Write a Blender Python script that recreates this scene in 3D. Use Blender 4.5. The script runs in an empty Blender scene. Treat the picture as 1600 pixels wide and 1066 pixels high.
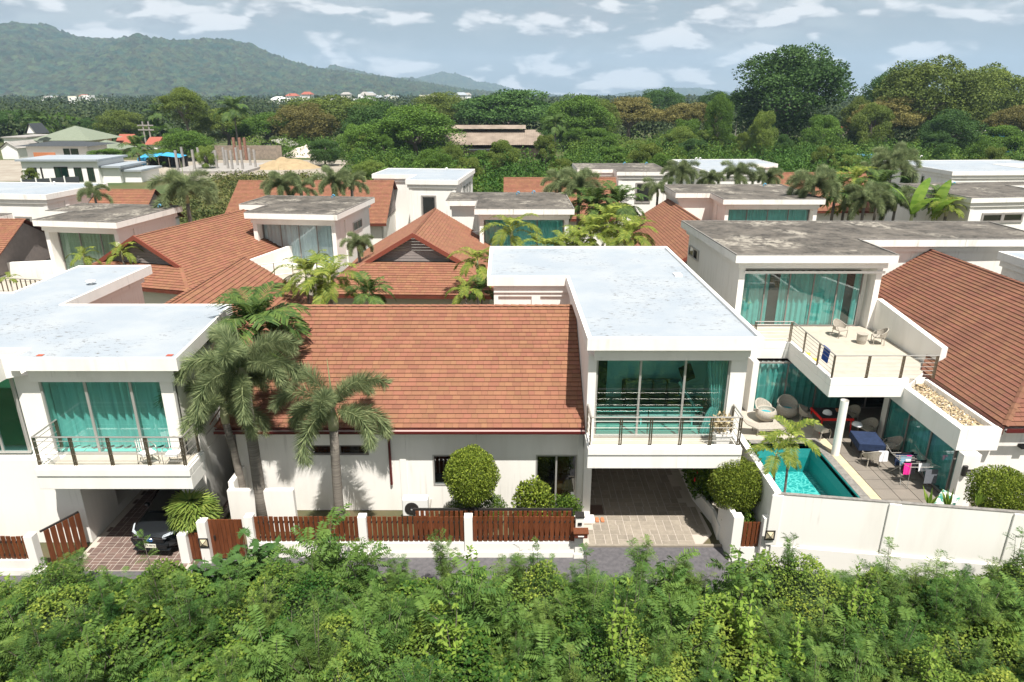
import bpy, math, random
import numpy as np
from mathutils import Vector, Matrix, noise
random.seed(7); rng = np.random.default_rng(7)
SC = bpy.context.scene
COL = SC.collection
# ------------------------------------------------------------------ camera
H = 15.3
PITCH = math.atan(385/1067)
cam = bpy.data.cameras.new('camera'); camo = bpy.data.objects.new('camera', cam); COL.objects.link(camo)
camo.location = (0, 0, H); camo.rotation_euler = (math.pi/2-PITCH, 0, 0)
cam.sensor_width = 36; cam.lens = 1067/1600*36; cam.shift_x = 3/1600
cam.clip_start = 0.3; cam.clip_end = 30000
SC.camera = camo
# ------------------------------------------------------------------ sun, sky, exposure
SUN = Vector((-0.18, 0.45, -1)).normalized()
sl = bpy.data.lights.new('sun', 'SUN'); sl.energy = 4.6; sl.angle = math.radians(0.5); sl.color = (1, 0.955, 0.88)
so = bpy.data.objects.new('sun', sl); COL.objects.link(so); so.rotation_euler = SUN.to_track_quat('-Z', 'Y').to_euler()
so.location = (0, 0, 60)
SC.view_settings.view_transform = 'Standard'; SC.view_settings.look = 'None'
SC.view_settings.gamma = 1; SC.view_settings.use_curve_mapping = False
SC.view_settings.exposure = 0.92
W = bpy.data.worlds.new('World'); SC.world = W; W.use_nodes = True
W.cycles.sampling_method = 'MANUAL'; W.cycles.sample_map_resolution = 512
def N(nt, t, **k):
    n = nt.nodes.new(t)
    for a, b in k.items(): setattr(n, a, b)
    return n
SKYC = ((.33, .385, .42, 1), (.50, .535, .55, 1), (.37, .405, .43, 1), (.88, .87, .86, 1))
def sky():
    nt = W.node_tree; nt.nodes.clear(); L = nt.links.new
    out = N(nt, 'ShaderNodeOutputWorld')
    st = N(nt, 'ShaderNodeTexSky', sky_type='NISHITA', sun_disc=False)
    st.sun_elevation = math.asin(-SUN.z); st.sun_rotation = math.atan2(0.17, -0.42)
    st.air_density = 1.2; st.dust_density = 2.0
    b1 = N(nt, 'ShaderNodeBackground'); b1.inputs['Strength'].default_value = 0.06; L(st.outputs[0], b1.inputs[0])
    tc = N(nt, 'ShaderNodeTexCoord')
    mp = N(nt, 'ShaderNodeMapping'); mp.inputs['Scale'].default_value = (3.4, 3.4, 9.5); mp.inputs['Location'].default_value = (1.7, .2, .35)
    L(tc.outputs['Generated'], mp.inputs[0])
    def nz(off, sc, det=6, ro=.55):
        m2 = N(nt, 'ShaderNodeMapping'); m2.inputs['Location'].default_value = (off*.3, off*.2, off); L(mp.outputs[0], m2.inputs[0])
        n = N(nt, 'ShaderNodeTexNoise'); n.inputs['Scale'].default_value = sc; n.inputs['Detail'].default_value = det; n.inputs['Roughness'].default_value = ro
        L(m2.outputs[0], n.inputs['Vector']); return n.outputs
    def puff(dz):
        m2 = N(nt, 'ShaderNodeMapping'); m2.inputs['Location'].default_value = (0, 0, dz); L(mp.outputs[0], m2.inputs[0])
        w = N(nt, 'ShaderNodeTexNoise'); w.inputs['Scale'].default_value = 2.4; w.inputs['Detail'].default_value = 5; L(m2.outputs[0], w.inputs['Vector'])
        sc = N(nt, 'ShaderNodeVectorMath', operation='SCALE'); L(w.outputs['Color'], sc.inputs[0]); sc.inputs['Scale'].default_value = .55
        ad = N(nt, 'ShaderNodeVectorMath', operation='ADD'); L(m2.outputs[0], ad.inputs[0]); L(sc.outputs[0], ad.inputs[1])
        v = N(nt, 'ShaderNodeTexVoronoi', feature='F1'); v.inputs['Scale'].default_value = 3.0; v.inputs['Detail'].default_value = 2; v.inputs['Roughness'].default_value = .45
        L(ad.outputs[0], v.inputs['Vector']); i = N(nt, 'ShaderNodeMath', operation='SUBTRACT'); i.inputs[0].default_value = 1; L(v.outputs['Distance'], i.inputs[1]); return i.outputs[0]
    def rg(s_, a_, b_, c_=0, d_=1):
        r = N(nt, 'ShaderNodeMapRange', interpolation_type='SMOOTHSTEP'); L(s_, r.inputs[0])
        for k_, v_ in zip((1, 2, 3, 4), (a_, b_, c_, d_)): r.inputs[k_].default_value = v_
        return r.outputs[0]
    def mul(x_, y_, op='MULTIPLY'):
        m_ = N(nt, 'ShaderNodeMath', operation=op); L(x_, m_.inputs[0]); L(y_, m_.inputs[1]); return m_.outputs[0]
    p0, p1 = puff(0), puff(.16)
    big = nz(5, .75, 3)[0]; mid = nz(9, 1.6, 6)[0]
    dens = mul(p0, big, 'ADD')
    body = rg(dens, .50, .84)
    lit = rg(mul(p0, p1, 'SUBTRACT'), -.12, .26)
    base = N(nt, 'ShaderNodeMixRGB'); base.inputs[1].default_value = SKYC[0]; base.inputs[2].default_value = SKYC[1]; L(rg(mid, .38, .62), base.inputs[0])
    grey = N(nt, 'ShaderNodeMixRGB'); grey.inputs[1].default_value = SKYC[2]; grey.inputs[2].default_value = SKYC[3]; L(lit, grey.inputs[0])
    cc = N(nt, 'ShaderNodeMixRGB'); L(base.outputs[0], cc.inputs[1]); L(grey.outputs[0], cc.inputs[2]); L(body, cc.inputs[0])
    b2 = N(nt, 'ShaderNodeBackground'); L(cc.outputs[0], b2.inputs[0]); b2.inputs['Strength'].default_value = 0.60
    mx = N(nt, 'ShaderNodeMixShader'); cov = N(nt, 'ShaderNodeMapRange'); L(body, cov.inputs[0]); cov.inputs[3].default_value = .85; cov.inputs[4].default_value = .97
    L(cov.outputs[0], mx.inputs[0]); L(b1.outputs[0], mx.inputs[1]); L(b2.outputs[0], mx.inputs[2]); L(mx.outputs[0], out.inputs[0])
sky()
# ------------------------------------------------------------------ survey helpers: a sighting turned into a point in the place
_c, _s = math.cos(PITCH), math.sin(PITCH)
def ray(x, y):
    v = y-533; return (x-797, 1067*_c-v*_s, -1067*_s-v*_c)
def G(x, y, z=0.0):
    d = ray(x, y); t = (z-H)/d[2]; return Vector((d[0]*t, d[1]*t, z))
def V(x, y, Y):
    d = ray(x, y); t = Y/d[1]; return Vector((d[0]*t, Y, H+d[2]*t))
# ------------------------------------------------------------------ materials
MATS = {}
def mat(name, col, rough=0.8, col2=None, nscale=3, bump=0.0, bscale=20, metal=0, spec=0.3, detail=6, lo=.35, hi=.65, stretch=None, rnd=0.0, tint=0.0, hsv=False):
    m = bpy.data.materials.new(name); m.use_nodes = True; nt = m.node_tree; L = nt.links.new
    p = nt.nodes['Principled BSDF']; p.inputs['Roughness'].default_value = rough; p.inputs['Metallic'].default_value = metal
    p.inputs['Specular IOR Level'].default_value = spec
    c = None
    tc = N(nt, 'ShaderNodeNewGeometry')
    src = tc.outputs['Position']
    if stretch:
        mp = N(nt, 'ShaderNodeMapping'); mp.inputs['Scale'].default_value = stretch; L(src, mp.inputs[0]); src = mp.outputs[0]
    if col2:
        n = N(nt, 'ShaderNodeTexNoise'); n.inputs['Scale'].default_value = nscale; n.inputs['Detail'].default_value = detail; n.inputs['Roughness'].default_value = .6
        L(src, n.inputs['Vector'])
        r = N(nt, 'ShaderNodeMapRange'); L(n.outputs['Fac'], r.inputs[0]); r.inputs[1].default_value = lo; r.inputs[2].default_value = hi
        mx = N(nt, 'ShaderNodeMixRGB'); L(r.outputs[0], mx.inputs[0]); mx.inputs[1].default_value = (*col, 1); mx.inputs[2].default_value = (*col2, 1)
        c = mx.outputs[0]
    else:
        rgb = N(nt, 'ShaderNodeRGB'); rgb.outputs[0].default_value = (*col, 1); c = rgb.outputs[0]
    if rnd or tint:
        if rnd:
            oi = N(nt, 'ShaderNodeObjectInfo'); f = oi.outputs['Random']; amt = rnd
        else:
            at = N(nt, 'ShaderNodeAttribute'); at.attribute_name = 'tint'; f = at.outputs['Fac']; amt = tint
        r = N(nt, 'ShaderNodeMapRange'); L(f, r.inputs[0]); r.inputs[3].default_value = 1-amt; r.inputs[4].default_value = 1+amt
        hs = N(nt, 'ShaderNodeHueSaturation'); L(c, hs.inputs['Color']); L(r.outputs[0], hs.inputs['Value'])
        if hsv:
            m3 = N(nt, 'ShaderNodeMath', operation='MULTIPLY'); L(f, m3.inputs[0]); m3.inputs[1].default_value = 7.13
            m4 = N(nt, 'ShaderNodeMath', operation='FRACT'); L(m3.outputs[0], m4.inputs[0])
            r5 = N(nt, 'ShaderNodeMapRange'); L(m4.outputs[0], r5.inputs[0]); r5.inputs[3].default_value = .488; r5.inputs[4].default_value = .506
            L(r5.outputs[0], hs.inputs['Hue'])
        c = hs.outputs[0]
    L(c, p.inputs['Base Color'])
    if bump:
        n = N(nt, 'ShaderNodeTexNoise'); n.inputs['Scale'].default_value = bscale; n.inputs['Detail'].default_value = 5; L(src, n.inputs['Vector'])
        b = N(nt, 'ShaderNodeBump'); b.inputs['Strength'].default_value = bump; b.inputs['Distance'].default_value = 0.02; L(n.outputs['Fac'], b.inputs['Height']); L(b.outputs[0], p.inputs['Normal'])
    MATS[name] = m; return m
def leafmat(name, c1, c2, trans=0.3, rough=0.65, tscale=None):
    m = bpy.data.materials.new(name); m.use_nodes = True; nt = m.node_tree; L = nt.links.new
    p = nt.nodes['Principled BSDF']; out = nt.nodes['Material Output']
    at = N(nt, 'ShaderNodeAttribute'); at.attribute_name = 'tint'
    oi = N(nt, 'ShaderNodeObjectInfo')
    mx = N(nt, 'ShaderNodeMixRGB'); mx.inputs[1].default_value = (*c1, 1); mx.inputs[2].default_value = (*c2, 1); L(at.outputs['Fac'], mx.inputs[0])
    r = N(nt, 'ShaderNodeMapRange'); L(oi.outputs['Random'], r.inputs[0]); r.inputs[3].default_value = .86; r.inputs[4].default_value = 1.14
    hs = N(nt, 'ShaderNodeHueSaturation'); L(mx.outputs[0], hs.inputs['Color']); L(r.outputs[0], hs.inputs['Value'])
    c = hs.outputs[0]
    if tscale:
        g = N(nt, 'ShaderNodeNewGeometry'); n = N(nt, 'ShaderNodeTexNoise'); n.inputs['Scale'].default_value = tscale; n.inputs['Detail'].default_value = 4; L(g.outputs['Position'], n.inputs['Vector'])
        r3 = N(nt, 'ShaderNodeMapRange'); L(n.outputs['Fac'], r3.inputs[0]); r3.inputs[1].default_value = .3; r3.inputs[2].default_value = .7; r3.inputs[3].default_value = .465; r3.inputs[4].default_value = .53
        L(r3.outputs[0], hs.inputs['Hue'])
        r4 = N(nt, 'ShaderNodeMapRange'); L(n.outputs['Fac'], r4.inputs[0]); r4.inputs[1].default_value = .3; r4.inputs[2].default_value = .7; r4.inputs[3].default_value = 1.3; r4.inputs[4].default_value = .75
        m5 = N(nt, 'ShaderNodeMath', operation='MULTIPLY'); L(r.outputs[0], m5.inputs[0]); L(r4.outputs[0], m5.inputs[1]); L(m5.outputs[0], hs.inputs['Value'])
    L(c, p.inputs['Base Color']); p.inputs['Roughness'].default_value = rough; p.inputs['Specular IOR Level'].default_value = .22
    t = N(nt, 'ShaderNodeBsdfTranslucent'); L(c, t.inputs[0])
    ms = N(nt, 'ShaderNodeMixShader'); ms.inputs[0].default_value = trans; L(p.outputs[0], ms.inputs[1]); L(t.outputs[0], ms.inputs[2]); L(ms.outputs[0], out.inputs[0])
    MATS[name] = m; return m
def two_sided_ior(nt, fr, ior):
    ge = N(nt, 'ShaderNodeNewGeometry'); r = N(nt, 'ShaderNodeMapRange'); nt.links.new(ge.outputs['Backfacing'], r.inputs[0])
    r.inputs[3].default_value = ior; r.inputs[4].default_value = 1/ior; nt.links.new(r.outputs[0], fr.inputs[0])
def glass(name, tint, refl=0.12):
    m = bpy.data.materials.new(name); m.use_nodes = True; nt = m.node_tree; L = nt.links.new
    nt.nodes.remove(nt.nodes['Principled BSDF']); out = nt.nodes['Material Output']
    t = N(nt, 'ShaderNodeBsdfTransparent'); t.inputs[0].default_value = (*tint, 1)
    g = N(nt, 'ShaderNodeBsdfGlossy'); g.inputs['Roughness'].default_value = 0.02; g.inputs[0].default_value = (.9, .95, .95, 1)
    fr = N(nt, 'ShaderNodeFresnel'); two_sided_ior(nt, fr, 1.5)
    ad = N(nt, 'ShaderNodeMath', operation='ADD'); L(fr.outputs[0], ad.inputs[0]); ad.inputs[1].default_value = refl-.04
    ms = N(nt, 'ShaderNodeMixShader'); L(ad.outputs[0], ms.inputs[0]); L(t.outputs[0], ms.inputs[1]); L(g.outputs[0], ms.inputs[2]); L(ms.outputs[0], out.inputs[0])
    MATS[name] = m; return m
mat('white', (.80, .775, .735), .75, (.70, .672, .625), .9, .08, 30, lo=.5, hi=.8, stretch=(1.3, 1.3, .22))
mat('white_old', (.79, .765, .72), .8, (.50, .475, .43), 1.8, .05, 30, lo=.55, hi=.85, stretch=(1, 1, .25))
mat('cream', (.72, .68, .56), .8)
mat('plain_white', (.8, .79, .77), .6)
mat('terrace_floor', (.43, .39, .325), .7, (.37, .335, .28), 2)
mat('patio', (.20, .175, .15), .75, (.16, .14, .12), 1.5, .05)
mat('coping', (.24, .225, .205), .7, (.15, .14, .13), 7)
mat('pale_coping', (.50, .43, .29), .7, (.43, .37, .25), 3)
mat('gutter_red', (.095, .014, .013), .35, spec=.5)
mat('gutter_inner', (.42, .32, .30), .5)
mat('fascia_brown', (.10, .028, .018), .5, (.14, .04, .025), 3)
mat('gable_board', (.26, .225, .21), .7, (.22, .19, .18), 3)
mat('wood', (.155, .048, .018), .5, (.10, .031, .012), 5, .1, 60, stretch=(4, 4, .5), rnd=.16)
mat('dark_metal', (.035, .032, .03), .45, metal=.3)
mat('bronze', (.17, .14, .10), .35, metal=.7)
mat('steel', (.40, .38, .35), .35, metal=.6)
mat('alu', (.46, .45, .43), .4, metal=.5)
mat('frame_grey', (.20, .18, .165), .5)
mat('asphalt', (.115, .108, .115), .9, (.075, .072, .078), 6, .3, 80)
mat('concrete', (.33, .31, .29), .85, (.25, .235, .22), 1.2, .2)
mat('paver_beige', (.27, .235, .19), .8, (.22, .19, .155), 8, .1, 60, rnd=.13)
mat('paver_joint', (.62, .57, .48), .9)
mat('paver_brown', (.15, .10, .085), .8, (.12, .08, .07), 8, .1, 60, rnd=.16)
mat('joint_white', (.42, .37, .32), .9)
mat('carpet_brown', (.10, .06, .045), .9)
mat('earth', (.055, .065, .028), .95, (.10, .08, .045), .6)
mat('field', (.045, .075, .02), .95, (.09, .09, .035), .08, lo=.4, hi=.6)
mat('sand', (.36, .27, .16), .95, (.29, .22, .13), .8, .5, 3)
mat('site_ground', (.33, .30, .25), .95, (.25, .21, .17), .25, .4, 2)
mat('rubble', (.42, .34, .27), .9, (.6, .55, .5), 2)
mat('bark', (.20, .17, .14), .9, (.12, .10, .085), 8, .4, 20, stretch=(1, 1, 3))
mat('palm_bark', (.23, .205, .175), .85, (.12, .105, .09), 2.2, .4, 10, stretch=(.3, .3, 9))
mat('crownshaft', (.32, .36, .17), .5, (.45, .42, .28), 3)
mat('shingle', (.24, .112, .064), .85, (.21, .098, .057), 1.0, .35, 90, tint=.09, hsv=True)
mat('shingle_piece', (.24, .112, .064), .85, (.21, .098, .057), 1.0, .35, 90, rnd=.09, hsv=True)
mat('shingle_old', (.20, .092, .054), .85, (.135, .062, .040), .6, .35, 90, lo=.35, hi=.75, tint=.09, hsv=True)
mat('shingle_old_piece', (.20, .092, .054), .85, (.135, .062, .040), .6, .35, 90, lo=.35, hi=.75, rnd=.09, hsv=True)
mat('ac_white', (.74, .74, .72), .5)
mat('rattan', (.42, .385, .33), .7, (.28, .25, .21), 25, .5, 60)
mat('cushion_teal', (.02, .30, .36), .8)
mat('towel_blue', (.015, .06, .28), .9)
mat('cloth_navy', (.012, .022, .055), .9, (.02, .035, .085), 9)
mat('cloth_pink', (.75, .03, .28), .9)
mat('cloth_black', (.015, .015, .018), .9)
mat('cloth_grey', (.13, .14, .16), .9)
mat('cloth_white', (.75, .75, .78), .9)
mat('cloth_cyan', (.10, .28, .42), .9)
mat('red_plastic', (.70, .02, .015), .4)
mat('yellow', (.75, .5, .03), .6)
mat('lounge_print', (.05, .25, .19), .8, (.75, .76, .66), 7, lo=.45, hi=.55)
mat('sofa', (.05, .06, .065), .9)
mat('picture_dark', (.10, .03, .03), .7, (.6, .62, .6), 3, lo=.45, hi=.5)
mat('black', (.012, .012, .013), .6)
mat('dark_room', (.03, .027, .024), .9)  # near-black: shade of unlit interiors put into the colour
mat('wood_door', (.30, .13, .025), .6, (.22, .09, .02), 5, stretch=(1, 1, 8))
mat('room_floor', (.40, .38, .33), .4)
mat('pool_tile', (.03, .27, .26), .4, (.02, .23, .23), 9)
mat('curtain', (.62, .60, .58), .9)
mat('curtain_teal', (.50, .56, .54), .9, (.40, .46, .45), 1.5)
mat('curtain_grey', (.72, .76, .78), .9)
mat('curtain_green', (.42, .50, .34), .9)
mat('car_paint', (.018, .021, .024), .22, metal=.4, spec=.6)
mat('car_glass', (.01, .011, .012), .08, spec=.6)
mat('chrome', (.6, .6, .6), .15, metal=1)
mat('lamp_clear', (.55, .6, .65), .15, spec=.6)
mat('badge', (.03, .16, .42), .3)
mat('plate_white', (.75, .73, .62), .5)
mat('tyre', (.015, .015, .015), .8)
mat('truck_white', (.75, .75, .74), .35)
mat('green_roof', (.19, .215, .16), .7, (.16, .185, .135), 2)
mat('slate', (.045, .05, .055), .6)
mat('tarp_blue', (.04, .30, .55), .6)
mat('tank_blue', (.02, .17, .35), .4)
mat('block_wall', (.30, .24, .19), .9, (.18, .15, .12), 1.5)
mat('old_roof', (.29, .235, .19), .9, (.19, .15, .12), .35, lo=.35, hi=.65)
mat('rust_roof', (.33, .07, .045), .8, (.42, .14, .06), .8)
mat('house_red', (.30, .09, .06), .8)
mat('bamboo_roof', (.4, .38, .36), .8)
mat('pebble', (.52, .38, .2), .8, (.16, .12, .09), 12, lo=.42, hi=.62)
mat('terracotta', (.45, .17, .08), .8)
mat('flower_red', (.7, .02, .03), .6)
glass('glass_teal', (.40, .80, .77), .12)
glass('glass_dark', (.30, .34, .35), .14)
glass('glass_clear', (.62, .72, .74), .10)
leafmat('leaf_foxtail', (.13, .18, .085), (.36, .41, .20), .4)
leafmat('leaf_areca', (.09, .15, .02), (.30, .33, .06), .35)
leafmat('leaf_dark_palm', (.04, .085, .02), (.12, .18, .04), .25)
leafmat('leaf_fan', (.07, .14, .02), (.28, .33, .07), .3)
leafmat('leaf_topiary', (.08, .125, .012), (.30, .36, .05), .3)
leafmat('leaf_hedge', (.05, .11, .015), (.16, .24, .03), .3)
leafmat('leaf_feather', (.042, .105, .02), (.155, .25, .055), .3, tscale=.5)
leafmat('leaf_pinnate', (.045, .11, .02), (.15, .24, .05), .3)
leafmat('leaf_vine', (.03, .08, .010), (.19, .26, .040), .3, tscale=.6)
leafmat('leaf_papaya', (.04, .11, .025), (.12, .22, .06), .3)
leafmat('leaf_heart', (.12, .22, .025), (.30, .40, .07), .4)
leafmat('leaf_banana', (.12, .22, .03), (.24, .36, .06), .45)
leafmat('tree_dark', (.025, .070, .016), (.095, .175, .04), .3)
leafmat('tree_green', (.042, .10, .014), (.155, .26, .04), .3)
leafmat('tree_olive', (.06, .10, .018), (.20, .25, .05), .3)
leafmat('tree_brown', (.095, .09, .026), (.26, .23, .07), .3)
leafmat('tree_light', (.08, .14, .02), (.22, .28, .06), .3)
leafmat('thicket', (.025, .068, .010), (.105, .185, .026), .3, tscale=.05)
leafmat('far_wood', (.022, .048, .016), (.075, .105, .032), .2, tscale=.02)
leafmat('scrub', (.05, .085, .018), (.17, .16, .055), .3, tscale=.15)
def streaks(name, amt=.22):
    nt = MATS[name].node_tree; L = nt.links.new; p = nt.nodes['Principled BSDF']; old = p.inputs['Base Color'].links[0].from_socket
    g = N(nt, 'ShaderNodeNewGeometry'); mp = N(nt, 'ShaderNodeMapping'); mp.inputs['Scale'].default_value = (7, 7, .35); L(g.outputs['Position'], mp.inputs[0])
    n = N(nt, 'ShaderNodeTexNoise'); n.inputs['Scale'].default_value = 1; n.inputs['Detail'].default_value = 5; L(mp.outputs[0], n.inputs['Vector'])
    n2 = N(nt, 'ShaderNodeTexNoise'); n2.inputs['Scale'].default_value = .45; n2.inputs['Detail'].default_value = 3; L(g.outputs['Position'], n2.inputs['Vector'])
    r = N(nt, 'ShaderNodeMapRange', interpolation_type='SMOOTHSTEP'); L(n.outputs['Fac'], r.inputs[0]); r.inputs[1].default_value = .55; r.inputs[2].default_value = .75
    r2 = N(nt, 'ShaderNodeMapRange', interpolation_type='SMOOTHSTEP'); L(n2.outputs['Fac'], r2.inputs[0]); r2.inputs[1].default_value = .48; r2.inputs[2].default_value = .62; r2.inputs[4].default_value = amt
    m = N(nt, 'ShaderNodeMath', operation='MULTIPLY'); L(r.outputs[0], m.inputs[0]); L(r2.outputs[0], m.inputs[1])
    x = N(nt, 'ShaderNodeMixRGB'); L(m.outputs[0], x.inputs[0]); L(old, x.inputs[1]); x.inputs[2].default_value = (.24, .22, .19, 1); L(x.outputs[0], p.inputs['Base Color'])
streaks('white', .30); streaks('white_old', .75)
# roof coatings
def roofmat(name, clean):
    m = bpy.data.materials.new(name); m.use_nodes = True; nt = m.node_tree; L = nt.links.new
    p = nt.nodes['Principled BSDF']; p.inputs['Roughness'].default_value = .8
    g = N(nt, 'ShaderNodeNewGeometry')
    def nz(sc, det, st=(1, 1, 1), ro=.6):
        mp = N(nt, 'ShaderNodeMapping'); mp.inputs['Scale'].default_value = st; L(g.outputs['Position'], mp.inputs[0])
        n = N(nt, 'ShaderNodeTexNoise'); n.inputs['Scale'].default_value = sc; n.inputs['Detail'].default_value = det; n.inputs['Roughness'].default_value = ro; L(mp.outputs[0], n.inputs['Vector']); return n.outputs['Fac']
    def rg(s, a, b):
        r = N(nt, 'ShaderNodeMapRange', interpolation_type='SMOOTHSTEP'); L(s, r.inputs[0]); r.inputs[1].default_value = a; r.inputs[2].default_value = b; return r.outputs[0]
    def mix(f, a, b):
        x = N(nt, 'ShaderNodeMixRGB'); L(f, x.inputs[0])
        for i, v in ((1, a), (2, b)):
            if isinstance(v, tuple): x.inputs[i].default_value = (*v, 1)
            else: L(v, x.inputs[i])
        return x.outputs[0]
    if clean:
        c = mix(rg(nz(.5, 4), .35, .7), (.265, .30, .34), (.31, .335, .36))
        c = mix(rg(nz(2.2, 9, (1, 1.6, 1), .7), .66, .70), c, (.235, .25, .27))
        msk = N(nt, 'ShaderNodeMath', operation='MULTIPLY'); L(rg(nz(3.5, 10, (1, 1.8, 1), .75), .555, .62), msk.inputs[0]); L(rg(nz(.35, 2), .47, .58), msk.inputs[1])
        c = mix(msk.outputs[0], c, (.10, .095, .09))
    else:
        c = mix(rg(nz(.9, 9, (1, 1, 1), .72), .38, .60), (.030, .025, .020), (.125, .108, .09))
        c = mix(rg(nz(4, 8, (1, 1, 1), .75), .45, .60), c, (.085, .075, .063))
        msk = N(nt, 'ShaderNodeMath', operation='MULTIPLY'); L(rg(nz(2.2, 9, (1, 1, 1), .75), .47, .55), msk.inputs[0]); L(rg(nz(.28, 2), .50, .62), msk.inputs[1])
        c = mix(msk.outputs[0], c, (.27, .245, .205))
    L(c, p.inputs['Base Color']); MATS[name] = m
roofmat('membrane', True); roofmat('dirty_roof', False)
def watermat():
    m = bpy.data.materials.new('water'); m.use_nodes = True; nt = m.node_tree; L = nt.links.new
    nt.nodes.remove(nt.nodes['Principled BSDF']); out = nt.nodes['Material Output']
    t = N(nt, 'ShaderNodeBsdfTransparent'); t.inputs[0].default_value = (.62, .93, .92, 1)
    g = N(nt, 'ShaderNodeBsdfGlossy'); g.inputs['Roughness'].default_value = .03
    fr = N(nt, 'ShaderNodeFresnel'); two_sided_ior(nt, fr, 1.33)
    ms = N(nt, 'ShaderNodeMixShader'); L(fr.outputs[0], ms.inputs[0]); L(t.outputs[0], ms.inputs[1]); L(g.outputs[0], ms.inputs[2]); L(ms.outputs[0], out.inputs[0])
    ge = N(nt, 'ShaderNodeNewGeometry'); n = N(nt, 'ShaderNodeTexNoise'); n.inputs['Scale'].default_value = 5; n.inputs['Detail'].default_value = 3; n.inputs['Distortion'].default_value = 1.2; L(ge.outputs['Position'], n.inputs['Vector'])
    b = N(nt, 'ShaderNodeBump'); b.inputs['Strength'].default_value = .7; b.inputs['Distance'].default_value = .05; L(n.outputs['Fac'], b.inputs['Height'])
    L(b.outputs[0], g.inputs['Normal']); L(b.outputs[0], fr.inputs['Normal']); MATS['water'] = m
watermat()
def poolfloor():
    m = mat('pool_floor', (.05, .48, .50), .5); nt = m.node_tree; L = nt.links.new; p = nt.nodes['Principled BSDF']
    g = N(nt, 'ShaderNodeNewGeometry'); n = N(nt, 'ShaderNodeTexNoise'); n.inputs['Scale'].default_value = 1.5; n.inputs['Detail'].default_value = 2; L(g.outputs['Position'], n.inputs['Vector'])
    va = N(nt, 'ShaderNodeVectorMath', operation='SCALE'); L(n.outputs['Color'], va.inputs[0]); va.inputs['Scale'].default_value = .9
    vb = N(nt, 'ShaderNodeVectorMath', operation='ADD'); L(va.outputs[0], vb.inputs[0]); L(g.outputs['Position'], vb.inputs[1])
    vo = N(nt, 'ShaderNodeTexVoronoi', feature='DISTANCE_TO_EDGE'); vo.inputs['Scale'].default_value = 4.5; L(vb.outputs[0], vo.inputs['Vector'])
    r = N(nt, 'ShaderNodeMapRange'); L(vo.outputs['Distance'], r.inputs[0]); r.inputs[1].default_value = 0; r.inputs[2].default_value = .16; r.inputs[3].default_value = 1; r.inputs[4].default_value = 0
    mx = N(nt, 'ShaderNodeMixRGB'); L(r.outputs[0], mx.inputs[0]); mx.inputs[1].default_value = (.03, .27, .27, 1); mx.inputs[2].default_value = (.25, .55, .52, 1); L(mx.outputs[0], p.inputs['Base Color'])  # bright net of rippling water light painted into the floor colour
poolfloor()
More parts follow.
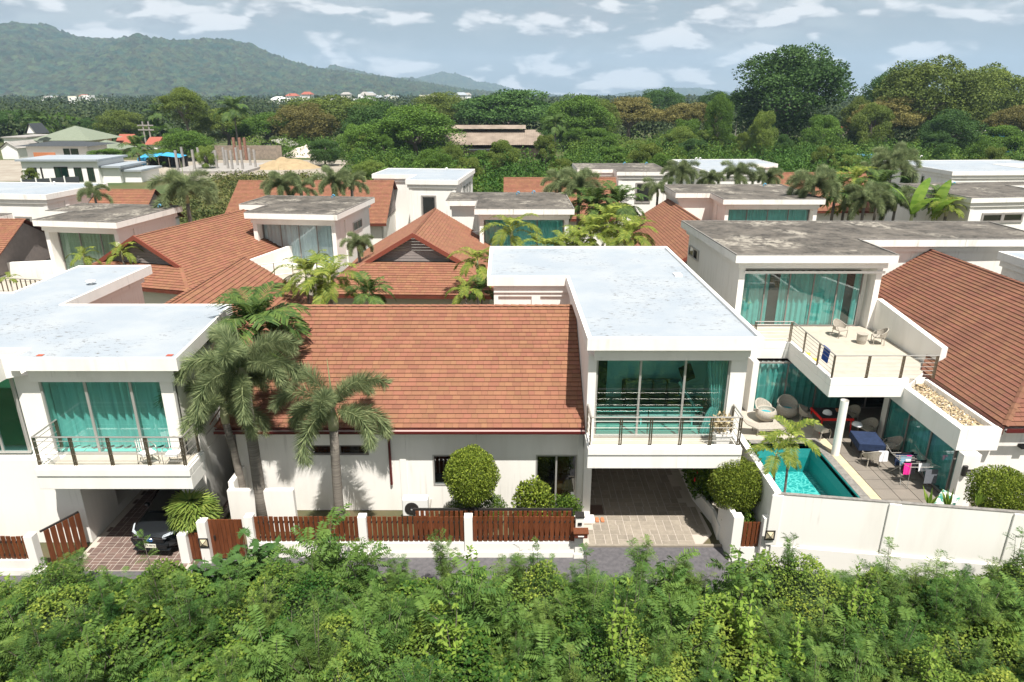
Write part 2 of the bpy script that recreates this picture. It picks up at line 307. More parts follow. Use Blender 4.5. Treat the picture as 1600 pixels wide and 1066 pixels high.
# ------------------------------------------------------------------ mesh helpers
class MB:
    def __init__(s): s.v = []; s.f = []; s.t = []
    def poly(s, pts, tint=0.5):
        k = len(s.v); s.v += [tuple(p) for p in pts]; s.f.append(tuple(range(k, k+len(pts)))); s.t.append(tint); return s
    def box(s, x0, x1, y0, y1, z0, z1):
        k = len(s.v)
        s.v += [(x, y, z) for z in (z0, z1) for x, y in ((x0, y0), (x1, y0), (x1, y1), (x0, y1))]
        s.f += [(k+3, k+2, k+1, k), (k+4, k+5, k+6, k+7)]+[(k+i, k+(i+1) % 4, k+(i+1) % 4+4, k+i+4) for i in range(4)]
        s.t += [.5]*6; return s
    def prism(s, pl, z0, z1, cap=(1, 1)):
        k = len(s.v); n = len(pl)
        s.v += [(p[0], p[1], z0) for p in pl]+[(p[0], p[1], z1) for p in pl]
        if cap[0]: s.f.append(tuple(range(k+n-1, k-1, -1))); s.t.append(.5)
        if cap[1]: s.f.append(tuple(range(k+n, k+2*n))); s.t.append(.5)
        for i in range(n): j = (i+1) % n; s.f.append((k+i, k+j, k+n+j, k+n+i)); s.t.append(.5)
        return s
    def ring(s, outer, inner, z0, z1):
        n = len(outer)
        for i in range(n):
            j = (i+1) % n
            s.prism([outer[i], outer[j], inner[j], inner[i]], z0, z1)
        return s
    def obox(s, o, u, v, w):   # oriented box: origin corner and three edge vectors
        o, u, v, w = map(Vector, (o, u, v, w)); k = len(s.v)
        s.v += [tuple(q) for q in (o, o+u, o+u+v, o+v, o+w, o+u+w, o+u+v+w, o+v+w)]
        s.f += [(k+3, k+2, k+1, k), (k+4, k+5, k+6, k+7)]+[(k+i, k+(i+1) % 4, k+(i+1) % 4+4, k+i+4) for i in range(4)]
        s.t += [.5]*6; return s
    def wallbox(s, a, b, n0, n1, z0, z1):  # along a-b in plan, from offset n0 to n1 along the right-hand normal
        a = Vector((a[0], a[1], 0)); b = Vector((b[0], b[1], 0)); d = (b-a); nn = Vector((d.y, -d.x, 0)).normalized()
        return s.obox(a+nn*n0+Vector((0, 0, z0)), d, nn*(n1-n0), (0, 0, z1-z0))
    def tube(s, pts, r, n=6, caps=True):
        pts = [Vector(p) for p in pts]; k0 = len(s.v); m = len(pts)
        rr = r if isinstance(r, (list, tuple)) else [r]*m
        for i, p in enumerate(pts):
            d = (pts[min(i+1, m-1)]-pts[max(i-1, 0)]).normalized()
            a = d.cross(Vector((0, 0, 1)) if abs(d.z) < .9 else Vector((1, 0, 0))).normalized(); b = d.cross(a)
            for q in range(n):
                an = 2*math.pi*q/n; s.v.append(tuple(p+(a*math.cos(an)+b*math.sin(an))*rr[i]))
        for i in range(m-1):
            for q in range(n):
                s.f.append((k0+i*n+q, k0+i*n+(q+1) % n, k0+(i+1)*n+(q+1) % n, k0+(i+1)*n+q)); s.t.append(.5)
        if caps:
            s.f.append(tuple(range(k0+n-1, k0-1, -1))); s.t.append(.5); s.f.append(tuple(range(k0+(m-1)*n, k0+m*n))); s.t.append(.5)
        return s
    def lathe(s, prof, n=16, c=(0, 0, 0), sx=1, sy=1):
        k = len(s.v)
        for r, z in prof:
            for q in range(n):
                a = 2*math.pi*q/n; s.v.append((c[0]+r*math.cos(a)*sx, c[1]+r*math.sin(a)*sy, c[2]+z))
        for i in range(len(prof)-1):
            for q in range(n): s.f.append((k+i*n+q, k+i*n+(q+1) % n, k+(i+1)*n+(q+1) % n, k+(i+1)*n+q)); s.t.append(.5)
        return s
    def mesh(s, name, off=(0, 0, 0), smooth=False):
        me = bpy.data.meshes.new(name)
        me.from_pydata([(a-off[0], b-off[1], c-off[2]) for a, b, c in s.v], [], s.f)
        at = me.attributes.new('tint', 'FLOAT', 'FACE'); at.data.foreach_set('value', s.t)
        if smooth: me.polygons.foreach_set('use_smooth', [True]*len(me.polygons))
        me.update(); return me
def E(name, label, cat, loc=(0, 0, 0), rz=0, group=None):
    o = bpy.data.objects.new(name, None); COL.objects.link(o); o.location = loc; o.rotation_euler = (0, 0, rz); o.empty_display_size = .2
    o['label'] = label; o['category'] = cat
    if group: o['group'] = group
    return o
def tag(o, label, cat, group=None):
    o['label'] = label; o['category'] = cat
    if group: o['group'] = group
    return o
def link(name, me, m, parent=None, label=None, kind=None):
    o = bpy.data.objects.new(name, me); COL.objects.link(o)
    if m is not None and not me.materials: me.materials.append(MATS[m])
    if parent is not None: o.parent = parent
    if label: o['label'] = label
    if kind: o['kind'] = kind
    return o
def P(name, mb, m, parent=None, world=True, smooth=False, bevel=0, **k):   # a part; world=True: the shape is given in world coordinates
    off = tuple(parent.location) if (parent is not None and world) else (0, 0, 0)
    o = link(name, mb.mesh(name, off, smooth), m, parent, **k)
    if bevel:
        b = o.modifiers.new('bevel', 'BEVEL'); b.width = bevel; b.segments = 2; b.limit_method = 'ANGLE'; b.angle_limit = .6
    return o
def top(name, mb, m, label, cat, loc=None, group=None, **k):   # a thing that is one mesh
    loc = loc or (0, 0, 0)
    me = mb.mesh(name, loc, k.pop('smooth', False)); o = link(name, me, m, None, **k); o.location = loc; return tag(o, label, cat, group)
def structure(name, mb, m, **k):
    o = P(name, mb, m, **k); o['kind'] = 'structure'; return o
def copytree(o, parent=None):
    c = o.copy(); COL.objects.link(c); c.parent = parent
    for ch in list(o.children): copytree(ch, c)
    return c
def inset(poly, ds):   # polygon counter-clockwise; ds a number or one distance per edge
    n = len(poly); ds = ds if isinstance(ds, (list, tuple)) else [ds]*n; out = []
    Ls = []
    for i in range(n):
        a = Vector(poly[i][:2]); b = Vector(poly[(i+1) % n][:2]); d = (b-a).normalized(); nn = Vector((-d.y, d.x)); Ls.append((a+nn*ds[i], d))
    for i in range(n):
        (p, d), (q, e) = Ls[i-1], Ls[i]; den = d.x*e.y-d.y*e.x
        t = ((q.x-p.x)*e.y-(q.y-p.y)*e.x)/den; out.append(tuple(p+d*t))
    return out
def quads(name, V4, tint, m, kind=None, label=None, cat=None, group=None, smooth=False, parent=None, loc=None):
    """V4: (N,k,3) array of polygons of k corners"""
    n, k, _ = V4.shape; me = bpy.data.meshes.new(name)
    vv = V4.reshape(-1, 3).astype(np.float32)
    if loc is not None: vv = vv-np.array(loc, np.float32)
    me.vertices.add(n*k); me.vertices.foreach_set('co', vv.ravel())
    me.loops.add(n*k); me.loops.foreach_set('vertex_index', np.arange(n*k, dtype=np.int32))
    me.polygons.add(n); me.polygons.foreach_set('loop_start', np.arange(0, n*k, k, dtype=np.int32))
    try: me.polygons.foreach_set('loop_total', np.full(n, k, dtype=np.int32))
    except Exception: pass
    at = me.attributes.new('tint', 'FLOAT', 'FACE'); at.data.foreach_set('value', np.asarray(tint, np.float32))
    me.materials.append(MATS[m]); me.update(calc_edges=True)
    return me
def leafquads(P0, D, Nn, L, Wd, fold=0.0):
    """diamond leaves at P0 with direction D, approximate normal Nn, length L, width Wd"""
    D = D/np.linalg.norm(D, axis=1, keepdims=True)
    S = np.cross(D, Nn); S /= (np.linalg.norm(S, axis=1, keepdims=True)+1e-9)
    L = np.asarray(L).reshape(-1, 1); Wd = np.asarray(Wd).reshape(-1, 1)
    a = P0; c = P0+D*L; b = P0+D*L*.42+S*Wd*.5; d = P0+D*L*.42-S*Wd*.5
    return np.stack([a, b, c, d], 1)
def rdir(n):
    v = rng.normal(size=(n, 3)); return v/np.linalg.norm(v, axis=1, keepdims=True)
# ================================================================== SETTING
g = MB(); R = 9000
def holed(mb, x0, x1, y0, y1, z, h=(10.1, 14.0, 20.1, 28.0)):
    for a, b, c, d in ((x0, h[0], y0, y1), (h[1], x1, y0, y1), (h[0], h[1], y0, h[2]), (h[0], h[1], h[3], y1)): mb.poly([(a, c, z), (b, c, z), (b, d, z), (a, d, z)])
holed(g, -R, R, -60, R, -.02); structure('ground', g, 'field')
g = MB(); holed(g, -70, 75, 8, 100, -.012); structure('garden_ground', g, 'earth')
rd = MB().poly([(-45, 16.6, 0), (-9, 16.9, 0), (0, 17.1, 0), (9, 16.9, 0), (40, 15.2, 0), (40, 18.6, 0), (17, 19.6, 0), (7.9, 20.2, 0), (7.9, 20.72, 0), (2.5, 20.72, 0), (-10.7, 20.3, 0), (-10.9, 19.35, 0), (-15.2, 19.3, 0), (-45, 19.4, 0)])
structure('road', rd, 'asphalt')
# ------------------------------------------------------------------ shingle roofs
def clip(poly, k, lim, keep_less):
    out = []
    for i in range(len(poly)):
        a, b = poly[i], poly[(i+1) % len(poly)]
        da = (lim-a[k]) if keep_less else (a[k]-lim); db = (lim-b[k]) if keep_less else (b[k]-lim)
        if da >= 0: out.append(a)
        if (da < 0) != (db < 0):
            t = da/(da-db); out.append((a[0]+(b[0]-a[0])*t, a[1]+(b[1]-a[1])*t))
    return out
def parea(p): return abs(sum(p[i][0]*p[(i+1) % len(p)][1]-p[(i+1) % len(p)][0]*p[i][1] for i in range(len(p))))/2
def shingles(faces, parent, m='shingle', expo=.215, pieces=0, near=None, off=None, thick=.035):
    """faces: list of (polygon3d, eave_start, eave_end). One joined field plus single pieces nearest the camera."""
    fld = MB(); cand = []
    off = Vector(off) if off is not None else Vector((0, 0, 0))
    for poly, ea, eb in faces:
        poly = [Vector(p) for p in poly]; ea = Vector(ea); eb = Vector(eb)
        n = Vector((0, 0, 0))
        for i in range(1, len(poly)-1): n += (poly[i]-poly[0]).cross(poly[i+1]-poly[0])
        n.normalize(); n = n if n.z > 0 else -n
        u = (eb-ea); u = (u-n*u.dot(n)).normalized(); v = n.cross(u)
        if v.z < 0: u = -u; v = -v
        pl = [((p-ea).dot(u), (p-ea).dot(v)) for p in poly]
        v1 = max(q[1] for q in pl); v0 = min(q[1] for q in pl); u0 = min(q[0] for q in pl); u1 = max(q[0] for q in pl)
        j = math.floor(v0/expo)
        while j*expo < v1:
            band = clip(clip(pl, 1, j*expo, False), 1, (j+1)*expo, True)
            if len(band) > 2:
                uu = u0-random.random()*.4; bu0 = min(q[0] for q in band); bu1 = max(q[0] for q in band)
                while uu < bu1:
                    w = random.choice((.22, .30, .30, .40))
                    if uu+w > bu0:
                        cell = clip(clip(band, 0, uu, False), 0, uu+w-.008, True)
                        ar = parea(cell) if len(cell) > 2 else 0
                        if ar > .0015:
                            full = abs(ar-(w-.008)*expo) < 1e-4
                            cand.append((full, cell, w, uu, j*expo, ea, u, v, n))
                    uu += w
            j += 1
    if pieces:
        cp = Vector((0, 0, H))
        fulls = sorted([c for c in cand if c[0]], key=lambda c: ((c[5]+c[6]*c[3]+c[7]*c[4])-cp).length)[:pieces]
        ids = {id(c) for c in fulls}; ms = {}
        for c in fulls:
            w = c[2]
            if w not in ms:
                b = MB(); a = w-.008; h0, h1 = thick+.012, .012
                b.poly([(0, 0, h0), (a, 0, h0), (a, expo, h1), (0, expo, h1)]); b.poly([(0, 0, 0), (a, 0, 0), (a, 0, h0), (0, 0, h0)])
                b.poly([(0, expo, 0), (0, 0, 0), (0, 0, h0), (0, expo, h1)]); b.poly([(a, 0, 0), (a, expo, 0), (a, expo, h1), (a, 0, h0)])
                me = b.mesh('shingle'); me.materials.append(MATS[m+'_piece']); ms[w] = me
            o = bpy.data.objects.new('shingle', ms[w]); COL.objects.link(o); o.parent = parent
            M = Matrix((c[6], c[7], c[8])).transposed().to_4x4(); M.translation = c[5]+c[6]*c[3]+c[7]*c[4]-off
            o.matrix_basis = M
        cand = [c for c in cand if id(c) not in ids]
    for full, cell, w, uu, vj, ea, u, v, n in cand:
        lift = lambda q: .012+thick*max(0, 1-(q[1]-vj)/expo)
        k = len(fld.v); m_ = len(cell); t = random.random()
        for q in cell: fld.v.append(tuple(ea+u*q[0]+v*q[1]+n*lift(q)-off))
        fld.f.append(tuple(range(k, k+m_))); fld.t.append(t)
        for i in range(m_):
            a, b = cell[i], cell[(i+1) % m_]
            if abs(a[1]-vj) < 1e-4 and abs(b[1]-vj) < 1e-4:
                A = ea+u*a[0]+v*a[1]-off; B = ea+u*b[0]+v*b[1]-off
                fld.poly([A, B, B+n*lift(b), A+n*lift(a)], t)
    me = fld.mesh('shingle_field')
    link('shingle_field', me, m, parent, kind='stuff')
def cap_strip(mb, a, b, r=.11):   # ridge and hip caps: short overlapping pieces
    a = Vector(a); b = Vector(b); d = b-a; L = d.length; n = max(1, int(L/.33)); d.normalize(); s = d.cross(Vector((0, 0, 1))).normalized(); up = s.cross(d)
    for i in range(n):
        p = a+d*L*i/n; q = a+d*(L*(i+1)/n+.05); t = random.random()
        z0 = up*.075; z1 = up*.05
        mb.poly([p-s*r-up*.02+z1, p+z0, q+z1, q-s*r-up*.02+z1*.4], t); mb.poly([p+z0, p+s*r-up*.02+z1, q+s*r-up*.02+z1*.4, q+z1], t)
def tiled_roof(parent, faces, caps, m='shingle', pieces=0, off=None, fascia=None, expo=.215):
    off = Vector(off) if off is not None else Vector(parent.location)
    dk = MB()
    for poly, a, b in faces: dk.poly([Vector(p)-Vector((0, 0, .02)) for p in poly])
    if fascia:
        for a, b in fascia:
            a = Vector(a); b = Vector(b); dk.poly([a-Vector((0, 0, .02)), b-Vector((0, 0, .02)), b-Vector((0, 0, .24)), a-Vector((0, 0, .24))])
    me = dk.mesh('roof', off); rf = link('roof', me, 'fascia_brown', parent)
    shingles(faces, rf, m, expo, pieces, off=off)
    cm = MB()
    for a, b in caps: cap_strip(cm, a, b)
    if caps: link('ridge_cap', cm.mesh('ridge_cap', off), m, rf, kind='stuff')
    return rf
def gable_roof(parent, apex_f, apex_b, half, drop, skirt=None, back=True, over=.25, m='shingle', gz=None, off=None, expo=.215):
    """ridge from apex_f to apex_b; slopes fall to each side; a board gablet at the front over a hipped skirt"""
    A = Vector(apex_f); B = Vector(apex_b); d = (B-A); d.z = 0; d.normalize(); s = Vector((d.y, -d.x, 0))  # s = right when looking back
    off = Vector(off) if off is not None else Vector(parent.location)
    gh, sk = skirt if skirt else (drop, 0)      # gablet height, skirt depth toward the viewer
    tan = drop/half; gw = gh/tan
    z = lambda h: Vector((0, 0, -h))
    eL0 = A-s*half-d*sk+z(drop); eR0 = A+s*half-d*sk+z(drop); eL1 = B-s*half+z(drop); eR1 = B+s*half+z(drop)
    gL = A-s*gw+z(gh); gR = A+s*gw+z(gh)
    faces = [([eR0, eR1, B, A-d*over, gR-d*over] if 0 else [eR0, eR1, B, A, gR], eR0, eR1), ([A, B, eL1, eL0, gL], eL0, eL1)]
    if skirt: faces.append(([eL0, eR0, gR, gL], eL0, eR0))
    caps = [(A, B)]
    if skirt: caps += [(gL, eL0), (gR, eR0)]
    rf = tiled_roof(parent, faces, caps, m, off=off, fascia=[(eL0, eR0), (eR0, eR1), (eL0, eL1)], expo=expo)
    # gablet boards, one course at a time, set back under the barge boards
    n = max(5, int(gh/.17)); gb = None
    for i in range(n):
        h0 = gh*i/n; h1 = gh*(i+1)/n
        mb = MB(); c0 = A+d*(.35)+z(h0+.02*0); w0 = h0/tan; w1 = h1/tan
        fr = -d*(.012)
        a0 = A+d*.3-s*w0+z(h0); a1 = A+d*.3+s*w0+z(h0); b1 = A+d*.3+s*w1+z(h1-.015)+fr; b0 = A+d*.3-s*w1+z(h1-.015)+fr
        mb.poly([b0, b1, a1, a0]); mb.poly([b0, b1, b1+d*.03, b0+d*.03])
        link('gable_board', mb.mesh('gable_board', off), 'gable_board', rf)
    bb = MB()
    for sg in (1, -1):
        e = A+s*sg*(gw+.12)+z(gh+.12*tan)
        o = A-d*.12+Vector((0, 0, .1)); v = e-A
        bb.obox(o, v, d*.10, (0, 0, -.30))
    link('barge_board', bb.mesh('barge_board', off), 'barge', rf)
    return dict(eL0=eL0, eR0=eR0, eL1=eL1, eR1=eR1, gL=gL, gR=gR)
mat('barge', (.20, .055, .035), .6)
# ------------------------------------------------------------------ windows, railings, walls
def window(parent, O, U, Nn, w, h, panes=3, curtain=None, gl='glass_teal', fr='frame_grey', fw=.06, depth=.3, back='dark_room', world=True, wave=.05, gaps=(), cd=.16):
    """O: lower left corner on the outer plane; glass at the plane, curtain behind, backing at depth"""
    O = Vector(O); U = Vector(U).normalized(); Nn = Vector(Nn).normalized(); Z = Vector((0, 0, 1))
    q = lambda u, n, z: O+U*u+Nn*n+Z*z
    mb = MB()
    def bar(u0, u1, z0, z1, n0=-.05, n1=.05): mb.obox(q(u0, n0, z0), U*(u1-u0), Nn*(n1-n0), Z*(z1-z0))
    bar(0, w, 0, fw); bar(0, w, h-fw, h); bar(0, fw, fw, h-fw); bar(w-fw, w, fw, h-fw)
    for i in range(1, panes): u = w*i/panes; bar(u-fw*.55, u+fw*.55, fw, h-fw, -.035, .035)
    f = P('window', mb, fr, parent, world)
    loff = tuple(parent.location) if world else (0, 0, 0)
    for i in range(panes):
        u0 = w*i/panes+fw*.6; u1 = w*(i+1)/panes-fw*.6
        b = MB().poly([q(u0, 0, fw), q(u1, 0, fw), q(u1, 0, h-fw), q(u0, 0, h-fw)])
        link('pane', b.mesh('pane', loff), gl, f)
    if curtain:
        b = MB(); n = int(w/.045); ph = random.random()*9
        pts = []
        for i in range(n+1):
            u = w*i/n; a = math.sin(u*19+2.2*math.sin(u*2.3+ph))*wave+math.sin(u*43+ph)*wave*.3
            pts.append((u, -cd+a))
        for i in range(n):
            if any(g0 <= pts[i][0] <= g1 for g0, g1 in gaps): continue
            b.poly([q(pts[i][0], pts[i][1], .03), q(pts[i+1][0], pts[i+1][1], .03), q(pts[i+1][0], pts[i+1][1], h-.02), q(pts[i][0], pts[i][1], h-.02)])
        link('curtain', b.mesh('curtain', loff, True), curtain, f)
    if back:
        b = MB().poly([q(.01, -depth, .01), q(w-.01, -depth, .01), q(w-.01, -depth, h-.01), q(.01, -depth, h-.01)])
        link('room_backing', b.mesh('room_backing', loff), back, f)  # flat sheet behind the panes; its dark colour stands for the unlit room
    return f
def railing(parent, pts, z, h=1.05, bars=4, gap=1.15, double=True, m='bronze', world=True, skip_last=False):
    rl = MB(); pts = [Vector((p[0], p[1], z)) for p in pts]
    off = tuple(parent.location) if world else (0, 0, 0)
    posts = []
    for i in range(len(pts)-1):
        a, b = pts[i], pts[i+1]; L = (b-a).length; d = (b-a)/L
        rl.tube([a+Vector((0, 0, h)), b+Vector((0, 0, h))], .028, 6)
        for k in range(bars): zz = h*(.16+.7*k/(bars-1)) if bars > 1 else h*.5; rl.tube([a+Vector((0, 0, zz)), b+Vector((0, 0, zz))], .012, 5)
        n = max(1, round(L/gap))
        for k in range(n+1):
            if k == 0 and i > 0: continue
            t = min(max(L*k/n, .05), L-.05)
            for o in ((-.035, .035) if double else (0,)): posts.append(a+d*(t+o))
    r = P('railing', rl, 'steel', parent, world)
    pm = MB().box(-.018, .018, -.03, .03, 0, h).mesh('post'); pm.materials.append(MATS[m])
    for p in posts:
        o = bpy.data.objects.new('post', pm); COL.objects.link(o); o.parent = r; o.location = p-Vector(off)
    return r
def holed_wall(mb, a, b, th, z0, z1, holes):
    """wall along a-b (outer face), thickness th behind (left of a->b), holes (u0,u1,z0,z1)"""
    a = Vector((a[0], a[1], 0)); b = Vector((b[0], b[1], 0)); L = (b-a).length; d = (b-a)/L; nn = Vector((-d.y, d.x, 0))
    us = sorted({0, L}|{h[0] for h in holes}|{h[1] for h in holes}); zs = sorted({z0, z1}|{h[2] for h in holes}|{h[3] for h in holes})
    for i in range(len(us)-1):
        k = 0
        while k < len(zs)-1:
            uc = (us[i]+us[i+1])/2
            inh = lambda kk: any(h[0] < uc < h[1] and h[2] < (zs[kk]+zs[kk+1])/2 < h[3] for h in holes)
            if inh(k): k += 1; continue
            k2 = k
            while k2+1 < len(zs)-1 and not inh(k2+1): k2 += 1
            mb.obox(a+d*us[i]+Vector((0, 0, zs[k])), d*(us[i+1]-us[i]), nn*th, (0, 0, zs[k2+1]-zs[k])); k = k2+1
def flat_roof(parent, poly, zt, surface, world=True, fas=.45, over=.3, band=.35, ch=.055, cw=.09):
    s = MB(); s.prism(poly, zt-fas, zt-ch); q = MB(); q.ring(poly, inset(poly, cw), zt-ch, zt); P('curb', q, 'coping' if surface == 'dirty_roof' else 'white', parent, world)
    P('roof_slab', s, 'white_old' if surface == 'dirty_roof' else 'white', parent, world, bevel=0)
    b = MB(); b.prism(inset(poly, over), zt-fas-band, zt-fas)
    P('lintel_band', b, 'white', parent, world)
    c = MB(); c.poly([(x, y, zt-ch+.004) for x, y in inset(poly, cw)])
    P('roof_surface', c, surface, parent, world)
def villa(label, anchor, rot, W_, D_, wing, zt=7.35, dirty=True, front='niche', curtain='curtain_teal', gl='glass_teal', side=None, fwin=(), group='flat roofed villas of the estate', sill=3.45, panes=3, base=None, vents=True):
    o = E('villa', label, 'house', (anchor[0], anchor[1], 0), math.radians(rot), group)
    sd, w2, y0, y1 = wing
    if sd == 'L': poly = [(0, 0), (W_, 0), (W_, D_), (-w2, D_), (-w2, y0), (0, y0)]
    else: poly = [(0, 0), (W_, 0), (W_, y0), (W_+w2, y0), (W_+w2, D_ if y1 is None else y1), (0, D_ if y1 is None else y1)]
    flat_roof(o, poly, zt, 'dirty_roof' if dirty else 'membrane', world=False, over=.3 if front == 'niche' else .14)
    zb = zt-.8
    ins = [.42 if front == 'niche' else .26]*6
    if front == 'niche': ins[0] = 1.5
    body = inset(poly, ins); mb = MB(); mb.prism(body, 0, zb)
    if front == 'niche':
        mb.box(.36, .66, .42, 1.5, 0, zb); mb.box(W_-.66, W_-.36, .42, 1.5, 0, zb); mb.box(.66, W_-.66, .42, .62, zb-.12, zb)
        mb.box(.3, W_-.3, -.6, 1.5, 2.7, sill)
        mb.box(.3, W_-.3, -.6, -.42, sill, sill+.2)
        w = window(o, (.7, 1.18, sill+.03), (1, 0, 0), (0, -1, 0), W_-1.4, zb-sill-.17, panes, curtain, gl, world=False)
    else:
        for fx, fz, fw_, fh in fwin:
            window(o, (fx, .24, fz), (1, 0, 0), (0, -1, 0), fw_, fh, 1, None, 'glass_dark', depth=.015, world=False)
            fr = MB(); q = .12
            for u0, u1, a0, a1 in ((fx-q, fx, fz-q, fz+fh+q), (fx+fw_, fx+fw_+q, fz-q, fz+fh+q), (fx, fx+fw_, fz-q, fz), (fx, fx+fw_, fz+fh, fz+fh+q)): fr.box(u0, u1, .18, .26, a0, a1)
            P('window_surround', fr, 'concrete', o, False)
        # raised pilaster and string course that the recessed panel sits between
        mb.box(.26, .6, .20, .26, 0, zb-.25); mb.box(W_-.6, W_-.26, .20, .26, 0, zb-.25)
    # side pilaster fins as on the street side
    iw = ins[1]
    mb.box(W_-iw, W_-iw+.1, D_*.28, D_*.34, 0, zb)
    mb.box(iw-.1, iw, D_*.28, D_*.34, 0, zb)
    P('wall', mb, 'white', o, False)
    if side:
        for sx, sy, sz, sw, sh in side:
            xx = W_-iw if sx == 'R' else iw; nn = (1, 0, 0) if sx == 'R' else (-1, 0, 0)
            U = (0, 1, 0) if sx == 'R' else (0, -1, 0)
            O = (xx+(.03 if sx == 'R' else -.03), sy if sx == 'R' else sy+sw, sz)
            window(o, O, U, nn, sw, sh, 2, None, 'glass_dark', 'alu', depth=.015, world=False)
    if vents:
        for q in range(random.choice((1, 2))):
            x, y = W_*random.uniform(.3, .8), D_*random.uniform(.85, .93)
            v = MB(); v.tube([(x, y, zt-.13), (x, y, zt+.12), (x+.08, y, zt+.2), (x+.22, y, zt+.2)], .05, 6); v.tube([(x+.22, y, zt+.2), (x+.22, y, zt+.05)], .05, 6)
            P('vent_pipe', v, 'cloth_cyan' if dirty else 'plain_white', o, False, smooth=True)
    return o
# ================================================================== VILLA IN THE MIDDLE
GRP = 'flat roofed villas of the estate'
A = E('villa', 'white villa in the middle with clean pale roof, big brown shingle roof and open carport', 'house', (0, 24, 0), 0, GRP)
pA = [(2.64, 21.9), (8.68, 21.9), (8.58, 36.9), (-1.1, 36.9), (-1.05, 30.3), (2.56, 30.3)]
flat_roof(A, pA, 7.5, 'membrane', ch=.10, cw=.15, over=[.3, .3, .3, .3, .12, .3])
lt = MB(); lt.box(2.95, 8.25, 22.25, 22.34, 6.55, 6.70); P('lintel', lt, 'white', A)
w = MB()
w.box(2.76, 3.05, 22.35, 36.5, 0, 6.69)
w.box(7.8, 8.36, 22.35, 22.75, 2.85, 6.69); w.box(8.1, 8.36, 22.75, 36.5, 2.85, 6.69)
w.box(3.05, 7.8, 22.35, 22.6, 6.55, 6.69)
w.box(3.05, 8.1, 36.2, 36.5, 0, 6.69); w.box(3.05, 8.1, 29.0, 29.2, 0, 2.85)
w.box(8.1, 8.36, 29.2, 36.5, 0, 2.85)
P('wall', w, 'white', A)
w = MB(); w.box(3.06, 8.09, 26.0, 26.15, 3.47, 6.6).box(3.06, 8.09, 22.62, 27.0, 6.60, 6.68).box(3.052, 3.09, 22.62, 27, 3.47, 6.59).box(8.05, 8.098, 22.8, 27, 3.47, 6.59); P('lounge_wall', w, 'plain_white', A)
wg = MB(); wg.box(-.75, 2.76, 30.56, 36.5, 0, 6.69)
wg.box(-.75, -.55, 30.48, 30.56, 0, 6.68); wg.box(1.0, 1.4, 30.48, 30.56, 0, 6.68); wg.box(-.55, 1.0, 30.48, 30.56, 6.5, 6.68); wg.box(1.4, 2.5, 30.48, 30.56, 6.5, 6.68)
P('wing_wall', wg, 'white', A)
sb = MB(); sb.box(2.76, 8.36, 22.3, 36.5, 2.85, 3.4); sb.box(2.72, 8.12, 21.2, 22.3, 2.85, 3.4)
sb.box(2.72, 8.12, 21.16, 21.4, 3.4, 3.66); sb.box(2.72, 2.9, 21.4, 22.3, 3.4, 3.66); sb.box(7.94, 8.12, 21.4, 22.3, 3.4, 3.66)
sb.box(2.76, 8.08, 21.2, 21.36, 3.66, 3.75); sb.box(2.76, 2.86, 21.36, 22.3, 3.66, 3.75); sb.box(7.98, 8.08, 21.36, 22.3, 3.66, 3.75)
P('balcony', sb, 'white', A, bevel=.02)
fl = MB().box(2.9, 7.94, 21.4, 22.42, 3.4, 3.44); P('balcony_floor', fl, 'terrace_floor', A)
fl = MB().box(3.05, 8.1, 22.44, 27.6, 3.402, 3.46); P('lounge_floor', fl, 'room_floor', A)
window(A, (3.05, 22.45, 3.46), (1, 0, 0), (0, -1, 0), 4.75, 3.09, 3, None, 'glass_teal', 'alu', back=None, fw=.07)
cu = MB(); pts = [(7.0+.74*i/26, 22.66+.06*math.sin(i*1.35)) for i in range(27)]
for i in range(26):
    (x0, y0), (x1, y1) = pts[i], pts[i+1]; f0 = lambda x, k: 7.74-(7.74-x)*k
    for z0, z1, k0, k1 in ((3.5, 4.3, 1, .75), (4.3, 4.6, .75, .55), (4.6, 6.5, .55, 1.0)):
        cu.poly([(f0(x0, k0), y0, z0), (f0(x1, k0), y1, z0), (f0(x1, k1), y1, z1), (f0(x0, k1), y0, z1)])
P('curtain', cu, 'curtain', A, smooth=True)
railing(A, [(2.80, 22.3), (2.80, 21.26), (8.03, 21.26), (8.03, 22.3)], 3.75, 1.08, 4, 1.12)
railing(A, [(3.1, 22.52), (7.0, 22.52)], 3.5, 1.1, 5, 1.9, False)
# single storey part under the shingle roof
hw = MB()
X0 = -10.3
def hx(x0, x1, z0, z1): return (x0-X0, x1-X0, z0, z1)
holed_wall(hw, (X0, 22.9), (2.76, 22.9), .25, 0, 3.72, [hx(-7.55, -5.35, 2.42, 2.86), hx(-2.95, -1.7, 1.1, 2.45), hx(.98, 2.55, .1, 2.45)])
hw.box(X0, X0+.25, 23.15, 30, 0, 3.72); hw.box(-4.2, -3.95, 22.86, 22.9, 0, 3.6); hw.box(2.55, 2.76, 22.80, 22.9, 0, 3.6)
P('front_wall', hw, 'white', A)
window(A, (-7.55, 22.98, 2.42), (1, 0, 0), (0, -1, 0), 2.2, .44, 2, None, 'glass_dark', 'frame_grey')
window(A, (-2.95, 22.94, 1.1), (1, 0, 0), (0, -1, 0), 1.25, 1.35, 1, None, 'glass_dark', 'alu')
window(A, (.98, 22.94, .1), (1, 0, 0), (0, -1, 0), 1.57, 2.35, 2, None, 'glass_dark', 'alu', depth=.8)
wd = MB().box(1.75, 2.3, 23.45, 23.5, .1, 2.0); P('inner_door', wd, 'wood_door', A)
EZ, RZ, EY, RY = 3.82, 6.95, 22.42, 27.5
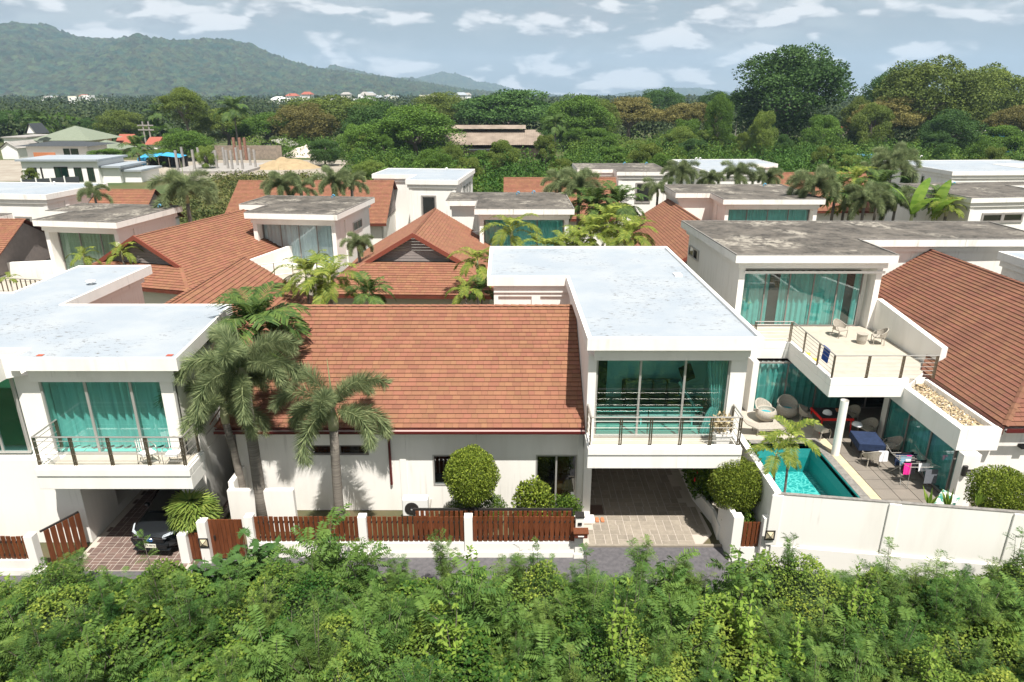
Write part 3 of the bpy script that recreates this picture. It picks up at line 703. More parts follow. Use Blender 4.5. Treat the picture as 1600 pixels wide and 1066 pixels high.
faces = [([(-10.75, EY, EZ), (2.74, EY, EZ), (2.74, RY, RZ), (-9.3, RY, RZ)], (-10.75, EY, EZ), (2.74, EY, EZ)),
         ([(-11.0, 30.4, 5.15), (-10.75, EY, EZ), (-9.3, RY, RZ), (-9.35, 28.2, RZ-.35)], (-11.0, 30.4, 5.15), (-10.75, EY, EZ)),
         ([(2.74, 31.6, 4.4), (-11, 31.6, 4.4), (-9.3, RY, RZ), (2.74, RY, RZ)], (2.74, 31.6, 4.4), (-11, 31.6, 4.4))]
tiled_roof(A, faces, [((-9.3, RY, RZ), (2.7, RY, RZ)), ((-10.75, EY, EZ), (-9.3, RY, RZ))], pieces=300, expo=.205)
gt = MB(); gt.box(-10.8, 2.74, 22.24, 22.27, 3.67, 3.76); gt.box(-10.8, 2.74, 22.27, 22.40, 3.64, 3.66); gt.box(-10.8, 2.74, 22.40, 22.43, 3.66, 3.79)
P('gutter', gt, 'gutter_red', A); gt = MB().box(-10.78, 2.72, 22.272, 22.398, 3.745, 3.755); P('gutter_lining', gt, 'gutter_inner', A)
sf = MB().box(-10.7, 2.74, 22.43, 22.9, 3.60, 3.64); P('soffit', sf, 'cream', A)
dp = MB().tube([(-4.55, 22.3, 3.64), (-4.55, 22.3, 3.5), (-4.55, 22.83, 3.35), (-4.55, 22.83, 1.2)], .05, 8); P('downpipe', dp, 'gutter_red', A)
# roof fittings
top('roof_outlet', MB().box(7.6, 7.95, 30.6, 31.1, 7.404, 7.48), 'plain_white', 'small white vent box on the clean roof of the middle villa', 'roof vent')
# lounge furniture behind the glass
s = E('sofa', 'dark grey sofa with four back cushions behind the middle villa upper window', 'sofa', (5.6, 26.0, 3.46))
P('seat', MB().box(4.6, 6.9, 24.5, 25.6, 3.5, 3.9), 'sofa', s, bevel=.04); P('backrest', MB().box(4.6, 6.9, 25.6, 25.85, 3.5, 4.35), 'sofa', s, bevel=.04)
for k in range(4): P('cushion', MB().obox((4.68+k*.56, 25.3, 3.92), (.5, 0, 0), (0, .22, .1), (0, -.1, .5)), 'cloth_grey', s, bevel=.05)
P('seat', MB().box(6.2, 6.9, 23.95, 24.5, 3.5, 3.85), 'sofa', s, bevel=.04)
top('picture', MB().box(4.7, 6.6, 25.95, 25.998, 5.2, 6.15), 'picture_dark', 'framed abstract picture on the lounge wall behind the glass', 'picture')
tb = E('coffee_table', 'white low table with dark monitor behind the upper window', 'table', (5.6, 23.6, 3.46))
P('table_top', MB().box(4.9, 7.0, 23.3, 23.8, 3.9, 3.96), 'plain_white', tb)
for x in (4.95, 6.9): P('leg', MB().box(x, x+.05, 23.4, 23.7, 3.46, 3.9), 'plain_white', tb)
P('screen', MB().box(5.0, 6.6, 23.85, 23.9, 3.97, 4.35), 'black', tb)
ex = E('lounge_chair', 'tilted dark lounge chair on a pale frame at the right of the upper room', 'chair', (7.0, 25, 3.46))
P('back', MB().obox((6.9, 25.0, 4.5), (.45, -.1, .25), (0, .1, .03), (-.25, 0, .6)), 'black', ex, bevel=.03)
P('frame', MB().tube([(6.7, 24.9, 4.6), (7.35, 24.2, 3.6)], .06, 6).tube([(6.9, 25.1, 4.5), (6.8, 25.2, 3.5)], .04, 6), 'plain_white', ex)
top('shelf', MB().box(3.2, 3.9, 25.4, 25.95, 3.46, 5.9), 'dark_room', 'dark tall cupboard at the left of the upper lounge', 'cupboard')
# pot on the balcony
pt = E('flower_pot', 'square white pot with dry pale plant on the middle villa balcony', 'plant pot', (7.55, 21.8, 3.44))
pb = MB(); 
for z0, z1, a, b in ((3.44, 3.95, .2, .26), (3.95, 4.0, .29, .29)):
    k = len(pb.v); pb.v += [(7.55+sx*q, 21.8+sy*q, z) for z, q in ((z0, a), (z1, b)) for sx, sy in ((-1, -1), (1, -1), (1, 1), (-1, 1))]
    pb.f += [(k+3, k+2, k+1, k), (k+4, k+5, k+6, k+7)]+[(k+i, k+(i+1) % 4, k+(i+1) % 4+4, k+i+4) for i in range(4)]; pb.t += [.5]*6
P('pot', pb, 'plain_white', pt)
def bush_mesh(name, c, r, n, L, m, up=.4, shell=.75, sq=1.0, loc=None, hang=0):
    d = rdir(n); rr = rng.uniform(shell, 1.03, n)[:, None]
    if sq != 1: # superellipsoid: boxier
        d = np.sign(d)*np.abs(d)**sq; d /= (np.abs(d)**(2/sq)).sum(1, keepdims=True)**(sq/2)
    p = np.array(c)+d*rr*np.array(r)*(1+.05*np.sin(d[:, :1]*7+1)*np.cos(d[:, 1:2]*6+d[:, 2:]*5))
    dd = d*.6+rdir(n)*.8+np.array([0, 0, up-hang]); nn = d+rdir(n)*.6
    LL = L*rng.uniform(.7, 1.4, n)
    return quads(name, leafquads(p, dd, nn, LL, LL*.62), rng.random(n)**1.5, m, loc=loc)
mat('dry_plant', (.42, .34, .2), .8, tint=.4)
link('foliage', bush_mesh('foliage', (7.5, 21.8, 4.3), (.42, .35, .4), 500, .11, 'dry_plant', shell=.1, loc=pt.location), None, pt)
# ------------------------------------------------------------------ carport paving of the middle villa
def paving(label_ground, poly, x0, x1, y0, y1, cell, patterns, pm, jm, zt=.05, maxn=300):
    base = MB().prism(poly, -.01, zt-.012); g = structure(label_ground, base, jm)
    meshes = {}; items = []
    def inside(x, y):
        c = False
        for i in range(len(poly)):
            (xa, ya), (xb, yb) = poly[i], poly[(i+1) % len(poly)]
            if (ya > y) != (yb > y) and x < (xb-xa)*(y-ya)/(yb-ya)+xa: c = not c
        return c
    y = y0; j = 0
    while y < y1:
        x = x0; i = 0
        while x < x1:
            for (u0, v0, w, h) in patterns[(i+j*3+(i*j) % 2+random.randrange(2)) % len(patterns)]:
                X, Y, w_, h_ = x+u0*cell, y+v0*cell, w*cell, h*cell
                if all(inside(X+a*w_, Y+b*h_) for a in (0, 1) for b in (0, 1)): items.append((X, Y, round(w_, 3), round(h_, 3)))
            x += cell; i += 1
        y += cell; j += 1
    items.sort(key=lambda t: t[1]); gap = .014
    def pv(mb, X, Y, w_, h_): mb.box(X+gap, X+w_-gap, Y+gap, Y+h_-gap, zt-.02, zt)
    for X, Y, w_, h_ in items[:maxn]:
        if (w_, h_) not in meshes:
            m_ = MB(); pv(m_, 0, 0, w_, h_); me = m_.mesh('paver'); me.materials.append(MATS[pm]); meshes[(w_, h_)] = me
        o = bpy.data.objects.new('paver', meshes[(w_, h_)]); COL.objects.link(o); o.location = (X, Y, 0); o.parent = g
    rest = MB()
    for it in items[maxn:]: pv(rest, *it)
    if rest.v: link('paver_field', rest.mesh('paver_field'), pm, g, kind='stuff')
    return g
p3 = [[(0, 0, .5, .5), (.5, 0, .5, .5), (0, .5, 1, .5)], [(0, 0, .6, .5), (.6, 0, .4, 1), (0, .5, .6, .5)], [(0, 0, 1, .4), (0, .4, .5, .6), (.5, .4, .5, .6)], [(0, 0, .4, 1), (.4, 0, .6, .5), (.4, .5, .6, .5)]]
paving('carport_paving', [(2.6, 20.66), (6.9, 20.66), (7.45, 21.3), (7.4, 22.5), (7.0, 25), (6.9, 29), (3.05, 29), (3.05, 22.3), (2.6, 22.3)], 2.5, 8, 20.66, 29, .60, p3, 'paver_beige', 'joint_white')
kb = MB().box(2.5, 8.0, 20.56, 20.655, -.01, .075); structure('kerb', kb, 'paver_beige')
gc = MB().box(3.12, 3.62, 22.55, 23.15, .052, .062)
top('drain_cover', gc, 'carpet_brown', 'dark square drain cover set in the shaded carport paving', 'drain cover')
st = MB(); st.box(2.45, 3.2, 21.95, 22.34, .05, .17); P('step', st, 'white', A)
sn = E('sandals', 'pair of orange sandals at the edge of the carport shade', 'sandals', (3.4, 22.1, .05))
for dx in (0, .2):
    P('sandal', MB().prism([(3.25+dx, 22.0), (3.37+dx, 22.0), (3.38+dx, 22.15), (3.36+dx, 22.28), (3.27+dx, 22.28), (3.24+dx, 22.12)], .06, .10), 'terracotta', sn)
sg = MB().poly([(6.9, 23, .03), (8.6, 22, .03), (8.6, 29, .03), (6.9, 29, .03)]); structure('side_path', sg, 'terrace_floor')
pl = MB(); pts = [(7.55, 21.0), (7.62, 22.0), (7.3, 23.6), (7.3, 26)]
for a, b in zip(pts, pts[1:]): pl.wallbox(a, b, 0, .12, 0, .6)
top('planter_wall', pl, 'white', 'low curved white planter wall at the right edge of the carport', 'planter wall')
# ------------------------------------------------------------------ street fences of the middle villa
YF = 20.1
def slat_fence(label, posts, z0, z1, y, wall_z=.58, sp=.172, first=None, group=None, postw=.28, gh=1.66):
    o = E('slat_fence', label, 'fence', ((posts[0]+posts[-1])/2, y, 0), 0, group)
    for x in posts: P('fence_post', MB().box(x-postw/2, x+postw/2, y-.14, y+.14, 0, gh).box(x-postw/2-.03, x+postw/2+.03, y-.17, y+.17, 0, .18), 'white', o)
    sm = MB().box(-.068, .068, -.015, .015, z0, z1).mesh('slat'); sm.materials.append(MATS['wood'])
    bm = MB(); 
    for a, b in zip(posts, posts[1:]):
        x0, x1 = a+postw/2, b-postw/2
        P('low_wall', MB().box(x0, x1, y-.08, y+.08, 0, wall_z).box(x0, x1, y-.115, y-.08, 0, .22), 'white', o)
        r = P('rail', MB().box(x0, x1, y+.0, y+.03, z0+.13, z0+.17).box(x0, x1, y, y+.03, z1-.24, z1-.20), 'dark_metal', o)
        n = max(1, int((x1-x0)/sp)); 
        for k in range(n):
            q = bpy.data.objects.new('slat', sm); COL.objects.link(q); q.parent = r
            q.location = (x0+(k+.5)*(x1-x0)/n-o.location.x, y-.018-o.location.y+random.uniform(-.003, .003), random.uniform(-.01, .01))
            for zz in (z0+.15, z1-.22): bm.box(x0+(k+.93)*(x1-x0)/n-.02, x0+(k+.93)*(x1-x0)/n+.02, y-.045, y-.0, zz-.03, zz+.03)
    P('bracket', bm, 'dark_metal', o, kind='stuff')
    return o
slat_fence('long street fence of three upright reddish slat panels on a low white wall, middle villa', [-9.0, -5.1, -1.44, 2.4], .64, 1.62, YF)
ms = E('mailbox', 'small dark brown mailbox on the white gate post by the carport', 'mailbox', (2.4, 19.85, 1.1))
P('box', MB().box(2.2, 2.66, 19.72, 19.955, .98, 1.16), 'fascia_brown', ms, bevel=.02); P('lid', MB().obox((2.17, 19.69, 1.17), (.52, 0, 0), (0, .27, .06), (0, 0, .03)), 'wood', ms)
P('name_strip', MB().box(2.33, 2.53, 19.705, 19.718, 1.05, 1.09), 'plain_white', ms)
top('door_bell', MB().box(2.33, 2.47, 19.93, 19.957, 1.36, 1.46), 'black', 'small black intercom on the white carport gate post', 'intercom')
cp = MB().box(2.24, 2.56, 19.93, 20.27, 1.664, 1.70); top('post_cap', cp, 'dark_metal', 'dark metal cap on the white post beside the carport entrance', 'post cap')
# sliding gate parked behind the fence
sg = E('sliding_gate', 'dark framed sliding gate of brown slats parked behind the street fence', 'gate', (0, 20.5, 0))
gf = P('frame', MB().box(-3.4, 2.2, 20.46, 20.54, 1.60, 1.67).box(-3.4, 2.2, 20.46, 20.54, .1, .16).box(-3.4, -3.33, 20.46, 20.54, .16, 1.60).box(2.13, 2.2, 20.46, 20.54, .16, 1.60), 'dark_metal', sg)
sm = MB().box(-.06, .06, -.015, .015, .16, 1.60).mesh('slat'); sm.materials.append(MATS['wood'])
for k in range(32):
    q = bpy.data.objects.new('slat', sm); COL.objects.link(q); q.parent = gf; q.location = (-3.25+k*.172, -.05, 0)
# entry: posts, wooden door and small wooden panel at the left of the fence
eg = E('entrance_gate', 'wooden pedestrian gate of nine upright brown boards between white posts', 'gate', (-9.75, 19.9, 0))
sm = MB().box(-.066, .066, -.02, .02, .06, 1.63).mesh('board'); sm.materials.append(MATS['wood'])
for k in range(8):
    q = bpy.data.objects.new('board', sm); COL.objects.link(q); q.parent = eg; q.location = (-.53+k*.145, 0, 0)
P('rail', MB().box(-10.34, -9.14, 19.93, 19.97, .5, .56).box(-10.34, -9.14, 19.93, 19.97, 1.2, 1.26), 'dark_metal', eg); P('handle', MB().box(-10.22, -10.16, 19.84, 19.88, .85, 1.0), 'dark_metal', eg)
sp = E('slat_fence', 'narrow brown slat panel between the two white gate posts near the parked car', 'fence panel', (-10.85, 19.8, 0))
sm = MB().box(-.066, .066, -.02, .02, .10, 1.15).mesh('board'); sm.materials.append(MATS['wood'])
for k in range(3):
    q = bpy.data.objects.new('board', sm); COL.objects.link(q); q.parent = sp; q.location = (-.145+k*.15, 0, 0)
for x, y, h, lb in ((-10.5, 19.82, 1.66, 'white gate post carrying a square lantern left of the wooden gate'), (-11.2, 19.75, 1.2, 'short white post at the right of the parked car')):
    top('gate_post', MB().box(x-.15, x+.15, y-.15, y+.15, 0, h), 'white', lb, 'post', group=None)
def lantern(x, y, z, lb):
    l = E('wall_lantern', lb, 'lantern', (x, y, z))
    P('frame', MB().box(x-.17, x+.17, y-.02, y, z-.19, z-.15).box(x-.17, x+.17, y-.02, y, z+.15, z+.19).box(x-.17, x-.13, y-.02, y, z-.15, z+.15).box(x+.13, x+.17, y-.02, y, z-.15, z+.15), 'dark_metal', l)
    b = MB(); 
    cs = [(x-.13, y-.01, z-.15), (x+.13, y-.01, z-.15), (x+.13, y-.01, z+.15), (x-.13, y-.01, z+.15)]; ap = (x, y-.10, z)
    for i in range(4): b.poly([cs[i], cs[(i+1) % 4], ap])
    P('pane', b, 'pale_coping', l)
    rb = MB()
    for c in cs: rb.tube([c, ap], .009, 4)
    P('rib', rb, 'dark_metal', l)
lantern(-10.5, 19.665, .85, 'square dark-framed lantern on the post beside the wooden gate')
lw = MB(); lw.box(-10.3, -7.9, 21.5, 21.7, 0, 1.75); lw.box(-10.3, -10.1, 21.7, 25, 0, 2.0)
top('garden_wall', lw, 'white', 'short white garden wall behind the wooden gate and palm trunk', 'wall')
ac = E('air_conditioner', 'white air conditioner unit behind the fence at the front wall', 'air conditioner', (-3.5, 21.9, 0))
P('casing', MB().box(-4.0, -3.05, 21.75, 22.1, .5, 1.22), 'ac_white', ac, bevel=.03); P('grille', MB().lathe([(.26, 0), (.26, .02), (.2, .03), (.05, .03)], 20), 'dark_metal', ac, False)
ac.children[-1].location = (-.15, -.16, .84); ac.children[-1].rotation_euler = (math.pi/2, 0, 0)
P('bracket', MB().box(-3.9, -3.85, 21.8, 22.9, .45, .5).box(-3.1, -3.05, 21.8, 22.9, .45, .5), 'steel', ac)
# ================================================================== VILLA AT THE LEFT
B = E('villa', 'white villa at the left edge with pale flat roof, balcony and car in its carport', 'house', (-14, 22, 0), 0, GRP)
zb = 7.2
gB = [G(x, y, zb) for x, y in ((10, 560), (275, 560), (362, 475), (106, 471), (236, 414), (123, 415), (21, 456), (-170, 457), (-170, 545), (42, 545))]
gB = [(round(p.x, 2), round(p.y, 2)) for p in gB]
gB[1] = (gB[1][0], gB[0][1]); gB[3] = (gB[3][0], gB[2][1])
flat_roof(B, gB, zb, 'membrane')
yb = gB[0][1]; xr = gB[1][0]; ybk = gB[2][1]
lt = MB(); lt.box(-16.2, xr-.35, yb+.36, yb+.44, 6.2, 6.4); P('lintel', lt, 'white', B)
w = MB(); w.prism(inset([gB[3], gB[4], gB[5], gB[6], (gB[6][0], gB[3][1])][::1], .42), 0, 6.4)
w.box(-22.5, xr-.42, 22.0, ybk-.42, 3.4, 6.4)
w.box(-16.75, -15.95, yb+.45, 22.0, 3.4, 6.4); w.box(xr-.95, xr-.42, yb+.45, 22.0, 3.4, 6.4)
w.box(-15.95, xr-.95, yb+.45, yb+.7, 6.28, 6.4); w.box(xr-.44, xr-.36, 22.1, 22.6, 0, 6.4)
P('wall', w, 'white', B)
lb = MB(); lb.box(-22.5, -15.15, 20.85, 22.7, 0, 3.4); lb.box(-16.5, -15.15, 22.7, 27, 0, .35); lb.box(-22.5, -17.2, 22.7, 27, 0, 3.4)
lb.box(-15.15, xr-.42, 27, 27.3, 0, 2.85); lb.box(xr-.85, xr-.40, 21.2, 23.6, 0, 2.85); lb.box(xr-.6, xr-.42, 23.6, 27, 0, 2.85)
P('lower_wall', lb, 'white', B)
P('dark_opening_panel', MB().box(-17.2, -17.1, 22.7, 27, .35, 2.85), 'dark_room', B)  # solid near-black panel, painted for the shade inside the side opening
sb = MB(); sb.box(-22.5, xr-.42, 20.9, ybk-.42, 2.85, 3.36); sb.box(-15.75, -10.62, 19.85, 20.9, 2.85, 3.36)
sb.box(-15.75, -10.62, 19.81, 20.02, 3.36, 3.64); sb.box(-10.80, -10.62, 20.02, 21.0, 3.36, 3.64); sb.box(-15.75, -15.57, 20.02, 20.85, 3.36, 3.64)
sb.box(-15.71, -10.66, 19.85, 19.98, 3.64, 3.72); sb.box(-10.76, -10.66, 19.98, 21.0, 3.64, 3.72); sb.box(-15.71, -15.61, 19.98, 20.9, 3.64, 3.72)
P('balcony', sb, 'white', B, bevel=.02); P('balcony_floor', MB().box(-15.57, -10.8, 20.02, 21.3, 3.362, 3.42), 'terrace_floor', B)
window(B, (-15.93, 21.25, 3.42), (1, 0, 0), (0, -1, 0), 4.6, 2.86, 3, 'curtain', 'glass_teal', 'alu', fw=.08, depth=.74, wave=.08, cd=.5)
lr = MB(); lr.prism([(-22.5, 20.1), (-16.62, 20.1), (-16.62, yb-.02), (-16.3, yb+.25), (-22.5, yb+.25)], 6.48, 7.22); P('porch_roof', lr, 'white', B)
window(B, (-20.6, 21.2, 3.4), (1, 0, 0), (0, -1, 0), 3.85, 3.0, 4, None, 'glass_dark_green', 'alu', fw=.07, depth=.5)if 0 else None
glass('glass_green', (.12, .42, .26), .1)
mat('green_room', (.03, .10, .05), .9)
window(B, (-20.6, 21.2, 3.5), (1, 0, 0), (0, -1, 0), 3.82, 2.88, 4, None, 'glass_teal', 'alu', fw=.07, depth=.5, back='green_room')
railing(B, [(-15.63, 21.2), (-15.63, 19.92), (-10.72, 19.92), (-10.72, 20.9)], 3.72, 1.05, 4, 1.2)
for x, lb_ in ((-15.6, 'small brown drain grate on the left front corner of the pale left roof'), (-11.3, 'small brown drain grate by the right front corner of the pale left roof')):
    top('drain_grate', MB().box(x-.1, x+.1, yb+.3, yb+.45, 7.08, 7.17), 'rust_roof', lb_, 'roof drain')
top('roof_vent', MB().lathe([(.0, .28), (.2, .26), (.22, .2), (.08, .18), (.08, 0)], 12, (G(143, 447, 7.08))), 'plain_white', 'small white mushroom vent on the rear wing of the left roof', 'roof vent', smooth=True)
# second shingle roof behind the left villa
a1 = G(381, 401, 6.9); 
xr2 = a1.x; y1 = a1.y; y0 = 27.3; hf = 5.2
tiled_roof(B, [([(xr2+hf, y0, 3.5), (xr2+hf, y1, 3.5), (xr2, y1, 6.9), (xr2, y0, 6.9)], (xr2+hf, y0, 3.5), (xr2+hf, y1, 3.5)),
               ([(xr2, y0, 6.9), (xr2, y1, 6.9), (xr2-hf, y1, 3.5), (xr2-hf, y0, 3.5)], (xr2-hf, y0, 3.5), (xr2-hf, y1, 3.5))], [((xr2, y0, 6.9), (xr2, y1, 6.9))])
P('rear_wall', MB().box(xr2-hf+.5, xr2+hf-.5, y0+.5, y1-.4, 0, 3.5), 'white', B)
# fence at the left edge
f2 = slat_fence('left edge street fence of upright reddish slats ending at a white post', [-19.5, -15.95], .62, 1.5, 19.15, gh=1.56)
gd = E('side_gate', 'dark framed brown slat gate standing open behind the left fence post', 'gate', (-15.6, 19.4, 0))
gfr = P('frame', MB().wallbox((-15.75, 19.35), (-15.15, 20.5), -.03, .03, 1.5, 1.56).wallbox((-15.75, 19.35), (-15.15, 20.5), -.03, .03, .05, .1).wallbox((-15.18, 20.44), (-15.15, 20.5), -.03, .03, .1, 1.5), 'dark_metal', gd)
for k in range(6):
    t = (k+.4)/6.2; a = Vector((-15.75, 19.35, 0)).lerp(Vector((-15.15, 20.5, 0)), t); b = Vector((-15.75, 19.35, 0)).lerp(Vector((-15.15, 20.5, 0)), t+.13)
    link('slat', MB().wallbox(a, b, .031, .055, .1, 1.5).mesh('slat', gd.location), 'wood', gfr)
p4 = [[(0, 0, .5, .5), (.5, 0, .5, .25), (.5, .25, .5, .25), (0, .5, .25, .5), (.25, .5, .25, .5), (.5, .5, .5, .5)], [(0, 0, .5, .25), (0, .25, .5, .25), (.5, 0, .5, .5), (0, .5, .5, .5), (.5, .5, .25, .5), (.75, .5, .25, .5)],
      [(0, 0, .25, .5), (.25, 0, .25, .5), (.5, 0, .5, .5), (0, .5, .5, .25), (0, .75, .5, .25), (.5, .5, .5, .25), (.5, .75, .5, .25)]]
paving('drive_paving', [(-15.1, 19.25), (-10.95, 19.25), (-11.0, 27), (-15.15, 27)], -15.15, -10.9, 19.25, 27, .62, p4, 'paver_brown', 'joint_white')
# ================================================================== VILLA AT THE RIGHT WITH THE POOL
C = E('villa', 'white villa at the right with stained grey roof, upper terrace and pool court', 'house', (17, 31, 0), 0, GRP)
zc = 7.6; yc = 34.4
pC = [(11.6, yc), (19.95, yc), (19.85, 38.4), (31, 38.5), (31, 44.2), (11.15, 44.5)]
flat_roof(C, pC, zc, 'dirty_roof')
P('lintel', MB().box(12.25, 19.6, yc+.36, yc+.44, 6.5, 6.62), 'white', C)
w = MB(); w.prism([(12.0, 35.7), (19.5, 35.7), (19.5, 38.9), (30, 38.9), (30, 43.9), (11.6, 43.9)], 0, 6.79)
w.box(12.0, 12.32, yc+.45, 35.7, 0, 6.79); w.box(19.2, 19.5, yc+.45, 35.7, 0, 6.79)
w.box(19.53, 19.75, 31.2, 38.9, 0, 4.0)
k = [(19.5, 29.2, 4.45), (19.5, 34.9, 5.6)]
b0, b1 = Vector((19.62, 28.9, 0)), Vector((19.62, 34.9, 0))
kk = len(w.v); w.v += [(19.5, 28.9, 3.0), (19.78, 28.9, 3.0), (19.78, 34.9, 3.0), (19.5, 34.9, 3.0), (19.5, 28.9, 4.55), (19.78, 28.9, 4.55), (19.78, 34.9, 5.1), (19.5, 34.9, 5.1)]
w.f += [(kk+3, kk+2, kk+1, kk), (kk+4, kk+5, kk+6, kk+7)]+[(kk+i, kk+(i+1) % 4, kk+(i+1) % 4+4, kk+i+4) for i in range(4)]; w.t += [.5]*6
w.box(11.85, 12.0, 39.5, 40.6, 0, 6.5); w.box(12.0, 12.3, 31.3, yc+.45, 0, 2.9)
P('wall', w, 'white', C)
window(C, (12.32, 35.3, 3.45), (1, 0, 0), (0, -1, 0), 6.45, 3.05, 5, 'curtain_teal', 'glass_teal', 'frame_grey', wave=.06, gaps=((1.55, 2.1), (5.6, 6.1)))
window(C, (11.57, 43.5, 5.55), (.04, -1, 0), (-1, -.04, 0), 1.9, .66, 2, None, 'glass_dark', 'alu', depth=.02)
sb = MB(); terr = [(11.95, 31.9), (13.9, 31.9), (13.9, 27.25), (17.3, 27.25), (19.5, 29.4), (19.5, 35.3), (11.95, 35.3)]
sb.prism(terr, 2.85, 3.38)
inn = inset(terr, .2)
sb.ring(terr[:4]+[terr[3]], inn[:4]+[inn[3]], 3.38, 3.66) if 0 else None
for i in range(0, 3): 
    a, b = terr[i], terr[i+1]; c_, d_ = inn[i+1], inn[i]
    if i == 0: d_ = (11.95, inn[0][1])
    if i == 2: b = (17.3, 27.25); c_ = (17.3, inn[2][1])
    sb.prism([a, b, c_, d_], 3.38, 3.72)
P('terrace', sb, 'white', C, bevel=.02)
ft = inset(terr, [.2, .2, .2, .05, .05, .05, .05]); P('terrace_floor', MB().prism(ft, 3.382, 3.43), 'terrace_floor', C)
railing(C, [(12.1, 32.0), (13.97, 32.0), (13.97, 27.33), (18.4, 27.33)], 3.72, 1.05, 5, 1.45, True)
P('column', MB().lathe([(.17, .2), (.17, 2.85)], 20, (14.5, 26.95, 0)), 'white', C, smooth=True)
# pebble gutter beam
bm = MB(); bm.box(17.15, 17.45, 23.3, 28.2, 2.4, 3.32); bm.box(17.45, 18.75, 23.3, 23.6, 2.4, 3.32); bm.box(17.45, 18.75, 23.6, 28.4, 2.4, 3.05); bm.box(18.6, 18.75, 23.6, 28.4, 3.05, 3.3)
bm.box(17.45, 18.75, 28.2, 28.45, 3.05, 3.3)
P('gutter_beam', bm, 'white', C, bevel=.015)
n = 1500; cc = np.stack([rng.uniform(17.5, 18.56, n), rng.uniform(23.66, 28.15, n), rng.uniform(3.06, 3.12, n)], 1)
octv = np.array([(1, 0, 0), (0, 1, 0), (-1, 0, 0), (0, -1, 0), (0, 0, .6)]); tr = [(0, 1, 4), (1, 2, 4), (2, 3, 4), (3, 0, 4)]
R3 = rng.uniform(.035, .06, n)[:, None, None]; an = rng.uniform(0, 6.3, n); ro = np.stack([np.stack([np.cos(an), -np.sin(an), 0*an], 1), np.stack([np.sin(an), np.cos(an), 0*an], 1), np.stack([0*an, 0*an, 1+0*an], 1)], 1)
vv = np.einsum('nij,kj->nki', ro, octv)*R3+cc[:, None, :]
mat('pebbles', (.34, .265, .16), .8, tint=.75, hsv=True)
link('pebbles', quads('pebbles', np.concatenate([vv[:, t, :] for t in tr]), np.tile(rng.random(n), 4), 'pebbles', loc=C.location), None, C, kind='stuff')
# shingle roof of the right villa
ex, ez, rx, rz = 18.85, 3.42, 24.2, 6.9
sl_ = (rz-ez)/(rx-ex)
zat = lambda x: ez+(x-ex)*sl_
fy = 23.35
faces = [([(ex, fy, ez), (rx, fy+(rx-ex), rz), (rx, 38.8, rz), (19.78, 38.8, zat(19.78)), (19.78, 30.2, zat(19.78)), (ex, 29.0, ez)], (ex, fy, ez), (ex, 30, ez)),
         ([(ex, fy, ez), (34, fy, ez), (34, fy+(rx-ex), rz), (rx, fy+(rx-ex), rz)], (ex, fy, ez), (34, fy, ez))]
tiled_roof(C, faces, [((ex, fy, ez), (rx, fy+(rx-ex), rz)), ((rx, fy+(rx-ex), rz), (rx, 38.8, rz))], 'shingle_old', pieces=300, expo=.205)
gt = MB(); gt.box(ex-.02, 30, fy-.17, fy-.14, ez-.2, ez-.03); gt.box(ex, 30, fy-.14, fy-.03, ez-.2, ez-.17); P('gutter', gt, 'gutter_red', C); P('gutter_lining', MB().box(ex, 30, fy-.14, fy-.03, ez-.12, ez-.10), 'gutter_inner', C)
P('fascia_board', MB().box(ex-.06, ex-.02, fy, 29.0, ez-.36, ez-.02).wallbox((ex-.02, 29.0), (19.78, 30.2), -.0, .04, 3.2, 3.55), 'fascia_brown', C)
rw = MB(); rw.box(18.75, 30, 23.75, 24.0, 0, 3.2); rw.box(18.75, 30, 23.5, 23.75, 3.15, 3.22) ; rw.box(17.9, 18.75, 23.62, 23.9, 0, 2.4); rw.box(17.28, 17.95, 22.95, 23.28, 0, 2.4)
rw.box(17.55, 18.6, 28.4, 31.6, 0, .12)
P('side_wall', rw, 'white', C)
top('spot_lamp', MB().box(19.85, 20.15, 23.5, 23.75, 2.35, 2.48), 'black', 'small black bracket lamp on the right villa wall under the eave', 'lamp')
# ground floor glass
window(C, (12.3, 31.5, .22), (1, 0, 0), (0, -1, 0), 4.6, 2.6, 3, 'curtain_teal', 'glass_teal', wave=.06)
window(C, (16.9, 31.7, .22), (1, 0, 0), (0, -1, 0), 2.4, 2.6, 2, None, 'glass_dark', depth=.8)
window(C, (17.35, 28.4, .22), (0, -1, 0), (-1, 0, 0), 4.9, 2.2, 3, 'curtain_teal', 'glass_teal', wave=.06)
P('pier', MB().box(17.3, 17.7, 28.4, 28.8, .2, 2.4), 'white', C)
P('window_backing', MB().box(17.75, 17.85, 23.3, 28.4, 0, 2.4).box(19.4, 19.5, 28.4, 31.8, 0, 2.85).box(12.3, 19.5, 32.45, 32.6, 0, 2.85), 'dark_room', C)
sp = E('wall_lamp', 'dark cylinder wall lamp at the right end of the pool court', 'lamp', (17.6, 23.25, 1.75))
P('shade', MB().lathe([(.0, .22), (.09, .22), (.09, -.2), (0, -.2)], 12, (17.4, 22.9, 1.75)), 'dark_metal', sp); P('arm', MB().box(17.47, 17.8, 22.87, 22.93, 1.75, 1.8), 'dark_metal', sp)
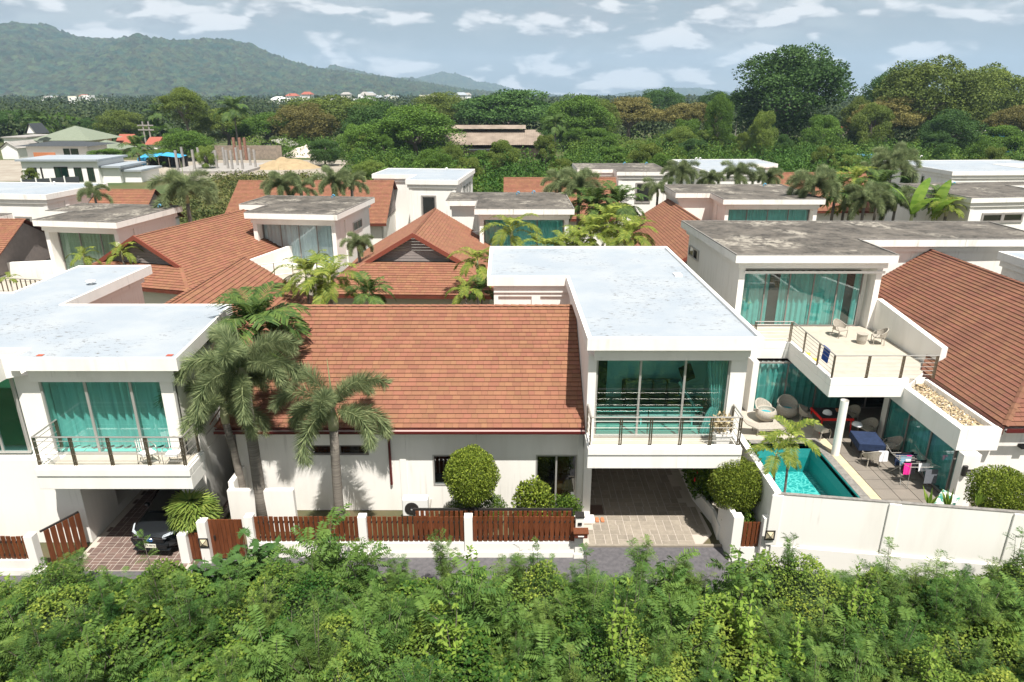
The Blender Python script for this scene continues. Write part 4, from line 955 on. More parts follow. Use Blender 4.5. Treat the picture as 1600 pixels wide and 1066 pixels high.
# pool court
pf = MB(); px0, px1, py0, py1 = 10.2, 13.9, 20.2, 27.9
def slab_hole(mb, x0, x1, y0, y1, hx0, hx1, hy0, hy1, z0, z1):
    mb.box(x0, hx0, y0, y1, z0, z1); mb.box(hx1, x1, y0, y1, z0, z1); mb.box(hx0, hx1, y0, hy0, z0, z1); mb.box(hx0, hx1, hy1, y1, z0, z1)
slab_hole(pf, 8.9, 19.5, 19.4, 32.4, px0, px1, py0, py1, -.03, .14)
structure('patio', pf, 'patio')
tl = MB()
mt = mat('patio_tile', (.20, .175, .148), .7, (.17, .15, .128), 1.5, rnd=.06)
tmesh = MB().box(.012, .728, .012, .728, .142, .2).mesh('patio_tile'); tmesh.materials.append(MATS['patio_tile'])
pg = bpy.data.objects['patio']
for i in range(7):
    for j in range(14):
        x, y = 14.75+i*.74, 20.4+j*.74
        if x+.74 > 17.4 and y < 28.6: continue
        q = bpy.data.objects.new('patio_tile', tmesh); COL.objects.link(q); q.location = (x, y, 0); q.parent = pg
cp = MB()
for k in range(11): cp.box(13.92, 14.32, 19.6+k*.8, 20.39+k*.8, .142, .21)
cp.box(10.0, 13.92, 27.9, 28.3, .142, .21); cp.box(10.0, 10.2, 19.6, 27.9, .142, .21)
P('coping', cp, 'coping', pg)
cp = MB()
for k in range(11): cp.box(14.33, 14.73, 19.6+k*.8, 20.39+k*.8, .142, .205)
P('pale_border', cp, 'pale_coping', pg)
cp = MB().box(9.0, 14.7, 28.31, 31.4, .142, .2); P('rear_paving', cp, 'terrace_floor', pg)
pool = E('swimming_pool', 'turquoise rectangular swimming pool behind the white street wall', 'swimming pool', (12, 24, 0))
ps = MB(); ps.box(px0-.05, px1+.05, py1, py1+.05, -1.5, .21); ps.box(px1, px1+.05, py0, py1, -1.5, .21); ps.box(px0-.05, px0, py0, py1, -1.5, .21); ps.box(px0, px1, py0-.05, py0, -1.5, .21)
P('pool_wall', ps, 'pool_tile', pool); P('pool_floor', MB().poly([(px0, py0, -1.25), (px1, py0, -1.25), (px1, py1, -1.25), (px0, py1, -1.25)]), 'pool_floor', pool)
P('water', MB().poly([(px0, py0, -.5), (px1, py0, -.5), (px1, py1, -.5), (px0, py1, -.5)]), 'water', pool)
# boundary walls
def paneled_wall(label, pts, h, cat='wall'):
    o = E('boundary_wall', label, cat, (*pts[0], 0)); 
    for i in range(len(pts)-1):
        a, b = Vector(pts[i]), Vector(pts[i+1]); d = (b-a).normalized()
        P('panel', MB().wallbox(a, b, -.12, 0, 0, h-.03), 'white', o)
        P('plinth', MB().wallbox(a, b, .002, .07, 0, .92), 'white', o, bevel=.02)
        P('pilaster', MB().wallbox(a-d*.18, a+d*.18, .003, .06, .92, h-.031), 'white', o, bevel=.015)
        P('capping', MB().wallbox(a, b, -.13, .01, h-.028, h), 'coping', o)
    return o
paneled_wall('long tall white street wall with recessed panels in front of the pool court', [(8.85, 19.5), (12.45, 18.98), (16.1, 18.42), (20.5, 17.75), (26, 16.8)], 2.9)
sw = MB(); sw.box(8.72, 8.95, 19.5, 22.9, 0, 2.98)
kk = len(sw.v); sw.v += [(8.72, 22.9, 0), (8.95, 22.9, 0), (8.95, 31, 0), (8.72, 31, 0), (8.72, 22.9, 2.98), (8.95, 22.9, 2.98), (8.95, 31, 2.9), (8.72, 31, 2.9)]
sw.f += [(kk+3, kk+2, kk+1, kk), (kk+4, kk+5, kk+6, kk+7)]+[(kk+i, kk+(i+1) % 4, kk+(i+1) % 4+4, kk+i+4) for i in range(4)]; sw.t += [.5]*6
top('side_boundary_wall', sw, 'white', 'white boundary wall running back between carport and pool', 'wall')
cw = E('corner_pier', 'white wall end with short slat panel and lantern at the right of the carport', 'wall', (8.2, 19.9, 0))
P('pier', MB().box(7.62, 7.95, 19.78, 20.1, 0, 1.78).box(7.62, 7.8, 20.1, 21.4, 0, 1.75), 'white', cw); P('panel', MB().box(8.55, 8.85, 19.55, 19.8, 0, 1.9).box(7.95, 8.55, 19.72, 19.9, 0, .62), 'white', cw)
rl = P('rail', MB().box(7.95, 8.55, 19.79, 19.82, .8, .84).box(7.95, 8.55, 19.79, 19.82, 1.35, 1.39), 'dark_metal', cw)
sm = MB().box(-.06, .06, -.015, .015, .64, 1.62).mesh('slat'); sm.materials.append(MATS['wood'])
for k in range(4):
    q = bpy.data.objects.new('slat', sm); COL.objects.link(q); q.parent = rl; q.location = (8.03+k*.148-8.2, 19.765-19.9, 0)
lantern(8.74, 19.40, 1.35, 'square dark-framed lantern on the tall white street wall')
# ================================================================== VILLAS FURTHER BACK
S = []
VL = []
def vv_(label, *a, **k): v = villa(label, *a, **k); VL.append(v); return v
vD = vv_('white villa with mottled dark roof and grey-curtained glass wall between two brown roofs', (-19.15, 49.3), -7, 6.95, 8.7, ('L', 2.3, 3.7, None), curtain='curtain_grey', gl='glass_clear', panes=4, side=(('R', 4.2, 5.3, 2.0, .7),))
vE = vv_('white villa at the far left with dark stained roof and green-curtained glass wall', (-32.4, 46.3), -9, 6.3, 7.3, ('L', 2.2, 3.6, None), curtain='curtain_green', gl='glass_clear', panes=3)
vF = vv_('white villa in the centre with dark weathered roof and teal lounge window', (-2.66, 51), 0, 7.45, 9.0, ('L', 2.5, 4.2, None), curtain='curtain_teal', panes=3)
vG = vv_('small white villa with dark roof and one square window, beyond the centre', (11.76, 77), 0, 5.95, 9.7, ('L', 4.1, 2.8, None), front='plain', fwin=((2.3, 4.0, 1.5, 2.0),))
vH = vv_('white villa with clean pale roof at the back, right of centre', (21.8, 76.4), 2.5, 6.8, 16.6, ('R', 4.5, 8.8, 15.5), dirty=False, front='plain', side=(('L', 3, 4.9, 1.2, 1.3), ('L', 6, 4.9, 1.2, 1.3)))
vI = vv_('white villa with dark roof and wide green-curtained window, right of centre', (17.3, 55.95), 0, 8.3, 9.7, ('L', 3.0, 3.8, None), curtain='curtain_teal', panes=4)
vJ = vv_('large white villa with pale roof at the back right', (48.7, 77), 3, 10.6, 19.5, ('R', 6.5, 8, 13.5), dirty=False, front='plain', fwin=((3.9, 5.2, 1.5, .8), (7.5, 5.2, 1.5, .8)), side=(('L', 5, 5.0, 4.5, 1.3),))
vK = vv_('white villa at the right edge with dark roof and two narrow windows', (37.9, 56.7), 7, 9.5, 9.6, ('R', 3.8, 7.2, None), front='plain', fwin=((1.6, 5.3, 1.7, .6), (3.5, 5.3, 1.7, .6)))
vL = vv_('white villa with pale roof and single square window at the back centre', (-10.42, 69.2), -6, 5.3, 11.1, ('L', 4.8, 4.6, None), dirty=False, front='plain', fwin=((1.6, 3.7, 1.3, 2.0),), side=(('R', 4.4, 5.2, 1.0, 1.0), ('R', 6.2, 5.2, 1.0, 1.0), ('R', 8.0, 5.2, 1.0, 1.0)))
vM = vv_('white villa with pale grey roof at the left edge, middle distance', (-48.2, 59.4), -6, 9, 8, ('L', 3, 3, None), dirty=False, front='plain', side=(('R', 2.5, 3.6, 3, 1.8),), fwin=((5.6, 4.8, 1.3, .5),))
vN = vv_('low white roof corner at the left edge in front of a brown roof', (-42.5, 49.2), -5, 4.2, 3.5, ('L', 2, 1, None), zt=6.8, dirty=True, front='plain')
vO = vv_('white flat roof corner just behind the big brown roof at the right edge', (27.5, 32.9), 0, 6.5, 5, ('R', 2, 2, None), zt=7.0, dirty=False, front='plain')
# terraces and railings seen on the mid row
def low_wall(v, pts, z0, z1, name='low_wall', th=.2):
    mb = MB()
    for a, b in zip(pts, pts[1:]): mb.wallbox(a, b, 0, th, z0, z1)
    P(name, mb, 'white', v, False)
low_wall(vD, [(-6.2, -1.6), (.35, 1.1)], 2.9, 4.4); low_wall(vE, [(-6.5, -1.5), (.35, 1.2)], 2.9, 4.3)
P('terrace', MB().box(-.2, 6.9, -4.6, -.6, 2.7, 3.45), 'terrace_floor', vD, False); railing(vD, [(1.2, -4.5), (4.4, -2.4), (6.8, -2.4)], 3.45, 1.0, 2, 1.3, False, world=False)
P('terrace', MB().box(-3.5, 6.0, -4.4, -.6, 2.7, 3.4), 'terrace_floor', vE, False); railing(vE, [(-3.4, -4.3), (1.6, -4.3), (5.8, -4.3)], 3.4, 1.0, 2, .35, False, 'bronze', world=False)
P('terrace', MB().box(.3, 7.1, -3.6, -.6, 2.7, 3.4), 'terrace_floor', vF, False)
low_wall(vF, [(-3.4, 2.4), (.35, 2.4)], 2.7, 5.2)
# their brown gable roofs
def GZ(x, y, z=6.9): return G(x, y, z)
def gabled_house(label, f, b, half, drop, skirt=None, **k):
    f = Vector(f); b = Vector(b); o = E('brown_roofed_house', label, 'house', (f.x, f.y, 0), 0, 'brown roofed wings of the villas')
    r = gable_roof(o, f, b, half, drop, skirt, **k); d = (b-f).normalized(); z = f.z-drop-.05
    sk = skirt[1] if skirt else 0; c0 = f-d*(sk-.6); c1 = b-d*.5
    P('wall', MB().wallbox(c0, c1, -(half-.6), half-.6, 0, z), 'cream', o); return o
f = GZ(645, 366); b = GZ(680, 325.5); gabled_house('brown shingle roof with a grey boarded gablet, behind the big front roof', f, b, 5.6, 3.3, skirt=(1.85, 2.6))
f = GZ(210, 370, 6.9); b = Vector((f.x+4.2, f.y+15, 6.9)); gq = gabled_house('brown shingle roof with a grey boarded gablet behind the left pale roof', f, b, 4.9, 2.75, skirt=(1.75, 1.7)); d_ = (b-f).normalized(); n_ = Vector((d_.y, -d_.x, 0)); P('parapet', MB().wallbox(f+n_*4.85+d_*1.5, b+n_*4.85-d_*3, 0, .22, 0, 4.75), 'white', gq)
f = GZ(1094, 344, 6.3); b = GZ(1043, 311, 6.3); gabled_house('steep brown shingle roof peak left of the stained grey roof', Vector((f.x, f.y-6, 6.3)), b, 4.6, 3.0)
def slope(v, a, b, dn, zr, ze, front=1, left=None, hip=0):
    """cross ridge seen along its length: ridge a-b, front slope falling dn metres toward the viewer, and the same behind"""
    a = Vector(a); b = Vector(b); d = (b-a).normalized(); s = Vector((d.y, -d.x, 0))
    e0 = a+s*dn-d*hip; e1 = b+s*dn+d*hip; e0.z = e1.z = ze; g0 = a-s*dn-d*hip; g1 = b-s*dn+d*hip; g0.z = g1.z = ze
    fc = [([e0, e1, b, a], e0, e1), ([g1, g0, a, b], g1, g0)]
    if hip: fc += [([e1, g1, b], e1, g1), ([g0, e0, a], g0, e0)]
    tiled_roof(v, fc, [(a, b)], fascia=[(e0, e1)])
    if not hip:
        mb = MB()
        for p, sg in ((b, -1), (a, 1)):
            q = p+d*.35*sg
            mb.poly([q-Vector((0, 0, .15)), q+s*dn*.93+Vector((0, 0, (ze-zr)*.93-.15)), q-s*dn*.93+Vector((0, 0, (ze-zr)*.93-.15))])
            P('gable_wall', MB().prism([tuple((p+d*.4*sg+s*dn*.9)[:2]), tuple((p+d*.55*sg+s*dn*.9)[:2]), tuple((p+d*.55*sg-s*dn*.9)[:2]), tuple((p+d*.4*sg-s*dn*.9)[:2])][::1], 0, ze), 'white', v)
        link('gable_boards', mb.mesh('gable_boards', v.location), 'gable_board', v)
def slope_w(v, a, b, dn, zr, ze, **k): # children of rotated villas need an unrotated frame
    slope(v, a, b, dn, zr, ze, **k)
def brown_house(label, x0, x1, y, zr=6.9, dn=5, ze=3.5, **k):
    a, b = G(x0, y, zr), G(x1, y, zr); b.y = a.y
    o = E('brown_roofed_house', label, 'house', (*((a+b)/2)[:2], 0), 0, 'brown roofed wings of the villas')
    slope(o, a, b, dn, zr, ze, **k)
    P('wall', MB().box(a.x+.6, b.x-.6, a.y-dn+.6, a.y+dn-.6, 0, ze), 'white', o); return o
brown_house('long brown shingle roof behind the grey-curtained villa', 373, 616, 282.5, dn=6)
brown_house('brown shingle roof left of the small villa with one square window', 787, 962, 278, dn=6)
brown_house('brown shingle roof in front of the large pale roof at the back right', 1206, 1352, 270, dn=6)
brown_house('brown shingle roof at the left between two flat white roofs', 88, 243, 296.5, dn=5)
brown_house('brown shingle roof cut by the left edge of the view', -60, 40, 343, dn=6)
# ================================================================== CAR
def car():
    o = E('parked_car', 'dark grey hybrid crossover car parked nose out in the left carport', 'car', (-12.5, 19.95, .05), math.radians(-3))
    # local frame: x across, y from the nose (0) to the tail, z up
    st = [ # y, half width, sill z, belt z, top z, top half width
        (0.0, .60, .34, .66, .74, .50), (.10, .80, .26, .72, .84, .66), (.30, .88, .24, .80, .93, .70), (.65, .915, .24, .86, .98, .72), (1.05, .92, .25, .91, 1.03, .73),
        (1.35, .92, .25, .95, 1.07, .72), (1.95, .92, .25, .98, 1.50, .60), (2.5, .92, .25, .99, 1.60, .58), (3.3, .92, .25, 1.01, 1.58, .57), (3.9, .91, .27, 1.04, 1.48, .55), (4.35, .87, .32, 1.05, 1.12, .62), (4.5, .75, .40, .95, .98, .55)]
    v = []; ring = 12
    for y, w, s, b, t, tw in st:
        yo = .0
        half = [(0, s-.02), (w*.86, s), (w*.985, s+.12), (w, (s+b)/2), (w*.97, b), (tw, t-.03), (0, t)]
        for x, z in half: v.append((x, y+(x/w)**2*(.22 if y < .2 else .05 if y < .5 else 0), z))
        for x, z in half[-2:0:-1]: v.append((-x, y+(x/w)**2*(.22 if y < .2 else .05 if y < .5 else 0), z))
    body = MB(); gl = MB(); body.v = list(v); gl.v = []
    for i in range(len(st)-1):
        for q in range(ring):
            f = (i*ring+q, (i+1)*ring+q, (i+1)*ring+(q+1) % ring, i*ring+(q+1) % ring)
            body.f.append(f[::-1]); body.t.append(.5)
    body.f.append(tuple(range(ring))); body.t.append(.5); k = (len(st)-1)*ring; body.f.append(tuple(range(k+ring-1, k-1, -1))); body.t.append(.5)
    me = body.mesh('body', smooth=True); me.materials.append(MATS['car_paint']); bo = link('body', me, None, o)
    sb = bo.modifiers.new('s', 'SUBSURF'); sb.levels = 2; sb.render_levels = 2
    def panel(name, quad, m, nu=6, nv=4, push=.012, bow=0): # glass following the body, lifted slightly
        a, b, c, d = map(Vector, quad); mb = MB()
        n = (b-a).cross(d-a).normalized()
        P_ = lambda s, t: a.lerp(b, s).lerp(d.lerp(c, s), t)+n*(push+bow*(1-(2*s-1)**2))
        for i in range(nu):
            for j in range(nv): mb.poly([P_(i/nu, j/nv), P_((i+1)/nu, j/nv), P_((i+1)/nu, (j+1)/nv), P_(i/nu, (j+1)/nv)])
        return P(name, mb, m, o, False, smooth=True)
    panel('windscreen', [(-.72, 1.22, 1.05), (.72, 1.22, 1.05), (.56, 1.93, 1.50), (-.56, 1.93, 1.50)], 'car_glass', bow=.05)
    for sx in (1, -1):
        q = [(sx*.90, 1.75, 1.02), (sx*.90, 3.7, 1.07), (sx*.64, 3.3, 1.50), (sx*.65, 2.15, 1.50)]
        panel('side_window', q if sx > 0 else [q[1], q[0], q[3], q[2]], 'car_glass', push=.03)
        # wheels
        for y in (.85, 3.55):
            w = P('wheel', MB().lathe([(.12, -.11), (.33, -.11), (.35, -.06), (.35, .06), (.33, .11), (.12, .11)], 24), 'tyre', o, False, smooth=True)
            w.location = (sx*.82, y, .33); w.rotation_euler = (0, math.pi/2, 0)
            r = MB().lathe([(0, 0), (.22, .0), (.24, .02)], 20)
            for k in range(5): a = k*2*math.pi/5; r.obox((math.cos(a)*.05, math.sin(a)*.05, .0), (math.cos(a)*.18, math.sin(a)*.18, 0), (-math.sin(a)*.05, math.cos(a)*.05, 0), (0, 0, .03))
            rr = P('rim', r, 'steel', w, False); rr.location = (0, 0, .10*sx)
        P('wheel_arch', MB().tube([(sx*.925, .85+.40*math.cos(a), .33+.40*math.sin(a)) for a in [i*math.pi/10 for i in range(11)]], .035, 6), 'black', o, False, smooth=True)
        P('headlight', MB().poly([(sx*.42, .055, .80), (sx*.80, .33, .84), (sx*.90, .62, .90), (sx*.86, .66, .93), (sx*.70, .30, .90), (sx*.44, .09, .85)]).poly([(sx*.42, .045, .78), (sx*.44, .045, .85), (sx*.70, .26, .90), (sx*.80, .29, .83)]), 'lamp_clear', o, False)
        P('fog_light_recess', MB().poly([(sx*.50, .03, .60), (sx*.80, .17, .68), (sx*.84, .2, .50), (sx*.62, .04, .44)]), 'black', o, False)
        P('mirror', MB().box(sx*.95-.08, sx*.95+.08, 1.55, 1.68, .98, 1.12), 'car_paint', o, False, bevel=.03)
    P('grille', MB().box(-.46, .46, -.012, .04, .60, .75), 'black', o, False, bevel=.01)
    P('lower_grille', MB().box(-.56, .56, -.03, .03, .36, .47), 'black', o, False, bevel=.01)
    P('grille_trim', MB().box(-.58, .58, -.02, .05, .765, .785), 'chrome', o, False)
    P('bumper_lip', MB().box(-.66, .66, -.045, .1, .30, .345), 'car_paint', o, False, bevel=.015)
    P('bumper_bar', MB().box(-.62, .62, -.035, .06, .48, .58), 'car_paint', o, False, bevel=.02)
    em = MB().lathe([(.0, .006), (.085, .004), (.09, 0)], 20, sx=1.35); e_ = P('emblem', em, 'badge', o, False); e_.location = (0, -.02, .715); e_.rotation_euler = (math.pi/2, 0, 0)
    er = MB().tube([(math.cos(a)*.09*1.3, math.sin(a)*.075, 0) for a in [i*math.pi/8 for i in range(17)]], .008, 5).tube([(math.cos(a)*.045, math.sin(a)*.07, 0) for a in [i*math.pi/8 for i in range(17)]], .006, 5).tube([(math.cos(a)*.085, .028+math.sin(a)*.03, 0) for a in [i*math.pi/8 for i in range(17)]], .006, 5)
    e2 = P('emblem_ring', er, 'chrome', o, False); e2.location = (0, -.03, .715); e2.rotation_euler = (math.pi/2, 0, 0)
    pl = P('number_plate', MB().box(-.20, .20, -.055, -.04, .425, .575), 'plate_white', o, False)
    cu = bpy.data.curves.new('plate_text', 'FONT'); cu.body = '3X 8576'; cu.size = .105; cu.align_x = 'CENTER'; cu.extrude = .002
    to = bpy.data.objects.new('plate_text_curve', cu); COL.objects.link(to); bpy.context.view_layer.update()
    tm = bpy.data.meshes.new_from_object(to.evaluated_get(bpy.context.evaluated_depsgraph_get())); bpy.data.objects.remove(to)
    tm.materials.clear(); tm.materials.append(MATS['black'])
    tx = bpy.data.objects.new('plate_text', tm); COL.objects.link(tx); tx.parent = pl; tx.location = (0, -.058, .485); tx.rotation_euler = (math.pi/2, 0, 0);
    P('wiper', MB().tube([(-.5, 1.2, 1.08), (.05, 1.3, 1.13)], .01, 4).tube([(.1, 1.2, 1.09), (.6, 1.3, 1.13)], .01, 4), 'black', o, False)
car()
# ================================================================== FURNITURE
def rattan_chair(label, loc, rz, m='rattan', cat='chair', group=None, s=1.0):
    o = E('rattan_chair', label, cat, loc, rz, group)
    P('seat', MB().box(-.27*s, .27*s, -.26*s, .26*s, .36, .43), m, o, False, bevel=.03)
    bk = MB(); n = 12
    for i in range(n):
        a0 = math.pi*(-.05)+i*math.pi*1.1/n; a1 = a0+math.pi*1.1/n
        h = lambda a: .60+.24*max(0, math.sin(a))**1.5
        p = lambda a, z, r=.30: (math.cos(a)*r*s, math.sin(a)*r*s+.02, z)
        bk.poly([p(a0, .42), p(a1, .42), p(a1, h(a1), .34), p(a0, h(a0), .34)]); bk.poly([p(a0, .42, .33), p(a1, .42, .33), p(a1, h(a1), .37), p(a0, h(a0), .37)][::-1])
    P('backrest', bk, m, o, False)
    P('back_rim', MB().tube([(math.cos(a)*.355*s, math.sin(a)*.355*s+.02, .60+.24*max(0, math.sin(a))**1.5) for a in [math.pi*(-.05)+i*math.pi*1.1/n for i in range(n+1)]], .025, 6), m, o, False, smooth=True)
    for x in (-1, 1):
        P('leg', MB().tube([(x*.25*s, -.24*s, 0), (x*.27*s, -.26*s, .38), (x*.33*s, -.1*s, .60)], .02, 6), m, o, False)
        P('leg', MB().tube([(x*.25*s, .26*s, 0), (x*.22*s, .22*s, .38)], .02, 6), m, o, False)
    return o
rattan_chair('pale rattan armchair facing the terrace table, by the curtained window', (17.15, 33.6, 3.43), .35)
rattan_chair('pale rattan armchair with its back to the terrace parapet, beside the stool', (18.6, 32.5, 3.43), math.radians(-105))
so_ = E('rattan_stool', 'round woven stool between the two terrace armchairs', 'stool', (17.8, 32.55, 3.43)); P('drum', MB().lathe([(0, 0), (.20, 0), (.24, .2), (.25, .5), (.0, .5)], 18), 'rattan', so_, False, smooth=False)
P('top', MB().lathe([(.27, .50), (.28, .52), (.27, .54), (0, .54)], 18), 'rattan', so_, False)
top('towel', MB().obox((14.0, 28.55, 4.78), (0, -.62, 0), (-.05, 0, -.62), (.012, 0, .002)).obox((14.0, 28.55, 4.79), (0, -.62, 0), (-.04, 0, 0), (0, 0, .02)), 'towel_blue', 'blue towel hanging over the terrace railing', 'towel')
for dy, lb in ((0, 'yellow cloth lying on the terrace floor by the railing, farther one'), (-.75, 'yellow cloth lying on the terrace floor by the railing, nearer one')):
    top('yellow_cloth', MB().prism([(14.15, 30.9+dy), (14.5, 30.8+dy), (14.62, 31.05+dy), (14.3, 31.2+dy)], 3.435, 3.48), 'yellow', lb, 'cloth')
def metal_chair(label, loc, rz):
    o = E('metal_chair', label, 'chair', loc, rz)
    P('seat', MB().box(-.22, .22, -.22, .22, .42, .44), 'plain_white', o, False)
    P('frame', MB().tube([(-.24, -.24, 0), (-.25, -.26, .45), (-.27, -.1, .66), (-.24, .2, .68)], .014, 5).tube([(.24, -.24, 0), (.25, -.26, .45), (.27, -.1, .66), (.24, .2, .68)], .014, 5).tube([(-.24, .26, 0), (-.22, .22, .45), (-.2, .30, .86), (0, .33, .92), (.2, .30, .86), (.22, .22, .45), (.24, .26, 0)], .014, 5), 'steel', o, False, smooth=True)
    sl = MB()
    for k in range(6): sl.box(-.19+k*.07, -.165+k*.07, .27, .29, .48, .86)
    P('back_slats', sl, 'plain_white', o, False)
metal_chair('white metal chair on the left villa balcony, turned toward the right', (-12.35, 20.55, 3.42), .9)
metal_chair('white metal chair on the left villa balcony, nearer the palm', (-11.45, 20.5, 3.42), .1)
# pool court
def egg_chair(label, x, y, rz):
    o = E('egg_chair', label, 'armchair', (x, y, .2), rz)
    pr = [(.0, .05), (.30, .08), (.48, .25), (.52, .45), (.46, .62), (.40, .66), (.40, .58), (.38, .40), (0, .32)]
    s_ = P('shell', MB().lathe(pr, 24, sy=.95), 'rattan', o, False, smooth=True)
    b = MB()
    for i in range(10):
        a0 = math.pi*(.05+.9*i/10); a1 = math.pi*(.05+.9*(i+1)/10); h = lambda a: .62+.38*math.sin(a)
        for r0, r1, fl in ((.42, .46, 0), (.48, .52, 1)):
            q = [(math.cos(a0)*r0, math.sin(a0)*r0, .6), (math.cos(a1)*r0, math.sin(a1)*r0, .6), (math.cos(a1)*r1, math.sin(a1)*r1+.06, h(a1)), (math.cos(a0)*r1, math.sin(a0)*r1+.06, h(a0))]; b.poly(q)
        b.poly([(math.cos(a0)*.46, math.sin(a0)*.46+.06, h(a0)), (math.cos(a1)*.46, math.sin(a1)*.46+.06, h(a1)), (math.cos(a1)*.52, math.sin(a1)*.52+.06, h(a1)), (math.cos(a0)*.52, math.sin(a0)*.52+.06, h(a0))])
    P('back', b, 'rattan', o, False)
    P('cushion', MB().lathe([(0, .44), (.3, .44), (.37, .39), (.36, .33), (0, .30)], 20), 'cushion_teal', o, False, smooth=True)
egg_chair('round woven armchair with teal cushion at the left back of the pool court', 12.55, 30.3, .5)
egg_chair('round woven armchair with teal cushion, nearer the column', 13.75, 30.7, -.2)
def lounger(label, a, m, rz, back=.5, loc=(0, 0, 0)):
    o = E('sun_lounger', label, 'sun lounger', loc, rz)
    P('mattress', MB().obox((-.33, -.95, .32), (.66, 0, 0), (0, 1.25, 0), (0, 0, .06)), m, o, False, bevel=.02)
    P('backrest', MB().obox((-.33, .31, .33), (.66, 0, 0), (0, .6, back), (0, -.03, .06)), m, o, False, bevel=.02)
    for x in (-.28, .28):
        for y in (-.8, .3): P('leg', MB().box(x-.02, x+.02, y-.02, y+.02, 0, .31), 'steel', o, False)
    P('frame', MB().box(-.35, .35, -.97, .30, .27, .315), 'rattan', o, False)
lounger('pale woven sun lounger at the left rear of the pool court', 0, 'rattan', math.radians(95), .3, (11.9, 29.0, .2))
lounger('cream sun lounger nearest the palms beside the pool', 0, 'pale_coping', math.radians(100), .15, (11.6, 28.3, .2)) if 0 else None
lounger('green and white patterned sun lounger behind the street wall', 0, 'lounge_print', math.radians(-62), .55, (15.9, 21.9, .2))
dt = E('dining_table', 'long dining table under a dark navy cloth beside the column', 'table', (15.9, 27.1, .2), math.radians(-8)); dt.scale = (.86, .9, 1)
P('tablecloth', MB().box(-.62, .62, -.7, .7, .72, .75).box(-.64, -.62, -.72, .72, .42, .75).box(.62, .64, -.72, .72, .42, .75).box(-.62, .62, -.72, -.70, .42, .75), 'cloth_navy', dt, False, bevel=.01)
for x in (-.5, .5):
    for y in (-.6, .6): P('leg', MB().box(x-.03, x+.03, y-.03, y+.03, 0, .72), 'dark_metal', dt, False)
t2 = E('red_table', 'dark table with bright red frame at the rear of the pool court', 'table', (15.4, 29.6, .2))
P('table_top', MB().box(-.7, .75, -.6, .6, .70, .76), 'cloth_black', t2, False)
P('frame', MB().box(-.72, .77, -.66, -.6, .66, .77).box(-.76, -.70, -.66, .6, .66, .77), 'red_plastic', t2, False)
for x, y in ((-.72, -.62), (.72, -.62), (-.72, .6), (.72, .6)): P('leg', MB().tube([(x, y, 0), (x*.95, y*.95, .68)], .035, 6), 'red_plastic', t2, False)
top('laundry_pile', MB().lathe([(0, 0), (.22, .02), (.2, .12), (.08, .2), (0, .22)], 9, (15.15, 29.5, .96)), 'cloth_white', 'white cloth bundle on the red-framed table', 'cloth')
top('orange_cloth', MB().prism([(15.7, 29.7), (16.1, 29.65), (16.15, 29.95), (15.75, 30)], .96, 1.02), 'terracotta', 'orange cloth at the far end of the red-framed table', 'cloth')
top('white_towel', MB().lathe([(0, 0), (.25, .02), (.17, .13), (0, .17)], 8, (16.0, 28.3, .96)), 'cloth_white', 'crumpled white towel between the two tables', 'towel')
for x, y, rz, lb in ((15.6, 26.05, math.pi, 'rattan armchair with white towel at the near end of the navy table'), (16.95, 27.0, -1.7, 'rattan armchair at the right of the navy table'), (14.55, 28.55, 1.9, 'rattan armchair left of the red-framed table behind the column'), (16.75, 28.7, -1.2, 'rattan armchair at the back right between the two tables'), (14.5, 30.2, 1.2, 'dark rattan armchair at the far left of the red-framed table'), (16.6, 30.1, -1.2, 'rattan armchair at the far right of the red-framed table')):
    rattan_chair(lb, (x, y, .2), rz, s=1.05)
top('draped_towel', MB().obox((15.75, 25.72, .98), (.36, 0, 0), (0, -.04, -.42), (0, .015, 0)).obox((15.75, 25.71, .98), (.36, 0, 0), (0, .12, 0), (0, 0, .015)), 'cloth_white', 'white towel hung on the near rattan armchair', 'towel')
dr = E('drying_rack', 'folding laundry rack loaded with dark, pink and grey clothes', 'drying rack', (16.6, 24.9, .2))
fr = MB()
for x in (-.55, .55):
    fr.tube([(x, -.5, 0), (x*.6, .3, .95)], .014, 5); fr.tube([(x, .5, 0), (x*.6, -.3, .95)], .014, 5)
for k in range(8): fr.tube([(-.6, -.45+k*.13, .97), (.6, -.45+k*.13, .97)], .007, 4)
for x in (-.6, .6): fr.tube([(x, -.95, 1.1), (x, -.45, .97), (x, .46, .97), (x, .9, 1.12)], .012, 5)
fr.tube([(-.6, -.95, 1.1), (.6, -.95, 1.1)], .01, 4); fr.tube([(-.45, -.8, 0), (-.3, -.5, 1.0)], .012, 4)
P('frame', fr, 'steel', dr, False)
cl = [('cloth_black', -.5, .0, -.32, .55), ('cloth_pink', -.55, -.25, -.45, .5), ('cloth_black', .0, .5, -.2, .45), ('cloth_cyan', -.4, .05, .1, .4), ('cloth_white', .05, .5, -.44, .35), ('cloth_navy', -.5, .4, .3, .5), ('cloth_grey', .05, .55, -.93, .62), ('cloth_pink', -.1, .1, .2, .3), ('cloth_white', -.3, -.1, -.1, .3), ('cloth_black', -.2, .35, .45, .5)]
for m_, x0, x1, y, L in cl:
    q = MB(); n = 5
    for sd in (-1, 1):
        for i in range(n):
            xa, xb = x0+(x1-x0)*i/n, x0+(x1-x0)*(i+1)/n; wv = lambda x: .02*math.sin(x*31+y*5)
            q.poly([(xa, y+sd*.01, .99), (xb, y+sd*.01, .99), (xb, y+sd*.05+wv(xb), .99-L*(1 if sd < 0 else .75)), (xa, y+sd*.05+wv(xa), .99-L*(1 if sd < 0 else .75))])
    P('garment', q, m_, dr, False)
